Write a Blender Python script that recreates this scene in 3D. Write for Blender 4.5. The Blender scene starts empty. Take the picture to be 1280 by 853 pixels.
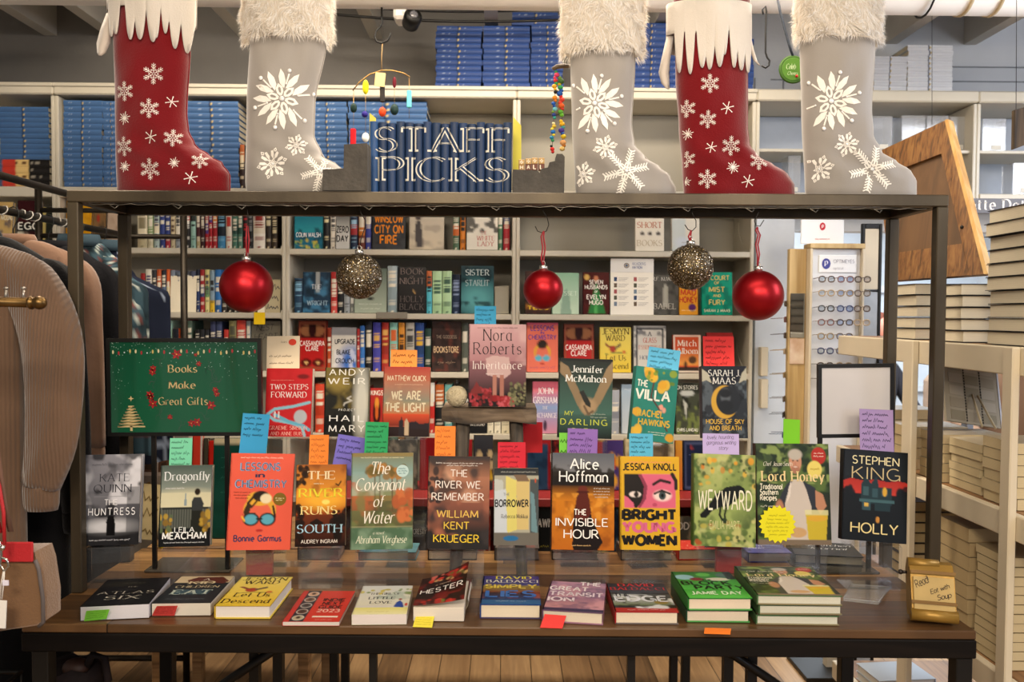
import bpy, math, random
import numpy as np
from mathutils import Matrix, Vector
D2R = math.pi / 180
SC = bpy.context.scene
COL = SC.collection
FPX = 1050.0
CZ = 1.516
# ---- camera
cam_d=bpy.data.cameras.new('camera');cam=bpy.data.objects.new('camera',cam_d);COL.objects.link(cam)
cam_d.sensor_width = 36; cam_d.lens = FPX / 1280 * 36; cam_d.clip_start = .05; cam_d.clip_end = 60
CR=(Matrix.Rotation(-math.atan(12/FPX),3,'Z')@Matrix.Rotation(math.pi/2-math.atan(34.5/FPX),3,'X')
   @ Matrix.Rotation(.35 * D2R, 3, 'Z'))
cam.matrix_world = Matrix.Translation((0, 0, CZ)) @ CR.to_4x4()
SC.camera = cam
cam_d.dof.use_dof = True; cam_d.dof.focus_distance = 2.3; cam_d.dof.aperture_fstop = 5.0
# ---- view
vs = SC.view_settings
SC.display_settings.display_device = 'sRGB'
vs.view_transform = 'Standard'; vs.look = 'None'; vs.gamma = 1; vs.use_curve_mapping = False
vs.exposure = 0.30
# ---- world and lamps
wd = bpy.data.worlds.new('shop_light'); SC.world = wd; wd.use_nodes = True
bg=wd.node_tree.nodes['Background'];bg.inputs[0].default_value=(1.0,.92,.84,1);bg.inputs[1].default_value=.17
def area(name, loc, target, sx, sy, power, col):
  l=bpy.data.lights.new(name,'AREA');l.shape='RECTANGLE';l.size=sx;l.size_y=sy;l.energy=power;l.color=col
  o = bpy.data.objects.new(name, l); COL.objects.link(o); o.location = loc
  o.rotation_euler = (Vector(target) - Vector(loc)).to_track_quat('-Z', 'Y').to_euler(); return o
WARM = (1, .86, .69)
area('ceiling_lamp_front', (-.5, -1.3, 2.95), (-.05, 2.6, 1.2), 1.0, .5, 62, WARM)
area('ceiling_lamp_side', (1.3, -1.6, 2.95), (.4, 2.6, 1.2), .8, .5, 42, (1, .84, .64))
area('shop_window_light', (2.6, -3.0, 2.1), (.3, 2.6, 1.2), 1.4, 1.6, 30, (.74, .82, 1))
area('upper_fill', (.2, -1.4, 2.2), (0, 3, 2.6), 1.6, .3, 9, (1, .9, .78))  # added fill that brightens the pipe and stockings, no fitting seen
area('ceiling_lamp_aisle', (-.3, 2.72, 2.95), (-.3, 3.3, .4), 3.0, .25, 78, WARM)
area('ceiling_lamp_table', (0, 1.35, 2.9), (0, 2.1, .75), 1.8, .3, 14, WARM)
area('daylight_room', (2.1, 5.6, 2.7), (2.0, 5.4, 0), 2.4, 1.6, 190, (.86, .93, 1))
area('display_fill', (3.3, 1.9, 2.6), (1.4, 3.5, 1.2), 1.0, 1.6, 60, (.86, .90, 1))  # cool fill added to brighten the eyewear display, no window there
# ---- colour and material helpers
def lin(h):
  if isinstance(h, (tuple, list, np.ndarray)): return tuple(h)[:3]
  h = h.lstrip('#')
  if len(h) == 3: h = ''.join(c * 2 for c in h)
  v = [int(h[i:i + 2], 16) / 255 for i in (0, 2, 4)]
  return tuple(x / 12.92 if x <= .04045 else ((x + .055) / 1.055) ** 2.4 for x in v)
_M = {}
def print_mat(rough=.5, spec=.4, bump=0, bscale=400, metallic=0, coat=0, sheen=0):
  """coloured by the colours printed on the mesh, with a trace of wear noise"""
  k = ('print', rough, spec, bump, bscale, metallic, coat, sheen)
  if k in _M: return _M[k]
  m=bpy.data.materials.new('printed_%02d'%len(_M));m.use_nodes=True;nt=m.node_tree;b=nt.nodes['Principled BSDF']
  a = nt.nodes.new('ShaderNodeAttribute'); a.attribute_name = 'Col'
  tc=nt.nodes.new('ShaderNodeTexCoord');n=nt.nodes.new('ShaderNodeTexNoise');n.inputs['Scale'].default_value=9;n.inputs['Detail'].default_value=4
  nt.links.new(tc.outputs['Object'], n.inputs['Vector'])
  mr=nt.nodes.new('ShaderNodeMapRange');mr.inputs[3].default_value=.90;mr.inputs[4].default_value=1.08
  nt.links.new(n.outputs['Fac'], mr.inputs[0])
  mx = nt.nodes.new('ShaderNodeVectorMath'); mx.operation = 'MULTIPLY'
  nt.links.new(a.outputs['Color'],mx.inputs[0]);nt.links.new(mr.outputs[0],mx.inputs[1]);nt.links.new(mx.outputs[0],b.inputs['Base Color'])
  b.inputs['Roughness'].default_value=rough;b.inputs['Specular IOR Level'].default_value=spec;b.inputs['Metallic'].default_value=metallic
  b.inputs['Coat Weight'].default_value=coat;b.inputs['Coat Roughness'].default_value=.15;b.inputs['Sheen Weight'].default_value=sheen
  if bump:
    n2=nt.nodes.new('ShaderNodeTexNoise');n2.inputs['Scale'].default_value=bscale;nt.links.new(tc.outputs['Object'],n2.inputs['Vector'])
    bp=nt.nodes.new('ShaderNodeBump');bp.inputs['Strength'].default_value=bump;bp.inputs['Distance'].default_value=.002
    nt.links.new(n2.outputs['Fac'],bp.inputs['Height']);nt.links.new(bp.outputs[0],b.inputs['Normal'])
  _M[k] = m; return m
def mat(name,col,rough=.5,metallic=0,spec=.5,bump=0,bscale=60,var=.12,nscale=12,stretch=(1,1,1),col2=None,wave=None,sheen=0,coat=0):
  if name in _M: return _M[name]
  m=bpy.data.materials.new(name);m.use_nodes=True;nt=m.node_tree;b=nt.nodes['Principled BSDF'];L=nt.links
  tc=nt.nodes.new('ShaderNodeTexCoord');mp=nt.nodes.new('ShaderNodeMapping');mp.inputs['Scale'].default_value=stretch
  L.new(tc.outputs['Object'], mp.inputs['Vector'])
  n=nt.nodes.new('ShaderNodeTexNoise');n.inputs['Scale'].default_value=nscale;n.inputs['Detail'].default_value=6
  L.new(mp.outputs[0], n.inputs['Vector'])
  c = lin(col); c2 = lin(col2) if col2 else tuple(x * (1 - var * 2) for x in c)
  cr=nt.nodes.new('ShaderNodeValToRGB');cr.color_ramp.elements[0].position=.3;cr.color_ramp.elements[1].position=.7
  cr.color_ramp.elements[0].color = (*c2, 1); cr.color_ramp.elements[1].color = (*c, 1)
  L.new(n.outputs['Fac'], cr.inputs[0]); L.new(cr.outputs[0], b.inputs['Base Color'])
  b.inputs['Roughness'].default_value=rough;b.inputs['Metallic'].default_value=metallic;b.inputs['Specular IOR Level'].default_value=spec
  b.inputs['Sheen Weight'].default_value = sheen; b.inputs['Coat Weight'].default_value = coat
  if bump or wave:
    src = n.outputs['Fac']
    if wave:
      wv=nt.nodes.new('ShaderNodeTexWave');wv.bands_direction=wave[0];wv.inputs['Scale'].default_value=wave[1];wv.inputs['Distortion'].default_value=wave[2]
      L.new(tc.outputs['Object'], wv.inputs['Vector']); src = wv.outputs['Fac']
    elif bscale:
      n2=nt.nodes.new('ShaderNodeTexNoise');n2.inputs['Scale'].default_value=bscale;n2.inputs['Detail'].default_value=3
      L.new(tc.outputs['Object'], n2.inputs['Vector']); src = n2.outputs['Fac']
    bp=nt.nodes.new('ShaderNodeBump');bp.inputs['Strength'].default_value=bump or .4;bp.inputs['Distance'].default_value=.004
    L.new(src, bp.inputs['Height']); L.new(bp.outputs[0], b.inputs['Normal'])
  _M[name] = m; return m
def wood_mat(name, dark, mid, light, along='X', scale=1.0, rough=.45, coat=.0):
  """grain stretched along one axis plus board colours"""
  if name in _M: return _M[name]
  m=bpy.data.materials.new(name);m.use_nodes=True;nt=m.node_tree;b=nt.nodes['Principled BSDF'];L=nt.links
  tc = nt.nodes.new('ShaderNodeTexCoord'); mp = nt.nodes.new('ShaderNodeMapping')
  s={'X':(1.2,14,14),'Y':(14,1.2,14),'Z':(14,14,1.2)}[along];mp.inputs['Scale'].default_value=tuple(v*scale for v in s)
  L.new(tc.outputs['Object'], mp.inputs['Vector'])
  n=nt.nodes.new('ShaderNodeTexNoise');n.inputs['Scale'].default_value=2.2;n.inputs['Detail'].default_value=8;n.inputs['Distortion'].default_value=.8
  L.new(mp.outputs[0], n.inputs['Vector'])
  cr=nt.nodes.new('ShaderNodeValToRGB');e=cr.color_ramp.elements;e[0].position=.32;e[1].position=.72
  e[0].color=(*lin(dark),1);e[1].color=(*lin(light),1);q=e.new(.5);q.color=(*lin(mid),1)
  L.new(n.outputs['Fac'], cr.inputs[0]); L.new(cr.outputs[0], b.inputs['Base Color'])
  b.inputs['Roughness'].default_value = rough; b.inputs['Coat Weight'].default_value = coat
  bp=nt.nodes.new('ShaderNodeBump');bp.inputs['Strength'].default_value=.15;bp.inputs['Distance'].default_value=.003
  L.new(n.outputs['Fac'], bp.inputs['Height']); L.new(bp.outputs[0], b.inputs['Normal'])
  _M[name] = m; return m
def plank_mat(name, cols, length, width, along_y=True, rough=.4, shift=.37):
  """wooden boards: brick texture for the boards, stretched noise for the grain"""
  if name in _M: return _M[name]
  m=bpy.data.materials.new(name);m.use_nodes=True;nt=m.node_tree;b=nt.nodes['Principled BSDF'];L=nt.links
  tc = nt.nodes.new('ShaderNodeTexCoord'); mp = nt.nodes.new('ShaderNodeMapping')
  if along_y: mp.inputs['Rotation'].default_value = (0, 0, math.pi / 2)
  L.new(tc.outputs['Object'], mp.inputs['Vector'])
  br=nt.nodes.new('ShaderNodeTexBrick');br.offset=shift;br.inputs['Scale'].default_value=1;br.inputs['Brick Width'].default_value=length
  br.inputs['Row Height'].default_value=width;br.inputs['Mortar Size'].default_value=.0018;br.inputs['Bias'].default_value=0
  br.inputs['Color1'].default_value=(0,0,0,1);br.inputs['Color2'].default_value=(1,1,1,1);br.inputs['Mortar'].default_value=(.5,.5,.5,1)
  L.new(mp.outputs[0], br.inputs['Vector'])
  m2 = nt.nodes.new('ShaderNodeMapping'); m2.inputs['Scale'].default_value = (1.3, 16, 1)
  L.new(mp.outputs[0], m2.inputs['Vector'])
  ad=nt.nodes.new('ShaderNodeVectorMath');ad.operation='MULTIPLY_ADD';ad.inputs[1].default_value=(7,7,7)
  L.new(br.outputs['Color'], ad.inputs[0]); L.new(m2.outputs[0], ad.inputs[2])
  n=nt.nodes.new('ShaderNodeTexNoise');n.inputs['Scale'].default_value=2.0;n.inputs['Detail'].default_value=8;n.inputs['Distortion'].default_value=1.0
  L.new(ad.outputs[0], n.inputs['Vector'])
  mx = nt.nodes.new('ShaderNodeMix'); mx.data_type = 'FLOAT'; mx.inputs[0].default_value = .42
  L.new(n.outputs['Fac'], mx.inputs[2]); L.new(br.outputs['Color'], mx.inputs[3])
  cr=nt.nodes.new('ShaderNodeValToRGB');e=cr.color_ramp.elements;e[0].position=.22;e[1].position=.8
  e[0].color=(*lin(cols[0]),1);e[1].color=(*lin(cols[2]),1);q=e.new(.5);q.color=(*lin(cols[1]),1)
  L.new(mx.outputs[0], cr.inputs[0])
  dk=nt.nodes.new('ShaderNodeMix');dk.data_type='RGBA';dk.inputs[7].default_value=(*[x*.3 for x in lin(cols[0])],1)
  L.new(br.outputs['Fac'],dk.inputs[0]);L.new(cr.outputs[0],dk.inputs[6]);L.new(dk.outputs[2],b.inputs['Base Color'])
  b.inputs['Roughness'].default_value = rough
  bp=nt.nodes.new('ShaderNodeBump');bp.inputs['Strength'].default_value=.12;bp.inputs['Distance'].default_value=.003
  L.new(n.outputs['Fac'], bp.inputs['Height']); L.new(bp.outputs[0], b.inputs['Normal'])
  _M[name] = m; return m
def clear_mat(name, tint=(1, 1, 1), gloss=.07, alpha=.012, rough=.02):
  """clear sheet: mostly see-through with a weak mirror and a faint body"""
  if name in _M: return _M[name]
  m=bpy.data.materials.new(name);m.use_nodes=True;nt=m.node_tree;nt.nodes.clear();L=nt.links
  o=nt.nodes.new('ShaderNodeOutputMaterial');t=nt.nodes.new('ShaderNodeBsdfTransparent');t.inputs[0].default_value=(*tint,1)
  g = nt.nodes.new('ShaderNodeBsdfGlossy'); g.inputs['Roughness'].default_value = rough
  d = nt.nodes.new('ShaderNodeBsdfDiffuse'); d.inputs[0].default_value = (.8, .82, .84, 1)
  lw = nt.nodes.new('ShaderNodeLayerWeight'); lw.inputs[0].default_value = .25
  mr=nt.nodes.new('ShaderNodeMapRange');mr.inputs[3].default_value=gloss*.4;mr.inputs[4].default_value=min(1,gloss*4)
  L.new(lw.outputs['Fresnel'], mr.inputs[0])
  m1=nt.nodes.new('ShaderNodeMixShader');m1.inputs[0].default_value=alpha;L.new(t.outputs[0],m1.inputs[1]);L.new(d.outputs[0],m1.inputs[2])
  m2=nt.nodes.new('ShaderNodeMixShader');L.new(mr.outputs[0],m2.inputs[0]);L.new(m1.outputs[0],m2.inputs[1]);L.new(g.outputs[0],m2.inputs[2])
  L.new(m2.outputs[0], o.inputs[0]); _M[name] = m; return m
PRINT=print_mat(.45,.25);PRINT_GLOSS=print_mat(.34,.12);PAPER=print_mat(.8,.2);CLOTH=print_mat(.9,.15,.35,700,0,0,.3)
# ---- pixel to place
def ray(px, py):
  return CR @ Vector(((px - 640) / FPX, -(py - 426.5) / FPX, -1))
def at(px, py, Y):
  d = ray(px, py); k = Y / d.y; return Vector((d.x * k, Y, CZ + d.z * k))
def onz(px, py, z):
  d = ray(px, py); k = (z - CZ) / d.z; return Vector((d.x * k, d.y * k, z))
# ---- mesh builder
class MB:
  def __init__(s):s.v=[];s.f=[];s.c=[];s.m=[];s.s=[];s.mats=[];s.cur=None;s.col=(.5,.5,.5);s.sm=False
  def mat(s, m):
    if m not in s.mats: s.mats.append(m)
    s.cur = s.mats.index(m); return s
  def color(s, h): s.col = lin(h); return s
  def face(s, idx, col=None, smooth=None):
    s.f.append(tuple(idx));s.c.append(col if col is not None else s.col);s.m.append(s.cur or 0);s.s.append(s.sm if smooth is None else smooth)
  def poly(s, pts, col=None):
    b=len(s.v);s.v+=[tuple(p) for p in pts];s.face(range(b,b+len(pts)),lin(col) if col is not None else None)
  def box(s, x0, x1, y0, y1, z0, z1, col=None, M=None, bev=0):
    if bev:
      return s.rbox(x0, x1, y0, y1, z0, z1, bev, col, M)
    P = [Vector((x, y, z)) for z in (z0, z1) for y in (y0, y1) for x in (x0, x1)]
    if M is not None: P = [M @ p for p in P]
    b = len(s.v); s.v += [tuple(p) for p in P]; c = lin(col) if col is not None else None
    for q in ((0,2,3,1),(4,5,7,6),(0,1,5,4),(2,6,7,3),(0,4,6,2),(1,3,7,5)):s.face([b+i for i in q],c,False)
    return s
  def rbox(s, x0, x1, y0, y1, z0, z1, r, col=None, M=None):
    """box with chamfered edges"""
    r=min(r,(x1-x0)*.45,(y1-y0)*.45,(z1-z0)*.45);c=lin(col) if col is not None else None
    X=(x0,x0+r,x1-r,x1);Yy=(y0,y0+r,y1-r,y1);Z=(z0,z0+r,z1-r,z1);ix={}
    def V(i, j, k):
      if (i, j, k) not in ix:
        p=Vector((X[i],Yy[j],Z[k]));p=M@p if M is not None else p;ix[i,j,k]=len(s.v);s.v.append(tuple(p))
      return ix[i, j, k]
    F = lambda *q: s.face([V(*p) for p in q], c, False)
    F((1, 1, 0), (1, 2, 0), (2, 2, 0), (2, 1, 0)); F((1, 1, 3), (2, 1, 3), (2, 2, 3), (1, 2, 3))
    F((1, 0, 1), (2, 0, 1), (2, 0, 2), (1, 0, 2)); F((1, 3, 1), (1, 3, 2), (2, 3, 2), (2, 3, 1))
    F((0, 1, 1), (0, 1, 2), (0, 2, 2), (0, 2, 1)); F((3, 1, 1), (3, 2, 1), (3, 2, 2), (3, 1, 2))
    for a, A in ((1, 0), (2, 3)):
      for bq, B in ((1, 0), (2, 3)):
        fl = (A == 0) ^ (B == 0)
        def E(*q): s.face([V(*p) for p in (q if not fl else q[::-1])], c, False)
        E((1, A, bq), (2, A, bq), (2, a, B), (1, a, B)) if True else 0
        E((a, 1, B), (a, 2, B), (A, 2, bq), (A, 1, bq))
        E((A, bq, 1), (A, bq, 2), (a, B, 2), (a, B, 1))
        for cq,Cc in ((1,0),(2,3)):s.face([V(A,bq,cq),V(a,B,cq),V(a,bq,Cc)],c,False)
    return s
  def tube(s, pts, r, n=8, col=None, closed=False, cap=True):
    pts=[Vector(p) for p in pts];R=r if isinstance(r,(list,tuple)) else [r]*len(pts);c=lin(col) if col is not None else None
    rings = []; up = None
    for i, p in enumerate(pts):
      if closed: d = (pts[(i + 1) % len(pts)] - pts[i - 1])
      else: d = pts[min(i + 1, len(pts) - 1)] - pts[max(i - 1, 0)]
      d = d.normalized() if d.length > 1e-9 else Vector((0, 0, 1))
      if up is None: up = Vector((0, 0, 1)) if abs(d.z) < .9 else Vector((0, 1, 0))
      a = d.cross(up); a = a.normalized() if a.length > 1e-6 else d.orthogonal().normalized()
      bb = a.cross(d).normalized(); up = bb
      b0 = len(s.v); rings.append(b0)
      for k in range(n):
        t=2*math.pi*k/n;s.v.append(tuple(p+a*(math.cos(t)*R[i])+bb*(math.sin(t)*R[i])))
    m = len(rings)
    for i in range(m if closed else m - 1):
      a, b = rings[i], rings[(i + 1) % m]
      for k in range(n): s.face((a + k, a + (k + 1) % n, b + (k + 1) % n, b + k), c, True)
    if cap and not closed:
      s.face([rings[0]+k for k in range(n)][::-1],c,False);s.face([rings[-1]+k for k in range(n)],c,False)
    return s
  def loft(s, rings, col=None, cap0=True, cap1=True, smooth=True, closed=True, cols=None):
    n = len(rings[0]); c = lin(col) if col is not None else None; base = len(s.v)
    for r in rings: s.v += [tuple(p) for p in r]
    for i in range(len(rings) - 1):
      for k in range(n if closed else n - 1):
        k2=(k+1)%n;s.face((base+i*n+k,base+i*n+k2,base+(i+1)*n+k2,base+(i+1)*n+k),cols[i] if cols else c,smooth)
    if cap0: s.face([base + k for k in range(n)][::-1], c, False)
    if cap1: s.face([base + (len(rings) - 1) * n + k for k in range(n)], c, False)
    return s
  def lathe(s, prof, n=24, col=None, M=None, cols=None):
    rings = []
    for r, z in prof:
      ring=[Vector((r*math.cos(2*math.pi*k/n),r*math.sin(2*math.pi*k/n),z)) for k in range(n)]
      rings.append([M @ p for p in ring] if M is not None else ring)
    return s.loft(rings, col, True, True, True, True, cols)
  def sphere(s, c, r, n=20, m=12, col=None, sq=(1, 1, 1)):
    c = Vector(c); rings = []
    for i in range(m + 1):
      a = -math.pi / 2 + math.pi * i / m; rr = max(math.cos(a), 1e-3)
      rings.append([c+Vector((r*sq[0]*rr*math.cos(2*math.pi*k/n),r*sq[1]*rr*math.sin(2*math.pi*k/n),r*sq[2]*math.sin(a))) for k in range(n)])
    return s.loft(rings, col)
  def prism(s, pts2, d0, d1, plane='XZ', col=None, M=None):
    """polygon in a plane given a thickness"""
    mk={'XZ':lambda p,d:Vector((p[0],d,p[1])),'XY':lambda p,d:Vector((p[0],p[1],d)),'YZ':lambda p,d:Vector((d,p[0],p[1]))}[plane]
    A = [mk(p, d0) for p in pts2]; B = [mk(p, d1) for p in pts2]
    if M is not None: A = [M @ p for p in A]; B = [M @ p for p in B]
    return s.loft([A, B], col, True, True, False)
  def grid(s, fn, nu, nv, colfn=None, smooth=True):
    """fn(u, v) -> point, colours per corner from colfn(u, v)"""
    b = len(s.v); cc = {}
    for j in range(nv + 1):
      for i in range(nu + 1):
        u, v = i / nu, j / nv; s.v.append(tuple(fn(u, v)))
        if colfn: cc[i, j] = colfn(u, v)
    for j in range(nv):
      for i in range(nu):
        q = [(i, j), (i, j + 1), (i + 1, j + 1), (i + 1, j)]
        s.face([b+y*(nu+1)+x for x,y in q],[cc[t] for t in q] if colfn else None,smooth)
    return s
  def build(s, name, parent=None, loc=None, rot=None, m=None):
    me=bpy.data.meshes.new(name);me.from_pydata(s.v,[],s.f);me.validate(clean_customdata=False) if False else None
    for x in (s.mats or [m or PRINT]): me.materials.append(x)
    if len(s.mats) > 1: me.polygons.foreach_set('material_index', s.m)
    me.polygons.foreach_set('use_smooth', s.s)
    ca = me.color_attributes.new('Col', 'FLOAT_COLOR', 'CORNER'); out = []
    for f, c in zip(s.f, s.c):
      if isinstance(c, list):
        for q in c: out += [q[0], q[1], q[2], 1]
      else: out += [c[0], c[1], c[2], 1] * len(f)
    ca.data.foreach_set('color', out); me.update()
    o = bpy.data.objects.new(name, me); COL.objects.link(o)
    if parent is not None: o.parent = parent
    if loc is not None: o.location = loc
    if rot is not None: o.rotation_euler = rot
    return o
def tag(o, label, cat, group=None, kind=None):
  o['label'] = label; o['category'] = cat
  if group: o['group'] = group
  if kind: o['kind'] = kind
  return o
def struct(o): o['kind'] = 'structure'; return o
def thing(name, label, cat, loc=(0, 0, 0), rot=(0, 0, 0), group=None):
  o=bpy.data.objects.new(name,None);o.empty_display_size=.05;COL.objects.link(o);o.location=loc;o.rotation_euler=rot
  return tag(o, label, cat, group)
def arc(cx, cy, rx, ry, a0, a1, n=10):
  return [(cx+rx*math.cos((a0+(a1-a0)*i/n)*D2R),cy+ry*math.sin((a0+(a1-a0)*i/n)*D2R)) for i in range(n+1)]
ORD='first second third fourth fifth sixth seventh eighth ninth tenth eleventh twelfth thirteenth fourteenth fifteenth sixteenth seventeenth eighteenth nineteenth twentieth'.split()
def ordn(i): return ORD[i] if i < 20 else 'twenty-' + ORD[i - 20]
# ---- lettering drawn with a pen: strokes on a cap height of 1
def _g():
  G = {}
  X = .64
  def A(*a): return arc(*a)
  G['A'] = (.74, [[(0, 0), (.37, 1)], [(.37, 1), (.74, 0)], [(.14, .36), (.60, .36)]])
  G['B']=(.6,[[(0,0),(0,1)],[(0,1),(.28,1)]+A(.28,.76,.24,.24,90,-90)+[(0,.52)],[(.28,.52)]+A(.3,.26,.28,.26,90,-90)+[(0,0)]])
  G['C'] = (.72, [A(.40, .5, .40, .5, 48, 312, 22)])
  G['D']=(.7,[[(0,0),(0,1)],[(0,1),(.25,1)]+A(.25,.5,.43,.5,90,-90,16)+[(0,0)]])
  G['E']=(.54,[[(0,0),(0,1)],[(0,1),(.52,1)],[(0,.52),(.44,.52)],[(0,0),(.54,0)]])
  G['F'] = (.52, [[(0, 0), (0, 1)], [(0, 1), (.52, 1)], [(0, .52), (.42, .52)]])
  G['G']=(.76,[A(.40,.5,.40,.5,48,325,22),[(.74,.0),(.74,.44)],[(.74,.44),(.46,.44)]])
  G['H'] = (.68, [[(0, 0), (0, 1)], [(.68, 0), (.68, 1)], [(0, .52), (.68, .52)]])
  G['I'] = (.02, [[(.01, 0), (.01, 1)]])
  G['J'] = (.36, [[(.36, 1), (.36, .2)] + A(.16, .2, .2, .22, 0, -140, 8)])
  G['K'] = (.64, [[(0, 0), (0, 1)], [(.02, .42), (.58, 1)], [(.2, .58), (.64, 0)]])
  G['L'] = (.5, [[(0, 0), (0, 1)], [(0, 0), (.5, 0)]])
  G['M']=(.84,[[(0,0),(.06,1)],[(.06,1),(.42,.1)],[(.42,.1),(.78,1)],[(.78,1),(.84,0)]])
  G['N'] = (.7, [[(0, 0), (0, 1)], [(0, 1), (.7, 0)], [(.7, 0), (.7, 1)]])
  G['O'] = (.82, [A(.41, .5, .41, .5, 90, 450, 28)])
  G['P']=(.56,[[(0,0),(0,1)],[(0,1),(.27,1)]+A(.27,.73,.28,.27,90,-90)+[(0,.46)]])
  G['Q'] = (.82, [A(.41, .5, .41, .5, 90, 450, 28), [(.45, .25), (.85, -.12)]])
  G['R']=(.62,[[(0,0),(0,1)],[(0,1),(.26,1)]+A(.26,.74,.27,.26,90,-90)+[(0,.48)],[(.26,.48),(.62,0)]])
  G['S'] = (.54, [A(.27, .75, .24, .25, 35, 270, 14)[:-1] + A(.27, .26, .27, .26, 90, -150, 16)])
  G['T'] = (.66, [[(.33, 0), (.33, 1)], [(0, 1), (.66, 1)]])
  G['U'] = (.66, [[(0, 1), (0, .3)] + A(.33, .3, .33, .3, 180, 360, 14) + [(.66, 1)]])
  G['V'] = (.7, [[(0, 1), (.35, 0)], [(.35, 0), (.7, 1)]])
  G['W']=(1.0,[[(0,1),(.25,0)],[(.25,0),(.5,.95)],[(.5,.95),(.75,0)],[(.75,0),(1,1)]])
  G['X'] = (.66, [[(0, 1), (.66, 0)], [(0, 0), (.66, 1)]])
  G['Y'] = (.66, [[(0, 1), (.33, .48)], [(.66, 1), (.33, .48)], [(.33, .48), (.33, 0)]])
  G['Z'] = (.6, [[(0, 1), (.6, 1)], [(.6, 1), (0, 0)], [(0, 0), (.6, 0)]])
  x = .66
  G['a'] = (.46, [A(.22, x / 2, .22, x / 2, 60, 300, 14), [(.44, x), (.44, 0)]])
  G['b'] = (.48, [[(0, 1.02), (0, 0)], A(.24, x / 2, .24, x / 2, -125, 125, 14)])
  G['c'] = (.42, [A(.24, x / 2, .24, x / 2, 50, 310, 14)])
  G['d'] = (.48, [A(.24, x / 2, .24, x / 2, 55, 305, 14), [(.47, 1.02), (.47, 0)]])
  G['e'] = (.46, [[(.02, x * .52), (.46, x * .52)] + A(.24, x / 2, .23, x / 2, 2, 310, 18)])
  G['f'] = (.3, [A(.28, .84, .16, .17, 70, 180, 8) + [(.12, 0)], [(0, x), (.3, x)]])
  G['g']=(.48,[A(.24,x/2,.24,x/2,55,305,14),[(.47,x),(.47,-.1)]+A(.24,-.08,.23,.2,0,-140,10)])
  G['h']=(.44,[[(0,1.02),(0,0)],[(0,.4)]+A(.22,.43,.22,x-.43,180,0,10)+[(.44,0)]])
  G['i'] = (.02, [[(.01, x), (.01, 0)], [(.0, .86), (.02, .90)]])
  G['j']=(.14,[[(.13,x),(.13,-.08)]+A(-.02,-.08,.15,.2,0,-110,6),[(.12,.86),(.14,.90)]])
  G['k'] = (.44, [[(0, 1.02), (0, 0)], [(.02, .26), (.4, x)], [(.14, .38), (.44, 0)]])
  G['l'] = (.02, [[(.01, 1.02), (.01, 0)]])
  G['m']=(.76,[[(0,x),(0,0)],[(0,.4)]+A(.19,.43,.19,x-.43,180,0,8)+[(.38,0)],[(.38,.4)]+A(.57,.43,.19,x-.43,180,0,8)+[(.76,0)]])
  G['n']=(.44,[[(0,x),(0,0)],[(0,.4)]+A(.22,.43,.22,x-.43,180,0,10)+[(.44,0)]])
  G['o'] = (.5, [A(.25, x / 2, .25, x / 2, 90, 450, 20)])
  G['p'] = (.48, [[(0, x), (0, -.32)], A(.24, x / 2, .24, x / 2, -125, 125, 14)])
  G['q'] = (.48, [A(.24, x / 2, .24, x / 2, 55, 305, 14), [(.47, x), (.47, -.32)]])
  G['r'] = (.28, [[(0, x), (0, 0)], [(0, .38)] + A(.24, .4, .24, x - .4, 170, 70, 8)])
  G['s']=(.36,[A(.18,.49,.16,.17,40,270,10)[:-1]+A(.18,.165,.18,.165,90,-145,10)])
  G['t'] = (.3, [[(.12, .9), (.12, .14)] + A(.25, .14, .13, .14, 180, 290, 6), [(0, x), (.3, x)]])
  G['u'] = (.44, [[(0, x), (0, .24)] + A(.22, .23, .22, .23, 180, 360, 10), [(.44, x), (.44, 0)]])
  G['v'] = (.44, [[(0, x), (.22, 0)], [(.22, 0), (.44, x)]])
  G['w']=(.68,[[(0,x),(.17,0)],[(.17,0),(.34,.6)],[(.34,.6),(.51,0)],[(.51,0),(.68,x)]])
  G['x'] = (.42, [[(0, x), (.42, 0)], [(0, 0), (.42, x)]])
  G['y'] = (.46, [[(0, x), (.23, 0)], [(.46, x), (.23, 0), (.1, -.28)]])
  G['z'] = (.4, [[(0, x), (.4, x)], [(.4, x), (0, 0)], [(0, 0), (.4, 0)]])
  G['1'] = (.3, [[(0, .8), (.2, 1), (.2, 0)]]); G['0'] = (.56, [A(.28, .5, .28, .5, 90, 450, 24)])
  G['2'] = (.52, [A(.26, .74, .25, .26, 160, -30, 12) + [(0, 0)], [(0, 0), (.54, 0)]])
  G['3'] = (.5, [A(.24, .75, .22, .25, 150, -90, 12), A(.24, .26, .26, .26, 90, -150, 12)])
  G['4']=(.56,[[(.42,0),(.42,1),(0,.3),(.56,.3)]]);G['5']=(.5,[[(.46,1),(.06,1),(.04,.56)]+A(.22,.3,.27,.3,120,-150,14)])
  G['6']=(.5,[A(.36,.5,.36,.5,70,180,8)+A(.25,.28,.25,.28,180,540,18)]);G['7']=(.5,[[(0,1),(.5,1),(.16,0)]])
  G['8']=(.5,[A(.25,.76,.21,.24,90,450,18),A(.25,.26,.25,.26,90,450,18)]);G['9']=(.5,[A(.25,.72,.25,.28,0,360,18)+[(.46,.4),(.3,0)]])
  G['.']=(.02,[[(0,0),(.02,.04)]]);G[',']=(.04,[[(.04,.04),(0,-.14)]]);G["'"]=(.02,[[(.02,1),(0,.8)]]);G['-']=(.3,[[(0,.36),(.3,.36)]])
  G['!']=(.02,[[(.01,1),(.01,.3)],[(.0,0),(.02,.04)]]);G['&']=(.66,[[(.64,0),(.14,.66)]+A(.28,.8,.15,.2,200,-60,10)+[(.1,.4)]+A(.26,.23,.25,.23,150,330,10)+[(.62,.48)]])
  G['?']=(.44,[A(.22,.76,.22,.24,170,-60,12)+[(.22,.42),(.22,.28)],[(.21,0),(.23,.04)]])
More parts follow.
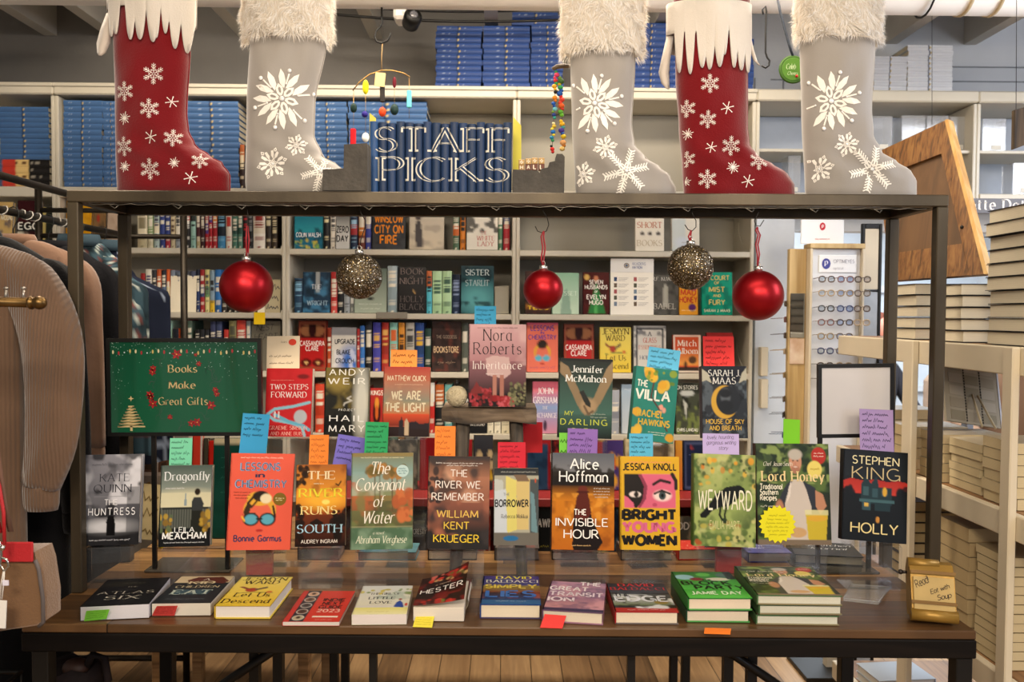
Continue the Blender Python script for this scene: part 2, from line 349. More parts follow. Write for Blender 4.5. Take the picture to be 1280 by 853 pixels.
  G[' '] = (.26, [])
  return G
GLYPH = _g()
def _strip(pts, wf):
  P = [np.array(p, float) for p in pts]; Q = [P[0]]
  for p in P[1:]:
    if np.linalg.norm(p - Q[-1]) > 1e-5: Q.append(p)
  if len(Q) < 2: return []
  L = []; R = []
  for i, p in enumerate(Q):
    a = Q[i] - Q[i - 1] if i else Q[1] - Q[0]; b = Q[i + 1] - Q[i] if i < len(Q) - 1 else a
    a=a/np.linalg.norm(a);b=b/np.linalg.norm(b);na=np.array((-a[1],a[0]));nb=np.array((-b[1],b[0]))
    n = na + nb; l = np.linalg.norm(n); n = n / l if l > .3 else na
    k = min(1 / max(.35, float(n @ na)), 1.6); w = (wf(a) + wf(b)) / 2
    L.append(p + n * w * k); R.append(p - n * w * k)
  return [(L[i], R[i], R[i + 1], L[i + 1]) for i in range(len(Q) - 1)]
STYLE = {
  'sans':(.062,1,0,0,.20),'bold':(.10,1,0,0,.24),'thin':(.036,1,0,0,.24),'wide':(.064,1,0,0,.42),
  'serif':(.076,.40,.17,0,.24),'boldserif':(.095,.38,.19,0,.28),'italic':(.064,.44,.10,.24,.18),'thinserif':(.052,.5,.12,0,.26),
  'inline': (.036, .12, 0, 0, .20), 'hand': (.035, 1, 0, .22, .12)}
def text2d(s, style='sans', slant=None, track=None, wt=None):
  """flat outline quads of a line of lettering: width, quads"""
  t,con,ser,sl,tr=STYLE[style];t=wt or t;sl=sl if slant is None else slant;tr=tr if track is None else track;x=0;Q=[]
  phi = math.radians(18)
  def wf(d):
    if con == 1: return t
    th=math.atan2(d[1],d[0]);return t*(con*.55+(1-con*.55)*abs(math.sin(th-phi))**1.3)
  for ch in s:
    w, st = GLYPH.get(ch, GLYPH.get(ch.lower(), GLYPH[' ']))
    for pl in st:
      dot = len(pl) == 2 and math.hypot(pl[0][0] - pl[1][0], pl[0][1] - pl[1][1]) < .08
      for q in _strip([(x+a,b) for a,b in pl],(lambda d:t*1.25) if dot else wf):Q.append(q)
      if ser and not dot:
        for e, o in ((0, 1), (-1, -2)):
          (px,py),(qx,qy)=pl[e],pl[o];dy=py-qy;L=math.hypot(px-qx,py-qy)
          if L>1e-6 and abs(dy)/L>.75 and (abs(py)<.01 or abs(py-1)<.03 or (abs(py-.66)<.01 and ch.islower()) or py<-.3):
            h=t*.55;c=min(max(py,h if dy<0 else-9),9);c=py+(h if dy<0 else-h)
            k = ser * (.75 if (ch.islower() and py > .5) else 1)
            Q.append(((x+px-k*.8,c+h),(x+px-k*.8,c-h),(x+px+k*.8,c-h),(x+px+k*.8,c+h)))
          elif L>1e-6 and abs(dy)/L<.1 and ch in 'EFLTZ' and e==(-1 if ch not in 'T' else e) and abs(py-.52)>.05:
            sg=-1 if py>.5 else 1;Q.append(((px+x-t*.35,py),(px+x+t*.35,py),(px+x+t*.35,py+sg*.2),(px+x-t*.35,py+sg*.2)))
    x += w + tr
  W = max(x - tr, .02)
  if sl: Q = [tuple((p[0] + sl * p[1], p[1]) for p in q) for q in Q]; W += sl * .8
  return W, Q
def put_text(mb,s,cx,base,height,width=None,style='sans',col='#fff',fn=None,align=0,rot=0,**k):
  """write a line centred on cx with its baseline at base; width (if given) sets the length of the line; fn maps (x, z) into place"""
  W, Q = text2d(s, style, **k); sx = (width / W) if width else height; c = lin(col)
  x0 = cx - W * sx / 2 if align == 0 else cx
  cr, sr = math.cos(rot), math.sin(rot)
  for q in Q:
    pts = [(x0 + p[0] * sx - cx, p[1] * height) for p in q]
    mb.poly([fn(cx + a * cr - b * sr, base + a * sr + b * cr) for a, b in pts], c)
def scribble(mb, x0, x1, base, h, rnd, col, fn, t=.0006):
  """a line of unreadable handwriting"""
  x = x0; c = lin(col)
  while x < x1 - h * .8:
    L = min(rnd.uniform(1.6, 5.5) * h, x1 - x); pts = []; n = max(3, int(L / h * 3.2))
    for i in range(n + 1):
      a = i / n; y = (rnd.uniform(.45, .75) if i % 2 else rnd.uniform(-.05, .2)) * h
      if i % 2 and rnd.random() < .18: y = h * 1.15
      if not i % 2 and rnd.random() < .10: y = -h * .4
      pts.append((x + a * L + rnd.uniform(-.1, .1) * h, base + y))
    for q in _strip(pts, lambda d: t): mb.poly([fn(*p) for p in q], c)
    x += L + h * .7
# ---- printed artwork, painted on a small canvas
class Art:
  def __init__(s, w=44, h=66, c='#888', seed=1):
    w,h=int(w*2),int(h*2);s.w,s.h=w,h;s.a=np.zeros((h,w,3));s.a[:]=lin(c);s.U,s.V=np.meshgrid((np.arange(w)+.5)/w,(np.arange(h)+.5)/h);s.r=np.random.RandomState(seed)
  def mix(s, m, c): s.a[:] = s.a * (1 - m[..., None]) + np.array(lin(c)) * m[..., None]; return s
  def grad(s, c0, c1, v0=0, v1=1, power=1):
    m=np.clip((s.V-v0)/(v1-v0),0,1)**power;on=(s.V>=v0-1e-6) & (s.V<=v1+1e-6)
    g=np.array(lin(c0))*(1-m[...,None])+np.array(lin(c1))*m[...,None];s.a[on]=g[on];return s
  def rect(s,u0,v0,u1,v1,c,al=1):return s.mix(((s.U>=u0) & (s.U<u1) & (s.V>=v0) & (s.V<v1))*al,c)
  def ell(s, cx, cy, rx, ry, c, soft=.15, al=1):
    rx,ry=max(rx,1e-4),max(ry,1e-4);d=np.sqrt(((s.U-cx)/rx)**2+((s.V-cy)/ry)**2);return s.mix(np.clip((1-d)/max(soft,1e-3)+.5,0,1)*al,c)
  def poly(s, pts, c, al=1):
    m = np.zeros_like(s.U, bool); n = len(pts)
    for i in range(n):
      (x0, y0), (x1, y1) = pts[i], pts[(i + 1) % n]
      if y0 == y1: continue
      m ^= ((y0 > s.V) != (y1 > s.V)) & (s.U < (x1 - x0) * (s.V - y0) / (y1 - y0) + x0)
    return s.mix(m * al, c)
  def line(s, pts, w, c, al=1):
    asp = s.h / s.w
    for (x0, y0), (x1, y1) in zip(pts, pts[1:]):
      dx, dy = x1 - x0, (y1 - y0) * asp; l2 = dx * dx + dy * dy + 1e-12
      t=np.clip(((s.U-x0)*dx+(s.V-y0)*asp*dy)/l2,0,1);d=np.hypot(s.U-x0-t*dx,(s.V-y0)*asp-t*dy)
      s.mix(np.clip((w - d) / (.6 / s.w) + .5, 0, 1) * al, c)
    return s
  def cloud(s, c, n=5, al=.7, lo=.5, hi=.75, v0=0, v1=1, ny=None):
    def up(k, ky):
      g=s.r.rand(ky+2,k+2);x=s.U*k;y=s.V*ky;i=x.astype(int);j=y.astype(int);fx=x-i;fy=y-j;fx=fx*fx*(3-2*fx);fy=fy*fy*(3-2*fy)
      return g[j,i]*(1-fx)*(1-fy)+g[j,i+1]*fx*(1-fy)+g[j+1,i]*(1-fx)*fy+g[j+1,i+1]*fx*fy
    ny=ny or int(n*1.5);z=up(n,ny)*.6+up(n*2,ny*2)*.28+up(n*4,ny*4)*.12
    m=np.clip((z-lo)/(hi-lo),0,1)*al*((s.V>=v0) & (s.V<=v1));return s.mix(m,c)
  def blobs(s, n, cols, r0, r1, box=(0, 0, 1, 1), soft=.3, al=.9):
    for _ in range(n):
      r=s.r.uniform(r0,r1);s.ell(s.r.uniform(box[0],box[2]),s.r.uniform(box[1],box[3]),r,r*s.w/s.h*s.r.uniform(.6,1.5),cols[s.r.randint(len(cols))],soft,al)
    return s
  def at(s, u, v):
    x=min(max(u*s.w-.5,0),s.w-1.001);y=min(max(v*s.h-.5,0),s.h-1.001);i,j=int(x),int(y);fx,fy=x-i,y-j;a=s.a
    return tuple((a[j,i]*(1-fx)+a[j,i+1]*fx)*(1-fy)+(a[j+1,i]*(1-fx)+a[j+1,i+1]*fx)*fy)
# ---- books
def book_cover(mb, w, h, t, art, spine, back='#333', bd=.0028, hard=True, res=(40, 60)):
  """covers of a book standing on its foot: x across, z up, front towards -y"""
  sp = lin(spine)
  nu, nv = res
  mb.mat(PRINT_GLOSS)
  g = lambda u, v: Vector((-w / 2 + u * w, -t, h * (1 - v)))
  mb.grid(g, nu, nv, art.at, False)
  ed = lin(spine)
  for y0, y1 in ((-t, -t + bd), (-bd, 0)):
    P = lambda x, y, z: (x, y, z)
    if y0==-t:mb.poly([P(-w/2,y1,0),P(w/2,y1,0),P(w/2,y1,h),P(-w/2,y1,h)][::-1],ed)
    else: mb.box(-w / 2, w / 2, y0, y1, 0, h, back)
    if y0 == -t:
      mb.poly([P(w/2,y0,0),P(w/2,y1,0),P(w/2,y1,h),P(w/2,y0,h)],ed);mb.poly([P(-w/2,y0,0),P(-w/2,y1,0),P(w/2,y1,0),P(w/2,y0,0)][::-1],ed)
      mb.poly([P(-w / 2, y0, h), P(-w / 2, y1, h), P(w / 2, y1, h), P(w / 2, y0, h)], ed)
  mb.box(-w / 2 - .0005, -w / 2 + bd, -t, 0, 0, h, spine)
def page_block(w, h, t, bd=.0028, hard=True, col='#efe6d2'):
  p = MB().mat(PAPER); ins = .0035 if hard else .0004
  x0, x1, y0, y1, z0, z1 = -w / 2 + bd, w / 2 - ins, -t + bd, -bd, ins, h - ins
  p.box(x0, x1, y0, y1, z0, z1, col)
  n = max(4, int((y1 - y0) / .0022)); c = tuple(x * .72 for x in lin(col))
  for k in range(1,n):
    y = y0 + (y1 - y0) * k / n
    for a in ((x1 + .00005, z0, x1 + .00005, z1), ):
      p.poly([(a[0],y,a[1]),(a[0],y+.0003,a[1]),(a[0],y+.0003,a[3]),(a[0],y,a[3])],c)
    p.poly([(x0,y,z0-.00005),(x0,y+.0003,z0-.00005),(x1,y+.0003,z0-.00005),(x1,y,z0-.00005)],c)
    p.poly([(x0,y,z1+.00005),(x0,y+.0003,z1+.00005),(x1,y+.0003,z1+.00005),(x1,y,z1+.00005)],c)
  return p
def lettering(mb, w, h, t, texts, eps=.0007):
  fn = lambda x, z: (x, -t - eps, z)
  for e in texts:
    s, u, v, ht, wd, col, st = e[:7]; kw = e[7] if len(e) > 7 else {}
    if s == '~':
      rnd=random.Random(int(u*997+v*313));scribble(mb,(u-wd/2-.5)*w,(u+wd/2-.5)*w,(1-v)*h,ht*h,rnd,col,fn,.0005);continue
    if s == '@':
      r=wd*w;mb.poly([((u-.5)*w+r*math.cos(2*math.pi*k/24),-t-eps*.6,(1-v)*h+r*math.sin(2*math.pi*k/24)) for k in range(24)],col);continue
    if s == '=':
      mb.poly([((u-wd/2-.5)*w,-t-eps*.6,(1-v)*h),((u+wd/2-.5)*w,-t-eps*.6,(1-v)*h),((u+wd/2-.5)*w,-t-eps*.6,(1-v+ht)*h),((u-wd/2-.5)*w,-t-eps*.6,(1-v+ht)*h)],col);continue
    put_text(mb,s,(u-.5)*w,(1-v)*h,ht*h,wd*w if wd else None,st,col,fn,**kw)
  return mb
def make_book(label,w,h,t,art,texts,spine='#333',hard=True,pages='#efe6d2',M=None,group=None,res=(40,60),extra=None):
  o = thing('book', label, 'book', group=group)
  c=MB();book_cover(c,w,h,t,art,spine,art.a.mean(axis=(0,1)),.0028 if hard else .0010,hard,res)
  if texts: lettering(c, w, h, t, texts)
  c.build('cover', o)
  page_block(w, h, t, .0028 if hard else .0010, hard, pages).build('page_block', o)
  if M is not None: o.matrix_world = M
  return o
def hires(r): return (int(r[0] * 1.8), int(r[1] * 1.8))
def stand_M(l, r, tp, b, Y, lean=9, roll=0, yaw=0):
  """place, width and height of a book seen standing between these edges at depth Y"""
  p0 = at((l + r) / 2, b, Y); k = Y / FPX; w = (r - l) * k / math.cos(yaw * D2R)
  h = (b - tp) * k / math.cos(lean * D2R) * 1.0
  h=h*(1+h*math.sin(lean*D2R)/Y)
  return Matrix.Translation(p0)@Matrix.Rotation(yaw*D2R,4,'Z')@Matrix.Rotation(-lean*D2R,4,'X')@Matrix.Rotation(roll*D2R,4,'Y'),w,h
# ---- the room
M_CREAM = mat('cream_painted_steel', '#cdc6b4', .42, var=.05, nscale=3, bump=.05, bscale=120)
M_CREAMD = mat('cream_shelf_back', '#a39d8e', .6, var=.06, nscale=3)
M_WALLG = mat('grey_plaster', '#83807c', .9, var=.08, nscale=2.5, bump=.3, bscale=30)
M_WALLW = mat('white_plaster', '#cfd3d6', .85, var=.05, nscale=2, bump=.25, bscale=30)
M_CEIL = mat('ceiling_boards', '#a39c90', .9, var=.08, nscale=3, bump=.3, bscale=25)
M_JOIST = mat('painted_joist', '#c2bfb8', .7, var=.06, nscale=4)
M_PIPE = mat('white_pipe', '#fffaf2', .5, var=.01)
M_METAL = mat('raw_dark_steel', '#3a332a', .42, .75, .5, .08, 200, .3, 8, (1, 1, 1), '#221e19')
M_BLACK = mat('black_metal', '#171614', .45, .3, .5, var=.15)
M_TABLE = plank_mat('table_boards', ('#342314', '#66482b', '#a57d4e'), 2.6, .105, False, .36)
M_APRON = wood_mat('dark_table_edge', '#0a0806', '#110d0b', '#19130f', 'X', 1, .65)
M_APRON.node_tree.nodes['Principled BSDF'].inputs['Specular IOR Level'].default_value = .15
M_FLOOR = plank_mat('floor_boards', ('#604a34', '#967552', '#c29e72'), 1.3, .13, True, .38)
m = MB().mat(M_FLOOR); m.box(-3.4, 4.2, -.6, 8.2, -.05, 0); struct(m.build('floor'))
m = MB().mat(M_CEIL); m.box(-3.4, 4.2, -.6, 8.2, 3.0, 3.06); struct(m.build('ceiling'))
YS, YB = 3.80, 4.10
m = MB().mat(M_WALLG); m.box(-3.4, 1.16, YB + .02, YB + .14, 0, 3.0); struct(m.build('wall_back'))
m = MB().mat(mat('white_brick', '#b9bcc0', .8, var=.06, nscale=3, bump=.25, bscale=30))
m.box(1.16, 4.2, YB + .02, YB + .14, 2.02, 3.0)
o = struct(m.build('wall_back_right'))
m = MB().mat(M_WALLW); m.box(-3.46, -3.4, -.6, 8.2, 0, 3.0); struct(m.build('wall_left'))
m = MB().mat(M_WALLW); m.box(4.2, 4.26, -.6, 8.2, 0, 3.0); struct(m.build('wall_right'))
m=MB().mat(mat('bright_far_wall','#cfd6dd',.9,var=.04));m.box(1.1,4.2,7.4,7.46,0,3.0);struct(m.build('wall_far'))
m = MB().mat(mat('brick_joint', '#84878b', .9))
for k,(x,z,w) in enumerate([(1.3,2.66,2.2),(1.25,2.57,.5),(2.0,2.60,1.0),(1.5,2.73,1.6)]):m.box(x,x+w,YB+.016,YB+.022,z,z+.006)
for x,z in ((1.22,2.57),(1.36,2.58),(2.01,2.56),(2.55,2.6)):m.box(x,x+.006,YB+.016,YB+.022,z,z+.1)
struct(m.build('trim_brick_joints'))
m=MB().mat(mat('pale_pillar','#d3d8dd',.8,var=.04));m.box(1.165,1.34,3.86,YB+.14,0,2.02);struct(m.build('wall_pillar'))
m=MB().mat(M_WALLW);m.box(1.34,4.2,YB+.02,YB+.12,1.93,2.02);struct(m.build('trim_lintel'))
for k, px in enumerate((61, 139, 306, 385, 470, 615, 815, 905, 1116, 1215)):
  x = at(px, 44, YB).x; m = MB().mat(M_JOIST); m.box(x - .03, x + .03, -.4, YB + .018, 2.84, 3.0)
  tag(m.build('ceiling_joist'),['far left','second','third','fourth','fifth','sixth','seventh','eighth','ninth','far right'][k]+' pale ceiling joist counted from the left, above the bookcases','joist','ceiling joists')
o = thing('ceiling_pipe', 'long white pipe running under the ceiling above the stockings', 'pipe')
zc = at(640, 0, 3.0).z + .05
m=MB().mat(M_PIPE);m.tube([(-2.6,3.0,zc+.01),(3.6,3.0,zc)],.088,24);m.build('pipe_run',o)
for px in (1203, 1240):
  x=at(px,0,3.0).x;m=MB().mat(mat('tan_tape','#c9b48c',.6));m.tube([(x-.006,3.0,zc),(x+.006,3.0,zc)],.090,24);m.build('tape_ring',o)
for px in (700, 1155):
  x = at(px, 0, 3.0).x; m = MB().mat(M_BLACK)
  m.tube([(x+.0,3.0+.093*math.cos(a*D2R),zc+.093*math.sin(a*D2R)) for a in range(0,361,20)],.004,6);m.build('hanger_loop',o)
for k, (p0, p1, Y) in enumerate([((395, 16), (700, 25), 3.7), ((430, 7), (705, 10), 3.75)]):
  a,b=at(*p0,Y),at(*p1,Y);m=MB().mat(M_BLACK);m.tube([a.lerp(b,i/12)+Vector((0,0,-.02*math.sin(math.pi*i/12))) for i in range(13)],.006,6)
  tag(m.build('ceiling_cable'),['lower black cable sagging below the white ceiling pipe','upper black cable running along the white ceiling pipe'][k],'cable')
# ---- bookcases
def Zs(py, Y=YS): return at(640, py, Y).z
SHELF_Y = {'upper': 238, 'A': 313, 'B': 393, 'C': 466, 'D': 543, 'E': 622}
SH = {k: Zs(v) for k, v in SHELF_Y.items()}; ZTOP = Zs(109)
XB = [at(px, 300, YS).x for px in (-217, 70, 357, 645, 943)]
BT = .017
def bookcase(x0,x1,label,full=True,levels=('upper','A','B','C','D','E'),name='bookcase',z0=0.0):
  o = thing(name, label, 'bookcase', (x0, YS, 0))
  def P(nm,*b,mt=M_CREAM,bev=.003):mm=MB().mat(mt);mm.box(b[0]-x0,b[1]-x0,b[2]-YS,b[3]-YS,b[4],b[5],bev=bev);return mm.build(nm,o)
  P('side_panel',x0+.0005,x0+BT,YS,YB,z0,ZTOP-.055);P('side_panel',x1-BT,x1-.0005,YS,YB,z0,ZTOP-.055)
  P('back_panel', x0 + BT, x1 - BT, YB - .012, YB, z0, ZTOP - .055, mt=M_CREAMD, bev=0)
  P('top_rail', x0 + .0003, x1 - .0003, YS - .012, YB, ZTOP - .052, ZTOP, bev=.006)
  P('top_lip', x0 + .0003, x1 - .0003, YS - .02, YS - .012, ZTOP - .018, ZTOP - .002, bev=.002)
  for lv in levels:
    z = SH[lv]; th = .045 if lv == 'upper' else .026
    s = P('shelf', x0 + BT, x1 - BT, YS - .004, YB - .013, z - th, z)
    if lv != 'upper':
      for sx, sg in ((x0 + BT, 1), (x1 - BT, -1)):
        mm = MB().mat(M_CREAM); n = 8
        pts=[(-.006,-th-.004),(-.006,.012)]+[(-.006+.2*math.sin(a/n*math.pi/2),.012+.14*(1-math.cos(a/n*math.pi/2))) for a in range(1,n+1)]+[(.2,-th-.004)]
        mm.prism([(p,q+z) for p,q in pts],sx-x0+(.0005 if sg>0 else-.003),sx-x0+(.003 if sg>0 else-.0005),'YZ')
        mm.build('shelf_bracket', s)
  return o
bookcase(XB[0],XB[1],'cream steel bookcase behind the clothes rack, mostly hidden by hanging coats')
bookcase(XB[1],XB[2],'cream steel bookcase with spine rows behind the hanging red bauble and green sign')
bookcase(XB[2], XB[3], 'cream steel bookcase behind the STAFF PICKS books and glitter ball')
bookcase(XB[3], XB[4], 'cream steel bookcase beside the pale pillar, with a nearly empty top shelf')
def wall_cabinet(x0, x1, label, mid):
  o = thing('wall_cabinet', label, 'cabinet', (x0, YS, 0)); z0 = SH['upper'] - .045
  def P(nm,*b,mt=M_CREAM,bev=.003):mm=MB().mat(mt);mm.box(b[0]-x0,b[1]-x0,b[2]-YS,b[3]-YS,b[4],b[5],bev=bev);return mm.build(nm,o)
  P('side_panel',x0+.0005,x0+BT,YS,YB,z0,ZTOP-.055);P('side_panel',x1-BT,x1-.0005,YS,YB,z0,ZTOP-.055)
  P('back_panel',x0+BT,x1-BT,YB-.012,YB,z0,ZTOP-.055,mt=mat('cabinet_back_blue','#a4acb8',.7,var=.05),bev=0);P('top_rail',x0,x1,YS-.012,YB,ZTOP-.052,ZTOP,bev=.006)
  P('shelf',x0+BT,x1-BT,YS-.004,YB-.013,z0,z0+.045);P('shelf',x0+BT,x1-BT,YS+.02,YB-.013,Zs(186),Zs(182))
XC = [XB[4], at(1218, 300, YS).x, at(1500, 300, YS).x]
wall_cabinet(XC[0], XC[1], 'cream wall cabinet with clear boxes behind the wooden panel', 1)
wall_cabinet(XC[1],XC[2],'cream wall cabinet with small cards above the framed shop sign, farthest right',1)
# ---- books on the shelves
CN=[('black','#141416'),('white','#eeeae0'),('cream','#dccfae'),('grey','#8a8a88'),('dark grey','#4a4a4a'),('red','#b52a28'),('dark red','#5e1a1c'),('orange','#e0762e'),('yellow','#e6c83c'),
   ('green','#4f8a50'),('dark green','#25402e'),('pale green','#b4d6b0'),('teal','#3f9a9a'),('sky blue','#66bcd8'),('blue','#2f62ae'),('navy','#1f2c4e'),('purple','#5b4390'),('pink','#d8577c'),('brown','#5a3c26'),('grey-blue','#7d92a6')]
def cname(h):
  c=np.array(lin(h))**.45;return min(CN,key=lambda n:np.abs(np.array(lin(n[1]))**.45-c).sum())[0]
def spine_book(px0,px1,top,base,col,col2,Y,zbase,label,group,seed,letter='#e8e0cc',d=.15,name='book'):
  """book seen by its spine: rounded spine with a printed panel, letters and colophon, and its covers and leaves"""
  a,b=at(px0+.25,base,Y),at(px1-.25,base,Y);w=b.x-a.x;h=(base-top)*Y/FPX;r=random.Random(seed)
  c1,c2,cl=lin(col),lin(col2),lin(letter);n=22;s0=r.uniform(.1,.2);s1=s0+r.uniform(.3,.45);b0,b1=r.choice([(.0,.28),(.62,1.),(.35,.6),(.8,.95)])
  lets = [r.random() < .62 for _ in range(n * 2)]
  m = MB().mat(PRINT); nv = n * 2; nu = 4
  def pos(u, v): return (w * (u - .5), -math.sin(u * math.pi) * min(.006, w * .2), h * v)
  def cf(u, v):
    k = min(int(v * nv), nv - 1); c = c2 if b0 <= v <= b1 else c1
    if s0 < 1 - v < s1 and .2 < u < .8 and lets[k]: c = cl
    if .72<1-v<.84 and .2<u<.8 and lets[nv-1-k]:c=tuple(x*.6+y*.4 for x,y in zip(cl,c))
    if .02 < v < .06 and .3 < u < .7: c = cl
    return c
  m.grid(pos, nu, nv, cf, True)
  m.box(-w/2,-w/2+.002,0,d,0,h,col);m.box(w/2-.002,w/2,0,d,0,h,col);m.box(-w/2+.002,w/2-.002,.0005,d-.003,.002,h-.003,'#e8dfc8')
  o=m.build(name);o.location=((a.x+b.x)/2,Y+.0005,zbase+.0009);return tag(o,label,'book',group)
SEED = [0]
def spine_row(spec, base, level, Y, where, group):
  n = 0
  for e in spec:
    SEED[0] += 1; n += 1
    px0, px1, top, c1, c2 = e[:5]; lt = e[5] if len(e) > 5 else '#e8e0cc'
    spine_book(px0,px1,top,base,c1,c2,Y,SH[level],'%s and %s spine, %s from left, %s'%(cname(c1),cname(c2),ordn(n-1),where),group,SEED[0],lt)
YF = YS + .025
spine_row([(172,184.5,262,'#e6dcc0','#c9bd98','#8a8064'),(185,192,264,'#7d9a62','#d8cfae'),(192.5,199.5,262,'#b9cdc8','#e9dfc2','#445'),(200,206.5,260,'#2c3c80','#b03040'),(207,213,260,'#2c3c80','#b03040'),
      (213.5,219,262,'#d9c9a4','#6f5640','#5a4030'),(219.5,226,264,'#e9e2cf','#9aa0a8','#444'),(231.5,238,258,'#1c1b1c','#b03426','#f2eee4'),(238.5,245,260,'#9ac4b8','#1d2522','#1d2522'),(245.5,250.5,262,'#4a1c22','#b9a77e'),
      (251,256,262,'#3c1a20','#a89a78'),(256.5,261,262,'#c22a34','#5a3c86'),(261.2,265.6,262,'#c22a34','#5a3c86'),(266,271.8,261,'#b5242c','#e88a2c'),(272.3,282,260,'#15202c','#3f86b4','#7fb9d8'),
      (282.5,290,260,'#efe8d8','#171717','#c33a2e'),(290.5,297,262,'#4f7f6c','#2c4f45'),(297.5,303.4,262,'#5b8a76','#2f5448'),(304,310,262,'#1a1718','#5a1a1e','#c02a30'),(310.4,316,262,'#141314','#242022','#777'),
      (316.6,331.6,260,'#efe9dc','#e5dcc8','#8c2a24'),(332,339.4,262,'#2c231c','#3d3026','#cfc3a0'),(339.8,347,262,'#2c231c','#3d3026','#cfc3a0')],
     313,'A',YF,'top shelf behind red bauble','spines on the top shelf of the bookcase behind the red bauble')
spine_row([(176,182,345,'#1f1c1c','#9c2222'),(182.4,190,340,'#ece6d6','#d9cfb8','#446'),(190.4,196,341,'#57595c','#303236'),(196.4,202,340,'#c65a2a','#4c3020'),(202.4,208,341,'#5a6c88','#22262e'),
      (208.4,213,340,'#d8622e','#e8d8b0'),(213.4,219.6,341,'#7e8796','#5e6874'),(220,228,344,'#6a7480','#454c58'),(228.4,238,342,'#3a3e46','#24272c'),(238.4,245,342,'#4a5068','#7d8494'),(245.4,250,340,'#2c3c66','#1c2234'),(250.4,256,340,'#a62e30','#39456c'),
      (256.4,262,340,'#e3d690','#6f9a6a','#555'),(262.4,268.6,341,'#8fa8b8','#e3b92c','#333'),(269,277,340,'#2f70b4','#255a94'),(277.4,284,352,'#39332e','#55493c'),(284.4,291,352,'#4a3a2c','#2a221c'),(291.4,298,355,'#2c3236','#5a4c3a'),(298.4,306,352,'#6a4a34','#2e241c'),(306.4,314,354,'#33302c','#524839'),(314.4,322,354,'#5a4434','#33281f')],
     393,'B',YF,'second shelf behind red bauble','spines on the middle shelf of the bookcase behind the red bauble')
spine_row([(206,215,404,'#a9d6c2','#6cae98','#355'),(216,224,414,'#d4612e','#20242c'),(229,234,403,'#c8305a','#d84a6c'),(234.4,240.5,404,'#54695a','#a03a34'),(244,250,415,'#1a1a1c','#2a2a2c'),(250.4,256,415,'#1a1a1c','#2a2a2c'),(256.4,262,415,'#1a1a1c','#2a2a2c'),(263,270,405,'#2c2f48','#3d4262'),(270.4,278,405,'#2c3450','#3d4668'),
      (280,286,415,'#c23a30','#8c2822'),(286.4,295.4,404,'#d8cc98','#8e8858','#554'),(296,307.5,403,'#c43a30','#d84e40'),(308,313.5,404,'#9aa4a8','#d0d0c8')],
     466, 'C', YF, 'shelf over green sign', 'spines on the shelf just above the green sign')
spine_row([(404.5,412,256,'#1e1e20','#3c3a36','#e8dcae'),(413,420,262,'#ebe5d8','#d6cdb8','#555'),(438,447,262,'#23304a','#a83034','#9fc8e0'),(448,456.4,264,'#6e2e20','#c9752c'),(457,464,262,'#3c459a','#d9d9d9'),(566,574,262,'#4e6a52','#c8672e'),(575,582,262,'#d9822e','#b8641e','#222'),(622.5,628,262,'#4f7a58','#dce0d4'),(629,637,262,'#b0303a','#31477e')],
     313,'A',YF,'top shelf behind glitter ball','spines on the top shelf of the bookcase behind the STAFF PICKS books')
spine_row([(368,378.6,350,'#25405a','#16222e','#7fb0cc'),(413.6,421.6,342,'#b83230','#d0504a'),(422,429.6,346,'#1f2022','#37383a'),(430,437.6,350,'#9aa0a4','#6e7478','#333'),(438,442.6,352,'#d8d8d0','#a0a49e','#444'),(484.4,496.6,334,'#8ea0a6','#a9b8bc'),(533,540,340,'#57b8cc','#c06a40','#1d3038'),(540.4,552.6,340,'#b9dcae','#a8cc9e','#465'),(553,564.6,340,'#b9dcae','#a8cc9e','#465'),(565,575,344,'#26344e','#1a2436','#8fa0c0')],
     393,'B',YF,'second shelf behind glitter ball','spines on the second shelf of the bookcase under the STAFF PICKS books')
spine_row([(409,414.4,412,'#c4522e','#8e3420'),(446,449.8,413,'#a83230','#c8504a'),(450,456,409,'#3c78c4','#2e60a4'),(457,465,404,'#1d1e22','#2d2e34'),(466,476,405,'#4a4aa8','#3e3c92','#e0b060'),(477,486,405,'#b2362c','#983024','#e0b060'),(487,497,405,'#8cc8b8','#78b4a4','#d86a3a'),(498,506,405,'#e0963a','#d0862e','#4a3020'),(507,518,405,'#b9b5a8','#a9a598','#444'),(519,530,405,'#2c4a8a','#24406f','#e0b23c'),(531,539,412,'#2c4640','#223832'),(577,585,405,'#5c6258','#474c44')],
     466,'C',YF,'third shelf behind orange note','spines on the third shelf of the bookcase behind the orange note')
spine_row([(366.6,374,488,'#3f5a74','#26384a'),(374.6,383,486,'#8c3430','#5a201e'),(383.6,391,488,'#d8d0bc','#8c867a','#444'),(394,405.6,482,'#d4482e','#b83a24'),(406,414,486,'#24242a','#3a3a44'),(414.6,424,486,'#6c4a86','#8a66a4'),(424.6,434,488,'#3f6a58','#2a4a3c'),(434.6,443,486,'#b8a468','#8c7a48','#443'),(443.6,452,488,'#334c7c','#22345a'),(452.6,461,486,'#7a2a2a','#a8443c'),(536,543.4,480,'#c8342e','#e0e0d8'),(544,555,482,'#1c1e20','#b8602c'),(555.6,565,482,'#6aa8a4','#4c8884'),(609,617,484,'#e4dcc4','#d0c6a8','#665'),(617.6,626,484,'#e9e2cc','#bfb494','#665'),(626.6,637,484,'#d9d0b4','#c4b998','#665')],
     543,'D',YF,'shelf at stool height','spines on the fourth shelf of the middle bookcase')
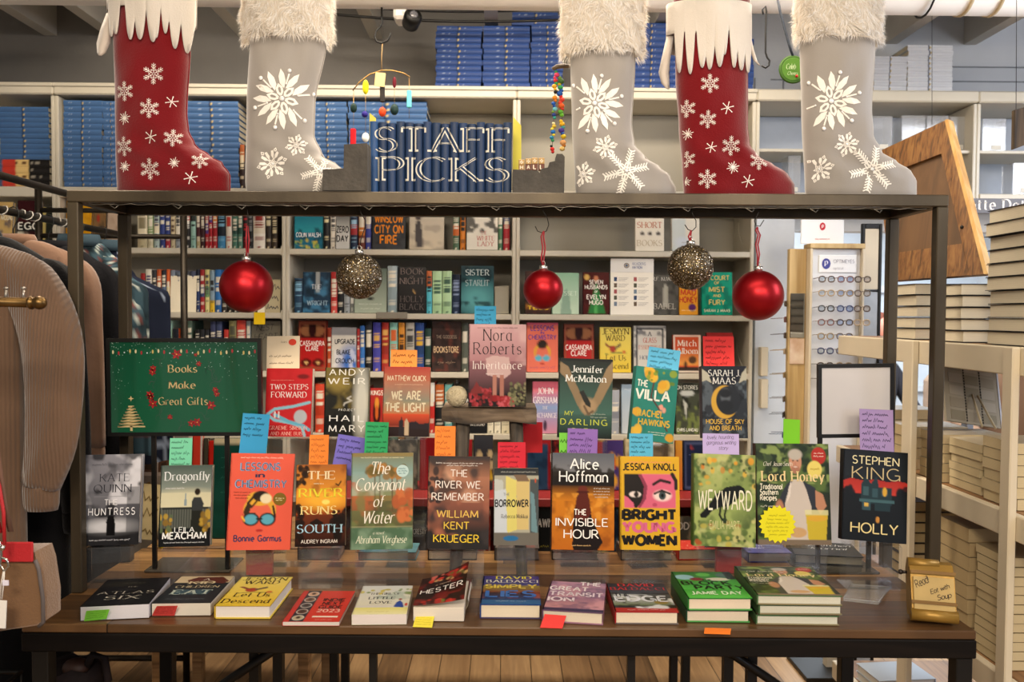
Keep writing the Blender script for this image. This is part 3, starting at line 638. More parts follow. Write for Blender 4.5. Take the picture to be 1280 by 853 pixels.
spine_row([(698,704,490,'#35404a','#20272e'),(704.6,714,490,'#b0463c','#d8d0c0'),(714.6,726,490,'#506a86','#364a60'),(726.6,738,490,'#2c3038','#454a54'),(738.6,750,488,'#c05a50','#58804e'),(750.6,762,486,'#7f8a80','#5c665e'),(763,774,488,'#a8acb4','#888d96'),(826,834,490,'#54606c','#38424c'),(834.6,842,490,'#8a2f2c','#b8504a')],
     543,'D',YF,'lowest shelf beside the pillar','spines on the lowest shelf of the bookcase beside the pillar')
def face_book(px0,px1,top,base,level,Y,art,texts,label,spine,lean=5,res=(20,30),group=None,t=.022):
  M, w, h = stand_M(px0, px1, top, base, Y, lean); M.translation.z = SH[level] + .0008
  return make_book(label, w, h, t, art, texts, spine, True, M=M, res=res, group=group)
A_ = Art
def art_clare(seed):
  a=A_(24,36,'#b3201f',seed);a.rect(0,0,1,.36,'#4a1414').ell(.3,.2,.22,.11,'#8a5a3a').ell(.7,.2,.22,.11,'#8a5a3a').ell(.5,.18,.14,.14,'#2a0d0d').line([(.06,.05),(.94,.05),(.94,.95),(.06,.95),(.06,.05)],.03,'#8a4a32')
  a.ell(.3,.84,.2,.08,'#5a1412').ell(.72,.84,.2,.08,'#5a1412').ell(.3,.84,.07,.03,'#d8b070').ell(.72,.84,.07,.03,'#d8b070');return a
YF2 = YS + .035
FB = face_book
FB(369,404,262,313,'A',YF2,A_(20,28,'#1d6a86').grad('#12506e','#2f9aa8',0,.6).cloud('#0f3c4c',5,.8,.5,.7,.5).blobs(26,['#d8c84a','#8ab44a'],.02,.05,(0,.8,1,1)),[('COLIN WALSH',.5,.72,.10,.86,'#e9eef0','bold'),('KALA',.5,.2,.16,.8,'#e0763a','bold')],'teal face-out novel with yellow specks and white lettering, top shelf','#174a5c')
FB(420.5,437.5,268,313,'A',YF2,A_(12,18,'#d8d8d4').grad('#2a2a2c','#cfcfca',0,.5),[('ZERO',.5,.55,.16,.85,'#1a1a1a','bold'),('DAY',.5,.8,.16,.8,'#1a1a1a','bold')],'small black and white face-out thriller beside a white spine, top shelf','#222')
FB(466,507,258,313,'A',YF2,A_(20,28,'#3a3c40').cloud('#26282c',5,.8),[('WINSLOW',.5,.40,.16,.84,'#e88a1e','bold'),('CITY ON',.5,.64,.17,.84,'#e88a1e','bold'),('FIRE',.5,.88,.18,.5,'#e88a1e','bold')],'charcoal face-out book with large orange lettering, top shelf','#2a2b2e')
a=A_(20,26,'#b8ac98').grad('#b9b0a2','#cdbfa6').cloud('#94887c',4,.6,.45,.7,.4).poly([(.2,.95),(.16,.55),(.2,.3),(.32,.3),(.38,.6),(.4,.95)],'#3c3638').ell(.26,.24,.08,.06,'#4a3c38').ell(.26,.19,.1,.05,'#232024')
FB(512,555,262,313,'A',YF2,a,[],'pale grey book showing a woman in a dark coat, top shelf','#8c8476')
FB(583,622,258,313,'A',YF2,A_(20,28,'#e6e0d2').cloud('#2a2826',6,.9,.48,.56,0,.62),[('THE',.55,.66,.08,.2,'#c88a80','serif'),('WHITE',.62,.79,.10,.55,'#c87a70','serif'),('LADY',.62,.92,.10,.5,'#c87a70','serif')],'white face-out book with black branches and pink lettering, top shelf','#4a4744')
FB(379.5,413,343,393,'B',YF2,A_(18,28,'#22394e').cloud('#4a86ac',4,.8,.45,.65).cloud('#16222c',5,.7).rect(.46,0,.60,.5,'#c8ccc8',.6),[('THE',.5,.42,.11,.35,'#d6dce0','serif'),('WRIGHT',.55,.82,.11,.75,'#a8c4d4','serif')],'dark blue face-out novel left of the glitter ball, second shelf','#1a2a3a')
FB(443.5,483.6,338,393,'B',YF2,A_(20,28,'#7f8c7e').grad('#5e6c62','#a9b4a2').ell(.5,.68,.12,.03,'#2c302c'),[('~',.5,.82,.04,.7,'#e4e8dc',''),('~',.5,.92,.04,.6,'#e4e8dc','')],'misty grey-green face-out book right below the glitter ball','#59645a')
FB(498,532.6,336,393,'B',YF2,A_(18,26,'#1e1c1d').ell(.6,.52,.06,.05,'#c8a060').ell(.64,.50,.06,.05,'#1e1c1d'),[('BOOK',.5,.16,.13,.8,'#8a7a74','thinserif'),('OF',.5,.24,.05,.14,'#8a7a74','thinserif'),('NIGHT',.5,.37,.13,.86,'#8a7a74','thinserif'),('HOLLY',.5,.76,.13,.8,'#6e6460','thinserif'),('BLACK',.5,.93,.13,.84,'#6e6460','thinserif')],'black face-out book with a tiny gold moon, second shelf','#141414')
FB(576,617,334,393,'B',YF2,A_(20,30,'#22424a').ell(.5,.68,.55,.32,'#5fa6aa',1.2).cloud('#12262c',6,.8,.5,.62,0,.35).cloud('#12262c',6,.8,.52,.66,.75).ell(.45,.68,.06,.02,'#10181a'),[('SISTER',.5,.2,.12,.7,'#cfe0e0','serif'),('STARLIT',.5,.42,.12,.7,'#bcd4d6','serif')],'tall dark teal face-out book with glowing middle, second shelf','#16282e')
FB(373.5,408.6,404,466,'C',YF2,art_clare(3),[('CASSANDRA',.5,.5,.09,.86,'#f4e4dc','bold'),('CLARE',.5,.6,.09,.45,'#f4e4dc','bold')],'red and maroon ornate face-out book beside the small orange spine','#4a1414')
FB(415,445.6,412,466,'C',YF2,A_(16,26,'#d6d2c8').rect(0,0,1,.2,'#8c8c90').ell(.85,.8,.5,.35,'#3c6cc0',.9).cloud('#e8eaf0',5,.6,.5,.65,.5),[('UPGRADE',.55,.38,.10,.8,'#2a3038','bold'),('BLAKE',.5,.62,.10,.55,'#2a3038','bold'),('CROUCH',.55,.82,.10,.72,'#2a3448','bold')],'white face-out book with a blue lower corner, third shelf','#7a7c84')
FB(540,576,404,466,'C',YF2,A_(18,28,'#3c2c28').cloud('#1e1716',5,.9).cloud('#7a3a2c',6,.5,.55,.7),[('THE GODDESS',.5,.34,.06,.7,'#8a7a6a','bold'),('BOOKSTORE',.5,.62,.11,.86,'#d8b890','bold'),('~',.5,.84,.05,.6,'#c8a888','')],'dark brown face-out book beside the pink-brown romance book','#241a18')
FB(463,480,488,543,'D',YF2,A_(14,24,'#b5312c').ell(.5,.55,.28,.3,'#3a1616').ell(.5,.35,.16,.14,'#e89a3a').ell(.5,.55,.12,.16,'#d86a2c'),[('KINGS',.5,.16,.1,.86,'#f0e4d4','bold')],'narrow red face-out book with a lantern between two front books','#6e1c1a')
FB(582,608.6,488,543,'D',YF2,A_(14,22,'#16171a'),[('NIGHT',.5,.36,.14,.9,'#e8e4da','boldserif'),('SOULS',.5,.62,.17,.9,'#f0ece0','boldserif'),('JEN LYONS',.5,.84,.09,.8,'#e8e4da','serif')],'black book with white lettering seen below the wooden stool seat','#111')
FB(793,829,262,313,'A',YF2,A_(18,24,'#ece4d2').blobs(0,['#333'],.1,.2).ell(.25,.12,.07,.06,'#4a4440').ell(.52,.12,.07,.06,'#4a4440').ell(.78,.12,.07,.06,'#4a4440').ell(.25,.58,.07,.05,'#4a4440').ell(.52,.58,.07,.05,'#4a4440').ell(.8,.58,.07,.05,'#4a4440'),[('SHORT',.5,.44,.14,.84,'#c87a5c','serif'),('BOOKS',.5,.88,.14,.84,'#c8b898','serif')],'white face-out book with small drawings on the nearly empty top shelf','#d8d0be')
FB(838.6,873,264,313,'A',YF2,A_(18,24,'#e9e2d0').rect(0,0,.5,1,'#d3d9d2').ell(.4,.8,.3,.15,'#d8dfe4',.8),[('~',.6,.8,.04,.5,'#9a9488','')],'pale cream face-out book behind the right glitter ball','#d8d0be')
FB(656,688,342,395,'B',YF2,A_(16,24,'#3a2420').rect(0,.78,1,.9,'#8a5a22').cloud('#6a3a28',5,.6),[('TESS',.5,.9,.08,.8,'#e8c23c','bold')],'brown and orange book half hidden behind the smaller red bauble','#2a1a16')
FB(689.6,723,344,395,'B',YF2,A_(16,24,'#a4c8ae').grad('#8fbca0','#c2d8c0').poly([(.3,1),(.42,.45),(.55,.4),(.66,.6),(.72,1)],'#6c8f80',.7),[('ULYSSET',.5,.55,.1,.86,'#d8e8d8','serif')],'pale green misty face-out book right of the smaller red bauble','#7fa48c')
FB(728,761,343,395,'B',YF2,A_(20,30,'#4c1512').cloud('#301010',4,.7).poly([(.5,.2),(.2,.98),(.86,.98)],'#2e7a3c').poly([(.5,.3),(.42,.98),(.56,.98)],'#54a85a').ell(.5,.16,.09,.08,'#c8805a').ell(.15,.12,.1,.07,'#d8b060'),[('SEVEN',.5,.28,.09,.5,'#f4efe4','bold'),('HUSBANDS',.5,.40,.09,.84,'#f4efe4','bold'),('OF',.5,.49,.05,.12,'#f4efe4','bold'),('EVELYN',.5,.64,.10,.7,'#f4efe4','bold'),('HUGO',.5,.77,.10,.5,'#f4efe4','bold')],'dark red face-out book with a green triangular dress','#3a1010')
FB(812.6,847,346,395,'B',YF2,A_(18,26,'#56544e').cloud('#35342f',6,.8).poly([(.42,.8),(.46,.3),(.52,.2),(.6,.3),(.64,.8)],'#a8a69a'),[('R.F. KUANG',.5,.14,.09,.86,'#d0ccc0','serif'),('BABEL',.5,.86,.14,.8,'#b8b4a8','serif')],'grey face-out book with a pale tower, right of the white list','#3c3a36')
FB(847.6,871,350,395,'B',YF2,A_(16,26,'#e8a02a').ell(.75,.2,.25,.14,'#7a3a8a').ell(.7,.8,.2,.1,'#5a2a6a'),[('MAD',.5,.46,.16,.8,'#d04a2a','bold'),('HONEY',.5,.66,.15,.9,'#c8402a','bold'),('~',.5,.9,.05,.8,'#fff0d0','')],'orange and purple face-out book below the right glitter ball','#b87a1a')
FB(875.6,914,342,395,'B',YF2,A_(18,28,'#12a487').cloud('#0d6f5e',5,.7,.5,.62),[('A COURT',.5,.18,.10,.8,'#dcd080','bold'),('OF',.5,.28,.06,.16,'#dcd080','bold'),('MIST',.5,.46,.11,.5,'#dcd080','bold'),('AND',.5,.58,.06,.24,'#dcd080','bold'),('FURY',.5,.76,.11,.5,'#dcd080','bold'),('SARAH J. MAAS',.5,.93,.06,.84,'#e8ecd0','bold')],'bright emerald face-out book with yellow lettering, second shelf','#0c7a66')
def art_lessons(w=30, h=44):
  a = A_(w, h, '#df5c46', 5)
  a.ell(.49,.585,.255,.14,'#dba63a',.1).ell(.49,.66,.20,.16,'#e0664c',.1).rect(.2,.68,.8,.84,'#df5c46').poly([(.24,.60),(.30,.50),(.36,.54),(.30,.68),(.26,.70)],'#3a2a1a').poly([(.70,.52),(.75,.60),(.73,.68),(.68,.60)],'#d8a038')
  a.ell(.48,.47,.20,.075,'#e0a838',.1).ell(.50,.445,.13,.055,'#2a211a',.1).ell(.58,.47,.09,.05,'#e8d8b0',.2)
  a.poly([(.3,.52),(.25,.62),(.22,.66),(.27,.55)],'#3a2a1a').line([(.30,.52),(.40,.44),(.52,.42)],.018,'#2a1d14').line([(.36,.56),(.46,.48)],.014,'#4a3018').line([(.7,.55),(.74,.66)],.016,'#2a1d14')
  a.ell(.36,.685,.13,.068,'#26221f',.1).ell(.62,.685,.13,.068,'#26221f',.1).ell(.36,.685,.10,.052,'#5aa4b8',.2).ell(.62,.685,.10,.052,'#5aa4b8',.2).line([(.45,.68),(.53,.68)],.012,'#26221f')
  a.line([(.3,.63),(.42,.62)],.008,'#3a2a20').ell(.5,.80,.055,.014,'#b0302c',.3).line([(.22,.66),(.26,.70)],.014,'#e8b23c');return a
def art_descend(w=24, h=32):
  a=A_(w,h,'#e2c84a',6);a.grad('#e9d66a','#dcbc36');a.ell(.42,.48,.12,.07,'#a8402c').poly([(.3,.46),(.14,.38),(.2,.36),(.42,.46)],'#8a4a34').poly([(.46,.46),(.66,.36),(.7,.41),(.5,.5)],'#6a5a44').line([(.2,.6),(.5,.56),(.85,.58)],.012,'#5a6a3a').ell(.78,.55,.06,.035,'#d07a3a');return a
FB(658,697,405,466,'C',YF2,A_(22,32,'#e2735c').rect(0,0,1,.05,'#d8607a').ell(.5,.6,.27,.18,'#e0a838',.1).ell(.5,.63,.2,.15,'#e2735c',.1).ell(.5,.44,.16,.09,'#2a211a',.2).ell(.38,.72,.12,.06,'#58b0c8',.2).ell(.63,.72,.12,.06,'#58b0c8',.2).ell(.5,.83,.06,.02,'#b0302c'),[('LESSONS',.5,.16,.10,.74,'#7a4a94','bold'),('IN',.5,.23,.05,.1,'#7a4a94','bold'),('CHEMISTRY',.5,.34,.09,.88,'#7a4a94','bold'),('~',.5,.93,.05,.8,'#8a4a8a','')],'coral book with a face in glasses, standing on the back shelf','#c85a48',res=(20,30))
FB(704,742,406,466,'C',YF2,art_clare(4),[('CASSANDRA',.5,.54,.10,.86,'#f4e4dc','bold'),('CLARE',.5,.66,.10,.5,'#f4e4dc','bold')],'red and maroon ornate face-out book between coral and yellow ones','#4a1414')
FB(749,788,410,466,'C',YF2,art_descend(),[('JESMYN',.5,.16,.13,.84,'#5a4a26','serif'),('WARD',.5,.30,.12,.6,'#5a4a26','serif'),('Let Us',.52,.74,.12,.62,'#5a4a1e','serif'),('Descend',.5,.92,.12,.8,'#5a4a1e','serif')],'yellow book with a red bird standing on the back shelf','#c8a838')
FB(791,831.6,408,466,'C',YF2,A_(22,32,'#d0ccc2').cloud('#5a5c62',9,.8,.5,.58).rect(.14,.2,.86,.95,'#d0ccc2').line([(.1,.06),(.9,.06),(.9,.94),(.1,.94),(.1,.06)],.03,'#34363c'),[('A',.5,.22,.09,.1,'#3a3a40','serif'),('GLASS',.5,.36,.10,.4,'#c8503a','serif'),('ESSENTIALS',.5,.5,.08,.66,'#c86a4a','serif'),('HOLIDAY',.5,.72,.08,.6,'#3a4a6a','serif')],'grey book with an ornate dark border, second from the red note','#9c9a92')
FB(840,875,419,466,'C',YF2,A_(20,28,'#d4562c').grad('#cf4a2a','#e8a04a',.3,.8).rect(0,.86,1,1,'#3a2a22').ell(.7,.66,.14,.1,'#5a3c24').ell(.45,.8,.05,.1,'#2a1c16').line([(.04,.03),(.96,.03),(.96,.97),(.04,.97),(.04,.03)],.03,'#e8d8c8'),[('Mitch',.5,.30,.16,.64,'#f6eee0','serif'),('Albom',.5,.50,.15,.74,'#f6eee0','serif')],'orange book with pale border left of the red note','#b8442a')
FB(882,915,416,466,'C',YF2,A_(12,18,'#9a2a28'),[],'dark red book mostly hidden behind the red note','#7a2020')
FB(665,697,479,543,'D',YF2,A_(18,30,'#d86a80').grad('#d8707c','#8aa4d0',.15,.5).grad('#8aa4d0','#d890a8',.5,1).ell(.5,.85,.07,.1,'#3a2a40'),[('JOHN',.5,.24,.12,.6,'#f6eef0','boldserif'),('GRISHAM',.5,.42,.12,.92,'#f6eef0','boldserif'),('THE',.5,.54,.06,.2,'#f6eef0','serif'),('EXCHANGE',.5,.70,.09,.92,'#f6eef0','serif')],'pink and pale blue face-out book beside the wooden stool','#a8506a')
FB(776,800,482,543,'D',YF2,A_(12,18,'#a9bccc').grad('#9ab0c4','#c8d0d4'),[('~',.5,.12,.05,.7,'#e8eef0','')],'pale blue face-out book behind the tilted teal book','#8a9cac')
FB(843,873,480,543,'D',YF2,A_(20,32,'#454a3c').cloud('#7c8a4a',7,.8,.48,.62,.45).cloud('#1f221c',5,.8,.5,.65,0,.5).poly([(.3,.3),(.5,.42),(.44,.72),(.38,.5)],'#c8ccc4').ell(.5,.2,.3,.06,'#c0c6c4'),[('ON STORIES',.5,.12,.07,.86,'#dfe2d8','bold'),('CHRIS LANDAU',.5,.95,.06,.86,'#eef0e4','bold')],'mossy green stories book beside the tilted teal book','#2c2f26')
def card(name,label,cat,px0,py0,px1,py1,Y,col,lines=(),lean=4,rot=0,th=.0012,z=None,ink='#3a3a44',hand=True,yaw=0,extra=None,group=None,lh=None):
  """stiff card or paper note, with its writing as a part"""
  M, w, h = stand_M(px0, px1, py0, py1, Y, lean, rot, yaw)
  if z is not None: M.translation.z = z
  o = thing(name, label, cat, group=group); m = MB().mat(PAPER)
  nx,nz=6,6;rnd=random.Random(int(px0*7+py0));curl=rnd.uniform(.0,.004) if cat=='note' else 0
  c = lin(col)
  f=lambda u,v:Vector(((u-.5)*w,-curl*(2*u-1)**2-curl*1.5*(1-v)**3,v*h))
  m.color(col);m.grid(lambda u,v:f(u,v)+Vector((0,-th,0)),nx,nz);m.grid(lambda u,v:f(1-u,v),nx,nz)
  for a, b in (((0, 0), (1, 0)), ((1, 0), (1, 1)), ((1, 1), (0, 1)), ((0, 1), (0, 0))):
    P = [f(*a), f(*b)]; t = Vector((0, -th, 0)); m.poly([P[0] + t, P[0], P[1], P[1] + t])
  if lines:
    L = m; fn = lambda x, zz: (x, f(x / w + .5, zz / h).y - th - .0006, zz); n = len(lines)
    for i, s in enumerate(lines):
      b = h * (1 - (i + 1) / (n + .35)); lh_ = lh or h / (n + 1) * .56
      if s=='~':scribble(L,-w*.42,w*rnd.uniform(.2,.44),b,lh_,rnd,ink,fn,max(.0006,lh_*.095))
      elif s:put_text(L,s,rnd.uniform(-.03,.03)*w,b,lh_*1.25,None,'hand',ink,fn,rot=rnd.uniform(-.02,.05))
  m.build('paper', o)
  o.matrix_world = M
  if extra: extra(o, w, h, th)
  return o
def list_card(o, w, h, th):
  m = MB().mat(PAPER); e = -th - .0007
  def R(u0,v0,u1,v1,c):m.poly([((u0-.5)*w,e,(1-v1)*h),((u1-.5)*w,e,(1-v1)*h),((u1-.5)*w,e,(1-v0)*h),((u0-.5)*w,e,(1-v0)*h)],c)
  for i in range(5):
    for j, u in enumerate((.08, .54)):
      v=.33+i*.11;R(u,v,u+.07,v+.075,['#3a4a6a','#6a5a4a','#a85a5a','#5a5a4a','#7a8a9a'][(i+2*j)%5])
      for k in range(3):R(u+.1,v+.012+k*.024,u+.34-.04*k,v+.02+k*.024,'#b0aca4')
  m.build('printed_list', o)
  m=MB().mat(PAPER);m.box(-w/2,w/2,-th-.002,-th-.0008,h*.755,h,'#e9e7e2');m.build('header_strip',o)
  m = MB().mat(PAPER); y = -th - .003
  for r,c in ((.062,'#6a6a78'),(.046,'#c8b89a'),(.03,'#5a6a8a')):m.poly([((-.13)*w+r*w*math.cos(k*math.pi/12),y-(.07-r)*.004,h*.875+r*w*math.sin(k*math.pi/12)) for k in range(24)],c)
  put_text(m,'READERS',.16*w,h*.885,h*.045,.3*w,'sans','#7a86a8',lambda x,z:(x,y,z));put_text(m,'NATION',.12*w,h*.82,h*.045,.22*w,'bold','#7a86a8',lambda x,z:(x,y,z))
  m.build('round_logo', o)
card('list_card','tall white printed list with a round logo header on the second shelf','card',763,325,817,395,YS+.012,'#f4efe2',extra=list_card,z=SH['B']+.0008)
card('shelf_card','blank cream card in front of the spines left of the big red bauble','card',213,348,245,393,YS+.012,'#f3e9cf',z=SH['B']+.0008)
card('shelf_card','small white card partly behind the big red bauble','card',322,360,331,393,YS+.012,'#efe6d0',z=SH['B']+.0008)
card('shelf_card','tan card right of the big red bauble','card',331.5,352,350,393,YS+.012,'#b9ad8c',('~','~','~'),z=SH['B']+.0008)
card('shelf_card','grey title card at the end of the shelf above the green sign','card',314,404,350,466,YS+.012,'#6f6a5c',('NEST','HEART','','',''),z=SH['C']+.0008,ink='#2c2a26',lh=.022)
o=thing('bookend_box','plain grey box at the end of the second shelf beside the dark teal book','box',((at(627,393,YS).x),YS+.02,SH['B']+.001))
m=MB().mat(mat('grey_board','#a8a290',.7,var=.05));m.box(-.032,.032,0,.16,0,.125,bev=.002);m.build('box_body',o);m=MB().mat(mat('pale_board','#b9b3a0',.7));m.box(-.010,.034,-.001,.15,.1252,.128);m.build('box_lid',o)
m=MB().mat(mat('plate_grey','#8d8678',.5));m.box(-.07,.07,-.006,0,-.024,.006,bev=.002);w=m.build('shelf_label');w.location=(at(490,393,YS).x,YS-.0045,SH['B']);tag(w,'small grey label plate on the shelf edge below the glitter ball','label plate')
m=MB().mat(PAPER);m.grid(lambda u,v:Vector(((u-.5)*.05,-.002-.004*(1-v)**2,(v-.9)*.054)),5,5,lambda u,v:lin('#f0c81e'));m.grid(lambda u,v:Vector(((.5-u)*.05,-.001-.004*(1-v)**2,(v-.9)*.054)),5,5,lambda u,v:lin('#f0c81e'));w=m.build('sticky_note');w.location=(at(325,395,YS).x,YS-.0045,SH['B']-.004)
tag(w, 'small yellow sticky note on the shelf edge under the big red bauble', 'note')
# ---- stacks of blue volumes
M_BLUE = print_mat(.5, .35)
def volume_mesh(w, d, t, col='#2f568f', band='#1c3050', let='#b9c6d8', seed=0, pg='#d8cdb4'):
  m = MB().mat(M_BLUE); r = random.Random(seed); n = 34; L = [r.random() for _ in range(n)]
  def cf(u, v):
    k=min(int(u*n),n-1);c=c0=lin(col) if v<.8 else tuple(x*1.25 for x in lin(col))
    if .40<v<.62 and (.12<u<.34 or .58<u<.70) and L[k]<.28:return tuple(x*.5+y*.5 for x,y in zip(lin(let),c0))
    if .46 < u < .50: return lin(band)
    if .50 <= u < .515 and .3 < v < .7: return lin('#c8b070')
    return c
  def pos(u, v): return (w * (u - .5), -math.sin(v * math.pi) * min(.004, t * .2), t * v)
  m.grid(pos, n, 5, cf, True)
  m.box(-w/2,w/2,0,d,0,.0025,col);m.box(-w/2,w/2,0,d,t-.0025,t,col);m.box(-w/2+.003,w/2-.003,.0008,d-.003,.0025,t-.0025,pg)
  return m
def volume_stack(px0,px1,py_top,n,zbase,Y,where,group,col='#2f568f',jitter=.004,first=None,name='blue_volume',adj='blue'):
  """a stack of lying books, every one an object; copies share the mesh of the lowest"""
  a,b=at(px0,py_top+50,Y),at(px1,py_top+50,Y);w=b.x-a.x;t=(at(px0,py_top,Y).z-zbase)/n;rnd=random.Random(int(px0*13+py_top));src=None
  for k in range(n):
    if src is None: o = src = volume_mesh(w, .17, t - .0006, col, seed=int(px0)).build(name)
    else: o = src.copy(); COL.objects.link(o)
    o.location=((a.x+b.x)/2+rnd.uniform(-1,1)*jitter,Y+rnd.uniform(0,jitter),zbase+k*t);o.rotation_euler=(0,0,rnd.uniform(-.012,.012))
    tag(o, '%s volume, %s from bottom, %s' % (adj, ordn(k), where), 'book', group)
ZU=SH['upper']+.001;ZT=ZTOP+.001;G1='blue volumes stacked in the upper shelves';G2='blue volumes stacked on top of the bookcases'
B1, B2, B3 = '#3d5f8c', '#37588a', '#2a4580'
volume_stack(0, 62, 133, 10, ZU + 4 * .031, YF, 'on the red-banded books at the far left', G1, B1)
volume_stack(79.5,128,125,15,ZU,YF,'left of the left red stocking',G1,B1);volume_stack(129,150,126,15,ZU,YF,'just behind the left red stocking',G1,B1)
volume_stack(232,299,126,15,ZU,YF,'between the left red stocking and left grey stocking',G1,B1)
volume_stack(385,434,126,15,ZU,YF,'right of the left grey stocking',G1,B1);volume_stack(436,534,126,15,ZU,YF,'behind the STAFF PICKS books and mobile',G1,B1)
volume_stack(545,602,32,11,ZT,YF,'leftmost stack on cabinet above STAFF PICKS',G2,B3);volume_stack(604,662,32,11,ZT,YF,'second stack on cabinet above STAFF PICKS',G2,B3);volume_stack(664,704,30,11,ZT,YF+.003,'on the cabinet top left of the white fur cuff',G2,B3)
volume_stack(640,700,15,2,ZT+(Zs(31)-ZT)+.011,YF+.012,'laid across the tops of two blue stacks',G2,B3,.001)
volume_stack(792,836,28,11,ZT,YF,'on the cabinet top right of the middle fur cuff',G2,B3);volume_stack(838,878,28,11,ZT,YF,'on the cabinet top behind the right red stocking cuff',G2,B3);volume_stack(900,941,48,8,ZT,YF,'on the cabinet top just right of the right red stocking',G2,B3)
for k in range(4):
  t = .031; m = MB().mat(PRINT); wv = at(62, 200, YF).x - at(-4, 200, YF).x; r = random.Random(k)
  L = [r.random() for _ in range(20)]
  def cf(u, v):
    if u < .12: return lin('#4a5a78')
    if u < .34: return lin('#c23a2a')
    if u<.60:return lin('#d8b878') if L[int(u*20)%20]<.75 or not .2<v<.8 else lin('#6a4a2a')
    return lin('#1a1817') if not (.66<u<.9 and .35<v<.65 and L[int(u*20)%20]<.5) else lin('#8a8478')
  m.grid(lambda u,v:(wv*(u-.5),-math.sin(v*math.pi)*.004,(t-.0006)*v),24,5,cf);m.box(-wv/2,wv/2,0,.17,0,.003,'#1a1817');m.box(-wv/2,wv/2,0,.17,t-.0036,t-.0006,'#1a1817');m.box(-wv/2+.003,wv/2-.003,.0008,.16,.003,t-.0036,'#d8cdb4')
  o=m.build('banded_book');o.location=(at(29,200,YF).x,YF+.002,ZU+k*t);tag(o,'black book with red and gold bands, %s from the bottom below the blue stack'%ordn(k),'book','red and gold banded books on the upper shelf')
spine_book(299.6,306,184,238,'#2a1a18','#a85a2c',YF,ZU,'single upright dark book beside the left grey stocking',None,501,'#d8c8a8')
M_BLUE_KEEP = M_BLUE
volume_stack(1092,1133,70,6,ZT,YF,'cabinet top right of the fur cuff','white volumes on the right cabinet top','#c6c8cc',.002,name='white_volume',adj='white')
volume_stack(1134,1190,56,9,ZT,YF,'cabinet top above the wooden panel','white volumes on the right cabinet top','#cfd1d4',.002,name='white_volume',adj='white')
M_ACR = clear_mat('clear_acrylic'); M_ACR2 = clear_mat('cloudy_acrylic', (1, 1, 1), .10, .16, .1)
def acrylic_box(px0, px1, py0, py1, Y, label, z=None):
  a,b=at(px0,py1,Y),at(px1,py0,Y);w,h=b.x-a.x,b.z-a.z;d=.09;z=a.z if z is None else z;t=.004
  o = thing('acrylic_box', label, 'box', ((a.x + b.x) / 2, Y, z));
  for nm,bx in (('front_sheet',(-w/2,w/2,0,t,0,h)),('side_sheet',(-w/2,-w/2+t,t,d,0,h)),('side_sheet',(w/2-t,w/2,t,d,0,h)),('base_sheet',(-w/2+t,w/2-t,t,d,0,t))):
    m = MB().mat(M_ACR2); m.box(*bx); m.build(nm, o)
  m=MB().mat(PAPER);m.box(-w*.12,w*.3,-.0015,-.0005,.012,.032,'#d8d4c8');m.build('price_label',o)
zz = Zs(182) + .0012
for k,(x0,x1,y0,w) in enumerate([(1090,1116,138,'leftmost'),(1127,1157,137,'second'),(1158,1186,137,'third'),(1187,1209,138,'fourth')]):
  acrylic_box(x0,x1,y0,182,YS+.07,'clear box on the wall cabinet shelf above the wooden panel, %s%s'%(w,'' if k==0 else ' from the left'),zz)
acrylic_box(1228, 1258, 140, 182, YS + .07, 'clear box on the farthest right cabinet shelf', zz)
acrylic_box(1266,1292,198,238,YS+.03,'clear box at the edge of the picture above the shop sign',ZU)
acrylic_box(985,1001,190,238,YS+.06,'grey clear box between the red stocking toe and grey stocking',ZU)
# ---- display table and the steel frame on it
TZ = .75; YAW = -.9 * D2R
T=thing('display_table','long wooden display table with dark edge carrying the rows of books','table',(0,2.022,0),(0,0,YAW))
def part(nm, mt, parent, fn):
  m = MB().mat(mt); fn(m); return m.build(nm, parent)
TX0, TX1, TD = -1.172, 1.158, .665
part('tabletop', M_TABLE, T, lambda m: m.box(TX0, TX1, .002, TD, TZ - .022, TZ, bev=.003))
for bx in ((TX0,TX1,-.001,.034,TZ-.068,TZ-.0225),(TX0,TX1,TD-.034,TD,TZ-.068,TZ-.0225),(TX0,TX0+.034,.035,TD-.035,TZ-.068,TZ-.0225),(TX1-.034,TX1,.035,TD-.035,TZ-.068,TZ-.0225)):
  part('apron_rail', M_APRON, T, lambda m: m.box(*bx, bev=.003))
for x, y in ((-1.15, .005), (1.112, .005), (-1.10, TD - .045), (1.075, TD - .045)):
  part('leg', M_BLACK, T, lambda m: m.box(x, x + .04, y, y + .04, .002, TZ - .069, bev=.002))
for x in (-.322,.325):part('centre_leg',M_BLACK,T,lambda m:m.box(x-.008,x+.011,.05,.07,.002,TZ-.069))
for s, x in ((-1, -.70), (1, .70)):
  for dx in (-.035,.035):part('trestle_leg',M_BLACK,T,lambda m:m.box(x+dx-.014,x+dx+.014,.42,.45,.002,TZ-.069))
  part('trestle_brace',M_BLACK,T,lambda m:m.tube([(x-s*.25,.40,TZ-.075),(x+s*.35,.40,TZ-.48)],.014,6))
  part('trestle_foot', M_BLACK, T, lambda m: m.box(x - .06, x + .06, .3, .6, TZ - .12, TZ - .07))
M_FRAME=mat('brushed_brown_steel','#5d5240',.42,.6,.5,.06,160,.25,5,(1,1,.3),'#372f24')
F=thing('steel_frame','brown steel open frame standing on the table, stockings on top','display frame',(0,2.26,TZ),(0,0,YAW))
FX0, FX1, FD, FH = at(95.5, 430, 2.278).x, at(1168.5, 560, 2.242).x, .285, 1.088
for x in (FX0, FX1):
  for y in (0,FD):part('post',M_FRAME,F,lambda m:m.box(x-.015,x+.015,y-.015,y+.015,.001,FH-.0315,bev=.0025))
  part('side_rail',M_FRAME,F,lambda m:m.box(x-.015,x+.015,.0155,FD-.0155,FH-.0312,FH,bev=.0025))
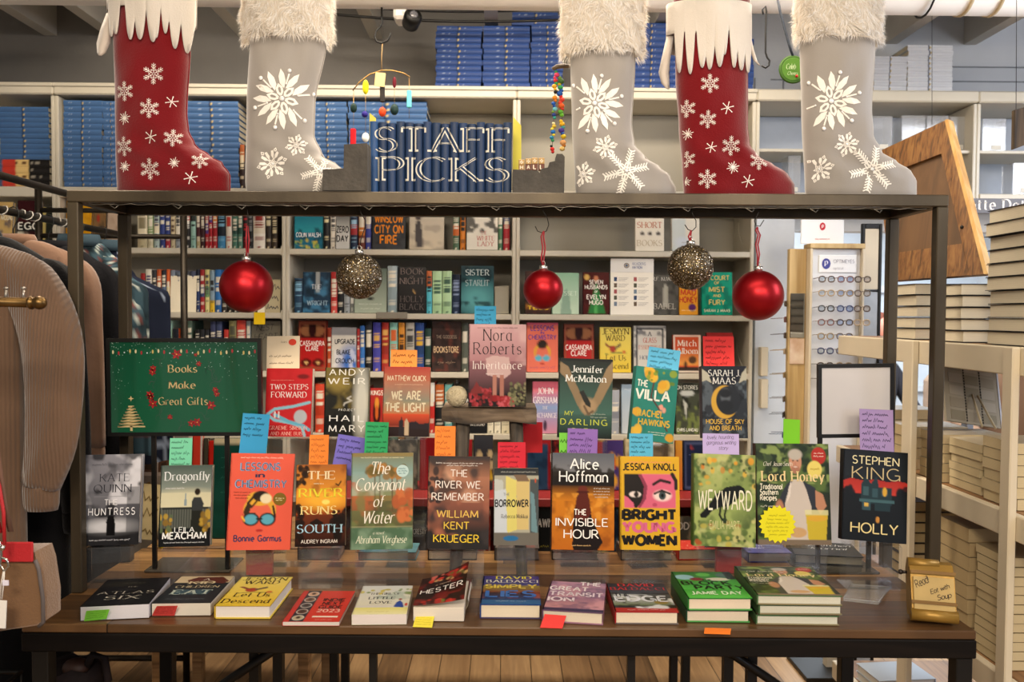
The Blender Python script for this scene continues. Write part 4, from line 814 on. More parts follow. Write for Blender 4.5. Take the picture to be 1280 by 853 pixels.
for y in (0,FD):part('top_rail',M_FRAME,F,lambda m:m.box(FX0-.015,FX1+.015,y-.0153,y+.0153,FH-.0315,FH,bev=.0025))
part('top_sheet',M_BLACK,F,lambda m:m.box(FX0+.0155,FX1-.0155,.0158,FD-.0158,FH-.008,FH-.001))
w = MB().mat(mat('thin_wire', '#8a8478', .35, .8))
pts = []
for i in range(140):x=FX0+.04+(FX1-FX0-.08)*i/139;pts.append((x,-.006+.004*math.sin(i*1.7),FH-.035-.003*abs(math.sin(i*.9))))
w.tube(pts, .0012, 5)
for i in range(13):
  x=FX0+.1+i*.17;w.tube([(x-.008,-.004,FH-.034),(x,-.008,FH-.040),(x+.012,-.01,FH-.048),(x+.02,-.006,FH-.039)],.0012,5)
w.build('wire_garland', F)
ZF=TZ+FH+.0006
# ---- clear stands
def book_stand(x, y, z, w, label, yaw=0, fd=.055):
  """clear stand holding a book at height z above the floor: foot, front sheet, ledge, leaning back"""
  o=thing('acrylic_stand',label,'stand',(x,y,TZ+.001),(0,0,yaw),'clear stands on the table');t=.003;h=z-TZ-.001
  def P(nm, fn):
    m = MB().mat(M_ACR); fn(m); m.build(nm, o)
  P('foot', lambda m: m.box(-w / 2, w / 2, -.03, fd, 0, t))
  P('front_sheet', lambda m: m.box(-w / 2, w / 2, -.034, -.031, 0, h - .0005))
  P('ledge', lambda m: m.box(-w / 2, w / 2, -.0305, .012, h - t - .0005, h - .0005))
  a = 9 * D2R
  P('back_sheet',lambda m:m.box(-w/2,w/2,.008,.011,-.004,.1,M=Matrix.Translation((0,0,h))@Matrix.Rotation(-a,4,'X')))
  P('back_leg',lambda m:m.box(-w/2,w/2,.0,t,0,h-.006,M=Matrix.Translation((0,.02,.0035))))
  return o
YR1 = 2.34
def front_book(l,r,tp,b,art,texts,label,spine='#333',t=.03,roll=0,yaw=0,hard=True,Y=YR1,lean=9,res=(44,62),look='',stand=True,sw=.85,pages='#efe6d2'):
  M, w, h = stand_M(l, r, tp, b, Y, lean, roll, yaw)
  o = make_book(label, w, h, t, art, texts, spine, hard, pages, M=M, res=hires(res))
  if stand:
    p = M.translation; z = p.z - (abs(math.sin(roll * D2R)) * w / 2)
    book_stand(p.x,p.y,z-.0012,w*sw,'clear acrylic stand holding the '+look,yaw*D2R,.05 if Y<2.45 else .026)
  return M, w, h
# --- artwork of the front row
a1=A_(40,58,'#55555a',11);a1.grad('#8a8a92','#3a3a3e',0,1).cloud('#d8d8de',3,.95,.42,.62,0,.55).cloud('#1b1b1e',4,.85,.52,.66).ell(.5,.80,.45,.08,'#e0e0e4',.9,.8).rect(0,.86,1,1,'#1a1a1c',.8).rect(.78,.36,1,.86,'#3a3a3e',.6)
a1.poly([(.44,.90),(.43,.74),(.46,.68),(.55,.68),(.58,.74),(.59,.90)],'#0c0c0e').ell(.505,.65,.035,.026,'#0c0c0e')
front_book(108,175,572,680,a1,[('KATE',.55,.30,.085,.50,'#3a3a42','thinserif'),('QUINN',.52,.42,.085,.64,'#2c2c34','thinserif'),('THE',.5,.56,.06,.22,'#eeeef0','sans'),('HUNTRESS',.52,.67,.075,.80,'#f2f2f4','wide'),('~',.5,.12,.02,.7,'#55555c',''),('~',.5,.95,.015,.7,'#c8c8cc',''),('=',.5,.47,.005,.6,'#8a8a90','')],
      'black and white novel with a lone figure under pale clouds, leftmost in the front row','#2a2a2c',.034,look='black and white novel',yaw=8,pages='#e6e2e0')
a2=A_(40,58,'#6f7c74',12);a2.grad('#4c5a54','#8a948a',0,.34).grad('#c8c6a8','#d8d2b0',.34,.52).rect(0,.52,1,.8,'#5c6058').rect(0,.78,1,1,'#17181a').ell(.5,.40,.6,.1,'#d6d0ae',.9,.7)
a2.poly([(.47, .5), (.5, .30), (.53, .5)], '#8a9aa0').rect(.05, .52, .95, .545, '#2a2d2c')
for i in range(18): a2.line([(.08 + i * .05, .54), (.08 + i * .05, .78)], .006, '#2d302e')
a2.poly([(.60,.86),(.63,.56),(.66,.42),(.80,.42),(.84,.56),(.90,.88)],'#22241f').ell(.73,.33,.055,.042,'#2a2018',.2).poly([(.62,.46),(.66,.40),(.80,.40),(.86,.48),(.84,.56),(.64,.56)],'#35383a').blobs(14,['#b8963a','#8a6a2a','#5a6a4a'],.03,.06,(.0,.62,.3,.82)).blobs(14,['#b8963a','#8a6a2a'],.03,.06,(.82,.6,1,.82))
front_book(203,264,585,682,a2,[('Dragonfly',.52,.185,.105,.86,'#e9ecec','serif'),('LEILA',.5,.825,.062,.38,'#eef0ee','sans'),('MEACHAM',.5,.905,.078,.84,'#f2f2f0','bold'),('~',.5,.955,.012,.8,'#c8c8c8',''),('~',.3,.29,.014,.4,'#e0e0dc','')],
      'novel with a woman by a railing under a green sky, second in the front row','#20211f',.03,yaw=6,look='woman by a railing novel',pages='#ddd8dc')
front_book(287,362,571,686,art_lessons(44,64),[('LESSONS',.47,.175,.075,.62,'#8fa6c8','bold',{'wt':.11}),('LESSONS',.475,.174,.073,.61,'#3a3450','bold',{'wt':.05}),('in',.47,.25,.05,.12,'#3a3450','bold'),('CHEMISTRY',.49,.355,.075,.80,'#8fa6c8','bold',{'wt':.11}),('CHEMISTRY',.495,.354,.073,.79,'#3a3450','bold',{'wt':.05}),('Bonnie Garmus',.48,.91,.06,.74,'#3c3a5c','bold'),('@',.80,.475,0,.105,'#7a6020',''),('~',.80,.47,.012,.14,'#e8d8a0',''),('~',.80,.49,.012,.12,'#e8d8a0',''),('~',.2,.41,.011,.26,'#8a3a2a',''),('~',.2,.44,.011,.26,'#8a3a2a',''),('~',.2,.47,.011,.2,'#8a3a2a',''),('~',.5,.05,.014,.7,'#f0c8b8','')],
      'coral novel with a face in round glasses, third in the front row','#c84e3c',.036,roll=2.2,yaw=10,look='coral front-row novel',pages='#d8dcea')
a4=A_(42,60,'#c8742a',14);a4.grad('#a8622c','#e89a34',0,.38).grad('#e8902c','#8a3c1c',.38,.62).grad('#6a3018','#16110f',.62,1).ell(.55,.44,.42,.10,'#f6b83c',1.0,.8).ell(.6,.46,.08,.03,'#ffe070').cloud('#6a3418',5,.5,.52,.7,0,.4)
a4.blobs(20,['#2a1c12'],.03,.06,(0,.0,.22,.26)).blobs(26,['#1a120e'],.03,.08,(.70,.55,1,.9)).blobs(18,['#1c130e'],.03,.07,(0,.5,.14,.9)).poly([(.26,.72),(.42,.66),(.58,.72)],'#20140e').rect(.30,.72,.54,.735,'#20140e')
for x in (.31, .38, .46, .53): a4.rect(x, .72, x + .015, .86, '#20140e')
a4.rect(.18, .82, .86, .83, '#2a1c12').line([(.8, .24), (.85, .26), (.9, .21)], .012, '#1a120e')
front_book(371,432,584,682,a4,[('THE',.50,.18,.10,.54,'#f2dcb0','serif'),('RIVER',.50,.40,.105,.86,'#e8d83c','serif'),('RUNS',.47,.61,.10,.70,'#efd890','serif'),('SOUTH',.48,.835,.10,.88,'#a9cfe0','serif'),('AUDREY INGRAM',.48,.96,.042,.72,'#efe8dc','sans'),('~',.45,.24,.012,.2,'#e8d8b0','')],
      'orange sunset novel with yellow serif title, fourth in the front row','#2a1c14',.026,yaw=5,look='orange sunset novel',hard=False,pages='#d8c8b0')
a5=A_(46,66,'#70806e',15);a5.grad('#7a7c5e','#7f9a92',0,.2).grad('#84a09a','#a8a88c',.2,.45).grad('#b0653c','#8a5a3a',.45,.6).grad('#6a6a44','#5a5a3a',.6,.78).rect(0,.77,1,1,'#4e6a50').cloud('#b8603a',5,.7,.5,.7,.3,.76).cloud('#6f7a4a',6,.7,.5,.66,.4,.78).cloud('#3f4a34',6,.6,.55,.7,.5,.78).cloud('#8aa488',5,.6,.5,.7,.78,1)
for x in (.38, .46, .66, .74): a5.line([(x, .24), (x + .01, .60)], .008, '#5c4a34')
a5.blobs(30,['#8a6a3a','#6a5a30','#a8763a'],.03,.07,(.25,.14,.85,.26)).blobs(18,['#b05a34','#c87040'],.04,.09,(.72,.4,1,.7)).rect(0,0,1,.04,'#8a7a4c').rect(0,.768,1,.775,'#a8a27c')
front_book(440,516,570,685,a5,[('The',.47,.22,.125,.33,'#efe8d8','italic'),('Covenant',.48,.39,.125,.82,'#f0e9d9','italic'),('of',.45,.56,.115,.18,'#efe8d8','italic'),('Water',.45,.73,.125,.52,'#f0e9d9','italic'),('Abraham Verghese',.50,.935,.075,.82,'#e6e6cc','italic'),('a novel',.45,.845,.03,.18,'#d8d8c0','italic'),('@',.83,.19,0,.10,'#bcd4d0',''),('~',.83,.17,.013,.13,'#4a7a80',''),('~',.83,.195,.013,.15,'#4a7a80',''),('~',.83,.22,.013,.12,'#4a7a80',''),('~',.5,.055,.014,.7,'#d0c8a0','')],
      'green and rust painted palm-tree novel with white italic title, fifth in the front row','#5c6a54',.04,yaw=4,look='palm-tree novel',pages='#c8ccd0')
a6=A_(46,64,'#6a4a40',16);a6.grad('#2e2c2c','#9a6a52',0,.22).grad('#a87258','#8c5a48',.22,.5).grad('#8a5646','#2c2a2a',.5,.82).grad('#2c2a2a','#2a2828',.82,1).cloud('#dba888',3,.8,.5,.72,.1,.5).cloud('#3a3434',4,.85,.5,.66).cloud('#c87a5c',3,.7,.55,.75,.45,.85).blobs(20,['#332c2c'],.02,.05,(0,.15,.22,.5))
front_book(534,611,574,685,a6,[('THE',.50,.22,.072,.27,'#f0e4da','sans'),('RIVER WE',.49,.345,.075,.72,'#f0e4da','sans'),('REMEMBER',.49,.475,.075,.84,'#f0e4da','sans'),('WILLIAM',.49,.66,.075,.66,'#e8c060','sans'),('KENT',.48,.785,.075,.40,'#e8c44c','sans'),('KRUEGER',.48,.925,.078,.73,'#eecb3c','sans'),('~',.5,.08,.013,.76,'#d8d0c8',''),('~',.55,.105,.016,.5,'#d8d0c8','')],
      'dusky cloud novel with white and yellow capitals, sixth in the front row','#2a2828',.036,roll=.6,look='dusky cloud novel')
a7=A_(36,52,'#8a8878',17);a7.grad('#2c2e30','#3a3c3c',0,.12).rect(0,.1,1,.84,'#a8a592').poly([(0,.14),(.2,.16),(.24,.8),(0,.84)],'#bcc0b8').poly([(.02,.30),(.36,.26),(.36,.84),(.02,.86)],'#c6cdd2').poly([(.26,.10),(.50,.16),(.52,.80),(.30,.84)],'#d8cc72').poly([(.5,.12),(.80,.14),(.78,.80),(.52,.80)],'#d0b878').poly([(.44,.09),(.72,.09),(.80,.17),(.52,.17)],'#7a6450').rect(.80,.14,1,.84,'#4a5152').poly([(.82,.30),(.9,.34),(.98,.84),(.84,.82)],'#6c8c92').rect(0,.84,1,1,'#6c675e').ell(.38,.91,.17,.035,'#2a6a9a').ell(.93,.16,.02,.03,'#c8502c')
front_book(617,673,588,681,a7,[('BORROWER',.40,.50,.085,.74,'#23262c','bold'),('THE',.28,.36,.035,.14,'#7a8088','sans'),('Rebecca Makkai',.46,.65,.05,.58,'#4a4a44','serif'),('~',.55,.055,.012,.8,'#a8a8a0','')],
      'grey paperback picturing a row of standing books, seventh in the front row','#5a5a54',.022,hard=False,look='grey paperback')
a8=A_(46,66,'#6a4a20',18);a8.grad('#5a5e66','#77777a',0,.2).rect(0,.2,1,.42,'#1c1714').cloud('#26201a',6,.9,.4,.5,.12,.24).grad('#4a2e14','#c87a1e',.34,.5).grad('#c87a1e','#b8661c',.5,1).cloud('#7a3c14',7,.6,.5,.7,.5,1).cloud('#e8a03a',8,.6,.55,.7,.42,.8)
a8.poly([(.34,.96),(.36,.60),(.42,.46),(.60,.46),(.64,.66),(.82,.92),(.74,1),(.36,1)],'#1c1412').poly([(.38,.68),(.40,.46),(.46,.40),(.58,.42),(.64,.62),(.56,.70)],'#5a241a').ell(.50,.375,.075,.035,'#6a2c20').ell(.50,.405,.105,.014,'#4a1c16')
front_book(687,766,570,686,a8,[('Alice',.52,.165,.105,.44,'#f4f2ee','sans'),('Hoffman',.51,.30,.11,.76,'#f4f2ee','sans'),('THE',.46,.64,.055,.19,'#f4f0e8','bold'),('INVISIBLE',.49,.755,.078,.82,'#f4f0e8','sans'),('HOUR',.48,.88,.085,.54,'#f4f0e8','sans'),('~',.80,.37,.01,.26,'#c8c0b0',''),('~',.80,.40,.01,.26,'#c8c0b0',''),('~',.80,.43,.01,.26,'#c8c0b0',''),('~',.80,.46,.01,.22,'#c8c0b0',''),('~',.48,.96,.012,.3,'#d8b078','')],
      'novel with a red-hatted figure in golden grass, eighth in the front row','#2a1c14',.034,roll=.8,look='golden grass novel')
a9=A_(46,66,'#d8a82a',19);a9.rect(.06,.19,.94,.55,'#d8657f').poly([(.06,.19),(.30,.19),(.36,.24),(.42,.32),(.40,.42),(.36,.50),(.28,.55),(.24,.55),(.22,.50),(.12,.44),(.06,.42)],'#26211f').poly([(.30,.19),(.36,.19),(.46,.32),(.43,.46),(.34,.55),(.30,.55),(.38,.45),(.40,.32)],'#8c3c50').ell(.25,.41,.10,.032,'#e8d8d0').ell(.27,.41,.04,.03,'#2a2420').ell(.71,.42,.15,.06,'#f2d8d0',.4).ell(.71,.42,.06,.045,'#3c4a4c').ell(.71,.42,.025,.02,'#101010').line([(.56,.30),(.68,.255),(.84,.28)],.022,'#2a2320').line([(.58,.40),(.70,.365),(.84,.40)],.016,'#2a2320').line([(.88,.19),(.94,.26),(.94,.34)],.03,'#2a2320').ell(.58,.52,.04,.02,'#b84a64')
front_book(774,848,574,686,a9,[('JESSICA KNOLL',.50,.145,.068,.90,'#23201e','bold'),('BRIGHT',.49,.675,.095,.88,'#23201e','bold',{'wt':.16}),('YOUNG',.48,.805,.095,.86,'#d8688a','bold',{'wt':.16}),('WOMEN',.48,.945,.098,.88,'#23201e','bold',{'wt':.16}),('~',.5,.07,.022,.74,'#e8946c','')],
      'mustard novel with two eyes on pink, ninth in the front row','#c89a24',.034,yaw=-2,look='mustard novel with eyes')
a10=A_(46,66,'#7c8c4c',20);a10.cloud('#a8b468',4,.9,.42,.6).cloud('#3f5a2c',6,.85,.5,.62).cloud('#c8c484',7,.6,.6,.72).blobs(30,['#3c5428','#56702f','#2f4424'],.03,.07,(0,0,1,1),.4,.8).blobs(14,['#d8982a','#c8782a','#e0b040'],.025,.055,(.05,.05,1,.35)).blobs(16,['#b8a84a','#c8c07a','#a8542a'],.025,.06,(.02,.72,1,1)).blobs(30,['#2c3c20'],.015,.03,(0,0,1,1))
a10.ell(.5,.52,.42,.30,'#94a45c',.9,.75).poly([(.10,.66),(.22,.58),(.36,.44),(.52,.36),(.66,.34),(.74,.33),(.82,.37),(.84,.43),(.76,.40),(.72,.48),(.58,.56),(.42,.58),(.30,.62),(.20,.70),(.12,.70)],'#14160f').line([(.44,.56),(.42,.66),(.48,.74)],.016,'#14160f').line([(.54,.55),(.50,.66),(.52,.74)],.014,'#14160f').ell(.5,.72,.04,.03,'#2a3a20')
front_book(863,941,571,682,a10,[('WEYWARD',.51,.60,.20,.86,'#efe9cf','thin',{'wt':.062}),('EMILIA HART',.50,.81,.085,.48,'#d8d098','thin',{'wt':.05})],
      'leafy green novel with a black bird, tenth in the front row','#56702f',.032,roll=1.6,look='leafy bird novel')
a11=A_(60,70,'#3a4a2c',21);a11.cloud('#5a7038',5,.9,.45,.6).cloud('#1f2c1c',6,.9,.5,.62).cloud('#90a45c',8,.8,.58,.68,0,.4).rect(.55,.5,1,.96,'#2a2f24')
a11.poly([(.30,.98),(.28,.60),(.38,.44),(.48,.36),(.62,.36),(.80,.44),(.90,.62),(.88,.98)],'#31343c').poly([(.38,.98),(.38,.60),(.44,.46),(.50,.36),(.62,.36),(.68,.46),(.74,.62),(.74,.98)],'#cbbfb4').poly([(.40,.60),(.44,.44),(.48,.36),(.46,.52)],'#e0d6cc').ell(.54,.18,.085,.11,'#c48e72',.12).ell(.54,.11,.095,.055,'#b8b0a4',.3).ell(.54,.26,.06,.04,'#a8745c',.3).ell(.54,.232,.026,.007,'#e8d4c8',.3).ell(.51,.17,.012,.008,'#2a1c16').ell(.57,.17,.012,.008,'#2a1c16').ell(.54,.205,.014,.02,'#b8806a',.5)
a11.ell(.31,.66,.06,.10,'#b07a5e',.3).poly([(.80,.46),(.90,.5),(.95,.62),(.86,.70),(.80,.62)],'#b98466').poly([(.66,.70),(.96,.70),(.93,.96),(.69,.96)],'#c8b032').rect(.65,.66,.97,.71,'#ded8a0',.8).ell(.81,.74,.14,.03,'#d8a83a').ell(.55,.88,.12,.05,'#c8a070').rect(0,.95,1,1,'#7a6a58').ell(.86,.12,.10,.085,'#b03026',.1).ell(.84,.22,.0,.0,'#fff').ell(.80,.255,.10,.085,'#e2cf6c',.1)
def lord_texts():return [('Lord Honey',.50,.375,.10,.84,'#ecd49a','boldserif'),('Chef Jason Smith',.30,.225,.042,.40,'#e6e2d0','italic'),('Traditional',.20,.455,.05,.30,'#e8e2cc','bold'),('Southern',.17,.51,.05,.24,'#e8e2cc','bold'),('Recipes',.16,.565,.05,.22,'#e8e2cc','bold'),('~',.18,.63,.016,.26,'#d8d2c0',''),('~',.86,.10,.014,.13,'#f0d8c8',''),('~',.86,.13,.014,.14,'#f0d8c8',''),('~',.80,.26,.02,.12,'#a88a2a','')]
M11,w11,h11=front_book(943,1036,558,680,a11,lord_texts(),'wide green cookbook showing a smiling man in an apron, eleventh in the front row','#3f2a20',.026,roll=.4,look='green cookbook',res=(60,74))
a12=A_(46,62,'#191c20',22);a12.grad('#16191d','#1d2226',0,.3).grad('#a82c22','#c23a2c',.32,.48).rect(0,.48,1,1,'#15181a').poly([(0,.30),(1,.30),(1,.34),(.86,.32),(.7,.34),(.5,.32),(.3,.34),(.12,.32),(0,.35)],'#191c20').blobs(14,['#14171a'],.03,.06,(0,.42,.14,.52)).blobs(14,['#14171a'],.03,.06,(.88,.42,1,.52))
a12.poly([(.28,.58),(.28,.38),(.36,.28),(.44,.38),(.44,.36),(.52,.28),(.56,.40),(.76,.40),(.76,.60)],'#23363c').rect(.32,.40,.40,.5,'#3c5a60').rect(.46,.42,.54,.52,'#35525a').rect(.60,.42,.70,.50,'#2f4a52').ell(.65,.45,.035,.05,'#d8a83a').rect(.26,.54,.80,.57,'#42646a').rect(.30,.57,.44,.66,'#355058').rect(.34,.58,.40,.62,'#d8b050').rect(.5,.58,.74,.66,'#22363c').ell(.55,.76,.03,.035,'#c88a3c')
front_book(1048,1127,566,676,a12,[('STEPHEN',.50,.155,.085,.72,'#e8dcae','sans'),('KING',.51,.32,.13,.74,'#c9b68a','thin'),('HOLLY',.50,.91,.105,.72,'#ecd898','sans')],
      'black novel with a lit house under a red sky, last in the front row','#15181a',.03,roll=3.4,yaw=-4,look='black house novel')
# --- second row
Y2 = 2.535
a=A_(36,52,'#c8282c',23);a.cloud('#b82024',4,.5).line([(.95,.5),(.6,.56),(.2,.60),(.04,.68),(.2,.76),(.55,.80),(.8,.86),(.86,.98)],.030,'#8ac4d4').line([(.2,.68),(.5,.78),(.82,.84),(.95,.9)],.034,'#6ab4cc').ell(.76,.71,.14,.10,'#b8bcc0',.1).rect(.2,.63,.225,.73,'#f0e8e0').rect(.28,.63,.305,.73,'#f0e8e0').ell(.80,.12,.13,.035,'#7a1c1e',.5)
front_book(334,391,463,546,a,[('TWO STEPS',.50,.31,.075,.82,'#f0e6e0','serif'),('FORWARD',.50,.43,.085,.76,'#f0e6e0','serif'),('GRAEME SIMSION',.50,.90,.055,.82,'#f0b8a8','serif'),('AND ANNE BUIST',.50,.98,.05,.74,'#f0b8a8','serif'),('~',.35,.18,.01,.5,'#e07a70','')],
      'red paperback with a blue winding path, leftmost in the second row','#b02024',.028,Y=Y2,lean=8,look='red winding-path paperback',hard=False,res=(34,48))
a=A_(36,52,'#22221e',24);a.cloud('#7a6a34',3,.9,.45,.65,0,.6).cloud('#0f0f0e',4,.9,.5,.65).ell(.85,.52,.17,.5,'#d8d6c8',.9,.9).ell(.30,.25,.22,.12,'#a08a44',.9,.7).line([(.60,.42),(.52,.45),(.62,.48),(.46,.52),(.44,.55)],.015,'#c8c4b8')  # tall pale ellipse at the right paints glare on the cover
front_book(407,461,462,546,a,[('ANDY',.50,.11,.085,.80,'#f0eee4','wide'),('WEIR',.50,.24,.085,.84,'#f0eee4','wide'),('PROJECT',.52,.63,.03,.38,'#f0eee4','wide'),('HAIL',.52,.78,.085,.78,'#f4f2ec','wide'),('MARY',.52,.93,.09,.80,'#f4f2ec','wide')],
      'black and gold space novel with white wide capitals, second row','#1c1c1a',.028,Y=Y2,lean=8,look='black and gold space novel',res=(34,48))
a=A_(38,54,'#b85a44',25);a.grad('#b03a30','#b8684c',0,.2).grad('#b8745a','#8a8a78',.2,.5).grad('#9a9478','#c87a4c',.5,.68).grad('#d8502c','#7a2c20',.68,.85).rect(0,.86,1,1,'#2a1c1c').cloud('#c8946c',4,.5,.5,.7,.1,.6).poly([(.5,.88),(.52,.80),(.72,.78),(.80,.82),(1,.80),(1,.9)],'#2a2026').poly([(.36,.98),(.36,.78),(.41,.74),(.45,.78),(.46,.98)],'#2a2428').rect(.39,.72,.42,.76,'#2a2428').poly([(.47,.98),(.48,.78),(.52,.74),(.56,.80),(.56,.98)],'#c8b090')
front_book(479,537,461,546,a,[('MATTHEW QUICK',.50,.20,.07,.82,'#e8d0b0','bold'),('WE ARE',.50,.47,.115,.62,'#e6d8b8','bold'),('THE LIGHT',.49,.64,.115,.86,'#e6d8b8','bold'),('~',.55,.26,.01,.6,'#d8b090','')],
      'red and teal sunset novel with a city skyline, second row','#8a3a30',.028,Y=Y2,lean=8,look='red skyline novel',res=(36,50),roll=.4)
a=A_(44,60,'#a87c80',26);a.grad('#c49a9c','#a8787c',0,.45).grad('#8a5c62','#2a1c20',.45,.85).rect(0,.85,1,1,'#1c1416').cloud('#d8b4b0',3,.5,.5,.7,0,.5).poly([(.32,.62),(.30,.42),(.42,.38),(.70,.40),(.74,.60),(.62,.66)],'#c8a8a4').rect(.42,.62,.49,.88,'#b07868').rect(.54,.62,.61,.88,'#a87060').ell(.46,.90,.07,.04,'#8a1c20').ell(.58,.91,.08,.04,'#8a1c20').blobs(60,['#9c2c30','#b04048','#7a2024'],.02,.035,(.02,.78,.4,.99)).blobs(50,['#9c2c30','#c05860'],.018,.03,(.5,.88,.8,1)).blobs(60,['#6a6a4a','#8a8460','#3a3a2a'],.018,.032,(.70,.72,1,.98)).poly([(.03,.84),(.14,.70),(.26,.84)],'#7a2c2c')
Mi, wi, hi_ = stand_M(586, 657, 408, 508.5, 2.47, 6)
make_book('tall rose novel with grand serif lettering standing on the wooden stool',wi,hi_,.04,a,[('Nora',.50,.20,.14,.48,'#2c2023','thinserif',{'wt':.05}),('Roberts',.50,.365,.14,.82,'#2c2023','thinserif',{'wt':.05}),('Inheritance',.50,.545,.095,.84,'#efe2dc','thinserif'),('~',.5,.05,.014,.7,'#8a6468',''),('~',.45,.61,.012,.3,'#e0d0cc','')],'#3a282c',M=Mi,res=(80,108))
Z_STOOL = Mi.translation.z - .0008
a=A_(46,64,'#24302c',27);a.grad('#141a18','#2c3c34',0,.25).grad('#2c4038','#41665a',.25,.7).grad('#3c5c50','#16201e',.7,1).poly([(0,.04),(.16,.10),(.46,.52),(.56,.62),(.50,.72),(.36,.60),(.10,.24),(0,.18)],'#8a7456').poly([(1,.02),(.88,.12),(.66,.48),(.56,.60),(.62,.70),(.78,.56),(1,.26)],'#8f7858').ell(.56,.60,.15,.10,'#a88c68',.5).poly([(.38,.42),(.46,.40),(.60,.56),(.60,.62),(.50,.58)],'#232420').line([(.48,.60),(.56,.70),(.64,.66)],.02,'#6c5640').rect(0,.0,1,.03,'#0f1412')
front_book(696,763,451,548,a,[('Jennifer',.52,.175,.085,.58,'#e9ebe6','serif'),('McMahon',.50,.295,.085,.74,'#e9ebe6','serif'),('MY',.20,.72,.055,.16,'#c8d04c','sans'),('DARLING',.48,.835,.07,.86,'#c8d04c','wide'),('GIRL',.48,.95,.07,.5,'#c8d04c','wide'),('~',.75,.70,.012,.3,'#a8b0a0',''),('~',.75,.74,.012,.3,'#a8b0a0','')],
      'dark green novel showing two clasped hands, second row','#161c1a',.03,Y=Y2+.01,lean=8,roll=1.6,look='clasped hands novel',res=(46,62))
a=A_(40,64,'#2f8474',28);a.cloud('#2a7466',4,.5).line([(.40,.05),(.44,.2),(.40,.4),(.62,.56),(.70,.72),(.84,.84)],.018,'#5a3c34').blobs(8,['#e8b83a','#d8a02c'],.09,.11,(.28,.02,.48,.14),.2).blobs(4,['#e8b83a','#e0a830'],.09,.11,(.62,.20,.74,.30),.2).blobs(3,['#e0a830'],.09,.1,(.02,.60,.12,.64),.2).blobs(3,['#e8b83a'],.09,.1,(.05,.84,.16,.9),.2).blobs(3,['#d8a02c'],.08,.09,(.88,.9,.98,.98),.2).blobs(10,['#8a9c3a','#6a8430'],.03,.05,(.3,.0,.9,.2)).blobs(5,['#e8a08a'],.04,.05,(.60,.50,.76,.62)).ell(.88,.06,.09,.05,'#8aa040')
front_book(783,838,462,552,a,[('THE',.18,.27,.085,.24,'#e8ecdc','bold'),('VILLA',.44,.44,.135,.78,'#eef0e0','bold'),('RACHEL',.42,.67,.085,.60,'#dcb43c','bold'),('HAWKINS',.52,.79,.085,.72,'#dcb43c','bold'),('~',.6,.88,.014,.4,'#d8e0d0',''),('~',.6,.91,.014,.4,'#d8e0d0','')],
      'tilted teal paperback with yellow lemons, second row','#256a5e',.03,Y=Y2,lean=8,roll=7,yaw=8,look='tilted teal lemon paperback',hard=False,pages='#d0ccc8',res=(38,62))
a=A_(40,60,'#2c3036',29);a.cloud('#5a646c',7,.8,.46,.6).cloud('#15181c',6,.8,.5,.64).poly([(.0,0),(1,0),(1,.16),(.7,.26),(.3,.26),(0,.16)],'#1a1c26').poly([(0,.04),(.14,.10),(.22,.24),(.1,.2),(0,.22)],'#b8b4a0').poly([(1,.02),(.90,.10),(.82,.24),(.94,.2),(1,.2)],'#b8b4a0').ell(.50,.50,.30,.23,'#d8a83c',.05).ell(.58,.48,.27,.20,'#23272c',.05).ell(.52,.42,.11,.11,'#5c6268',.4).ell(.52,.38,.14,.06,'#1c1e22',.4).ell(.52,.55,.16,.08,'#1d2024',.4)
front_book(875,931,460,548,a,[('SARAH J.',.50,.14,.085,.70,'#e8e6e0','serif'),('MAAS',.50,.25,.09,.50,'#e8e6e0','serif'),('HOUSE OF SKY',.50,.80,.06,.84,'#d8b048','bold'),('AND BREATH',.50,.89,.06,.70,'#d8b048','bold'),('~',.5,.95,.014,.6,'#b8b4a8','')],
      'dark fantasy paperback with a gold crescent, rightmost in the second row','#1a1c22',.036,Y=Y2,lean=8,look='gold crescent paperback',hard=False,res=(40,58))
# --- the wooden stool with the ball of yarn
M_OLDWOOD = wood_mat('weathered_wood', '#2c241c', '#5a4a38', '#83705a', 'X', 1.2, .7)
M_LEGWOOD = wood_mat('weathered_leg', '#2c2722', '#544a3e', '#75695a', 'Z', 1.2, .7)
cx=at(612,515,2.495).x;S=thing('wooden_stool','small weathered wooden stool behind the front row of books','stool',(cx,2.495,TZ+.001))
hs = Z_STOOL - TZ - .001
m = MB().mat(M_OLDWOOD); rnd = random.Random(4)
m.loft([[(x,-.085+.004*math.sin(x*40),hs-.040+.004*math.sin(x*31)),(x,.085,hs-.040),(x,.085,hs),(x,-.085+.003*math.sin(x*55),hs-.0005)] for x in [-.137+.274*i/12 for i in range(13)]],smooth=False);m.build('seat',S)
for sx, sy in ((-1, -1), (1, -1), (-1, 1), (1, 1)):
  m=MB().mat(M_LEGWOOD);m.tube([(sx*.078,sy*.05,hs-.041),(sx*.098,sy*.064,0.0)],[.02,.016],8);m.build('leg',S)
for sx in (-1,1):m=MB().mat(M_LEGWOOD);m.tube([(sx*.092,-.05,.16),(sx*.092,.05,.16)],.009,6);m.build('stretcher',S)
YB_=thing('yarn_ball','ball of cream yarn on the wooden stool beside the rose novel','yarn',at(571,496,2.455)+Vector((0,0,.0)))
YB_.location.z = Z_STOOL + .0325
m=MB().mat(mat('cream_yarn','#cdbf9e',.95,var=.1,nscale=60));m.sphere((0,0,0),.0285,20,12)
rnd = random.Random(8)
for k in range(34):
  n=Vector((rnd.gauss(0,1),rnd.gauss(0,1),rnd.gauss(0,1))).normalized();a=n.orthogonal().normalized();b=n.cross(a);off=rnd.uniform(-.35,.35)
  r = .0295; rr = r * math.sqrt(1 - off * off)
  m.tube([n*(off*r)+a*(rr*math.cos(t*D2R))+b*(rr*math.sin(t*D2R)) for t in range(0,360,24)],.0022,5,closed=True)
m.build('yarn', YB_)
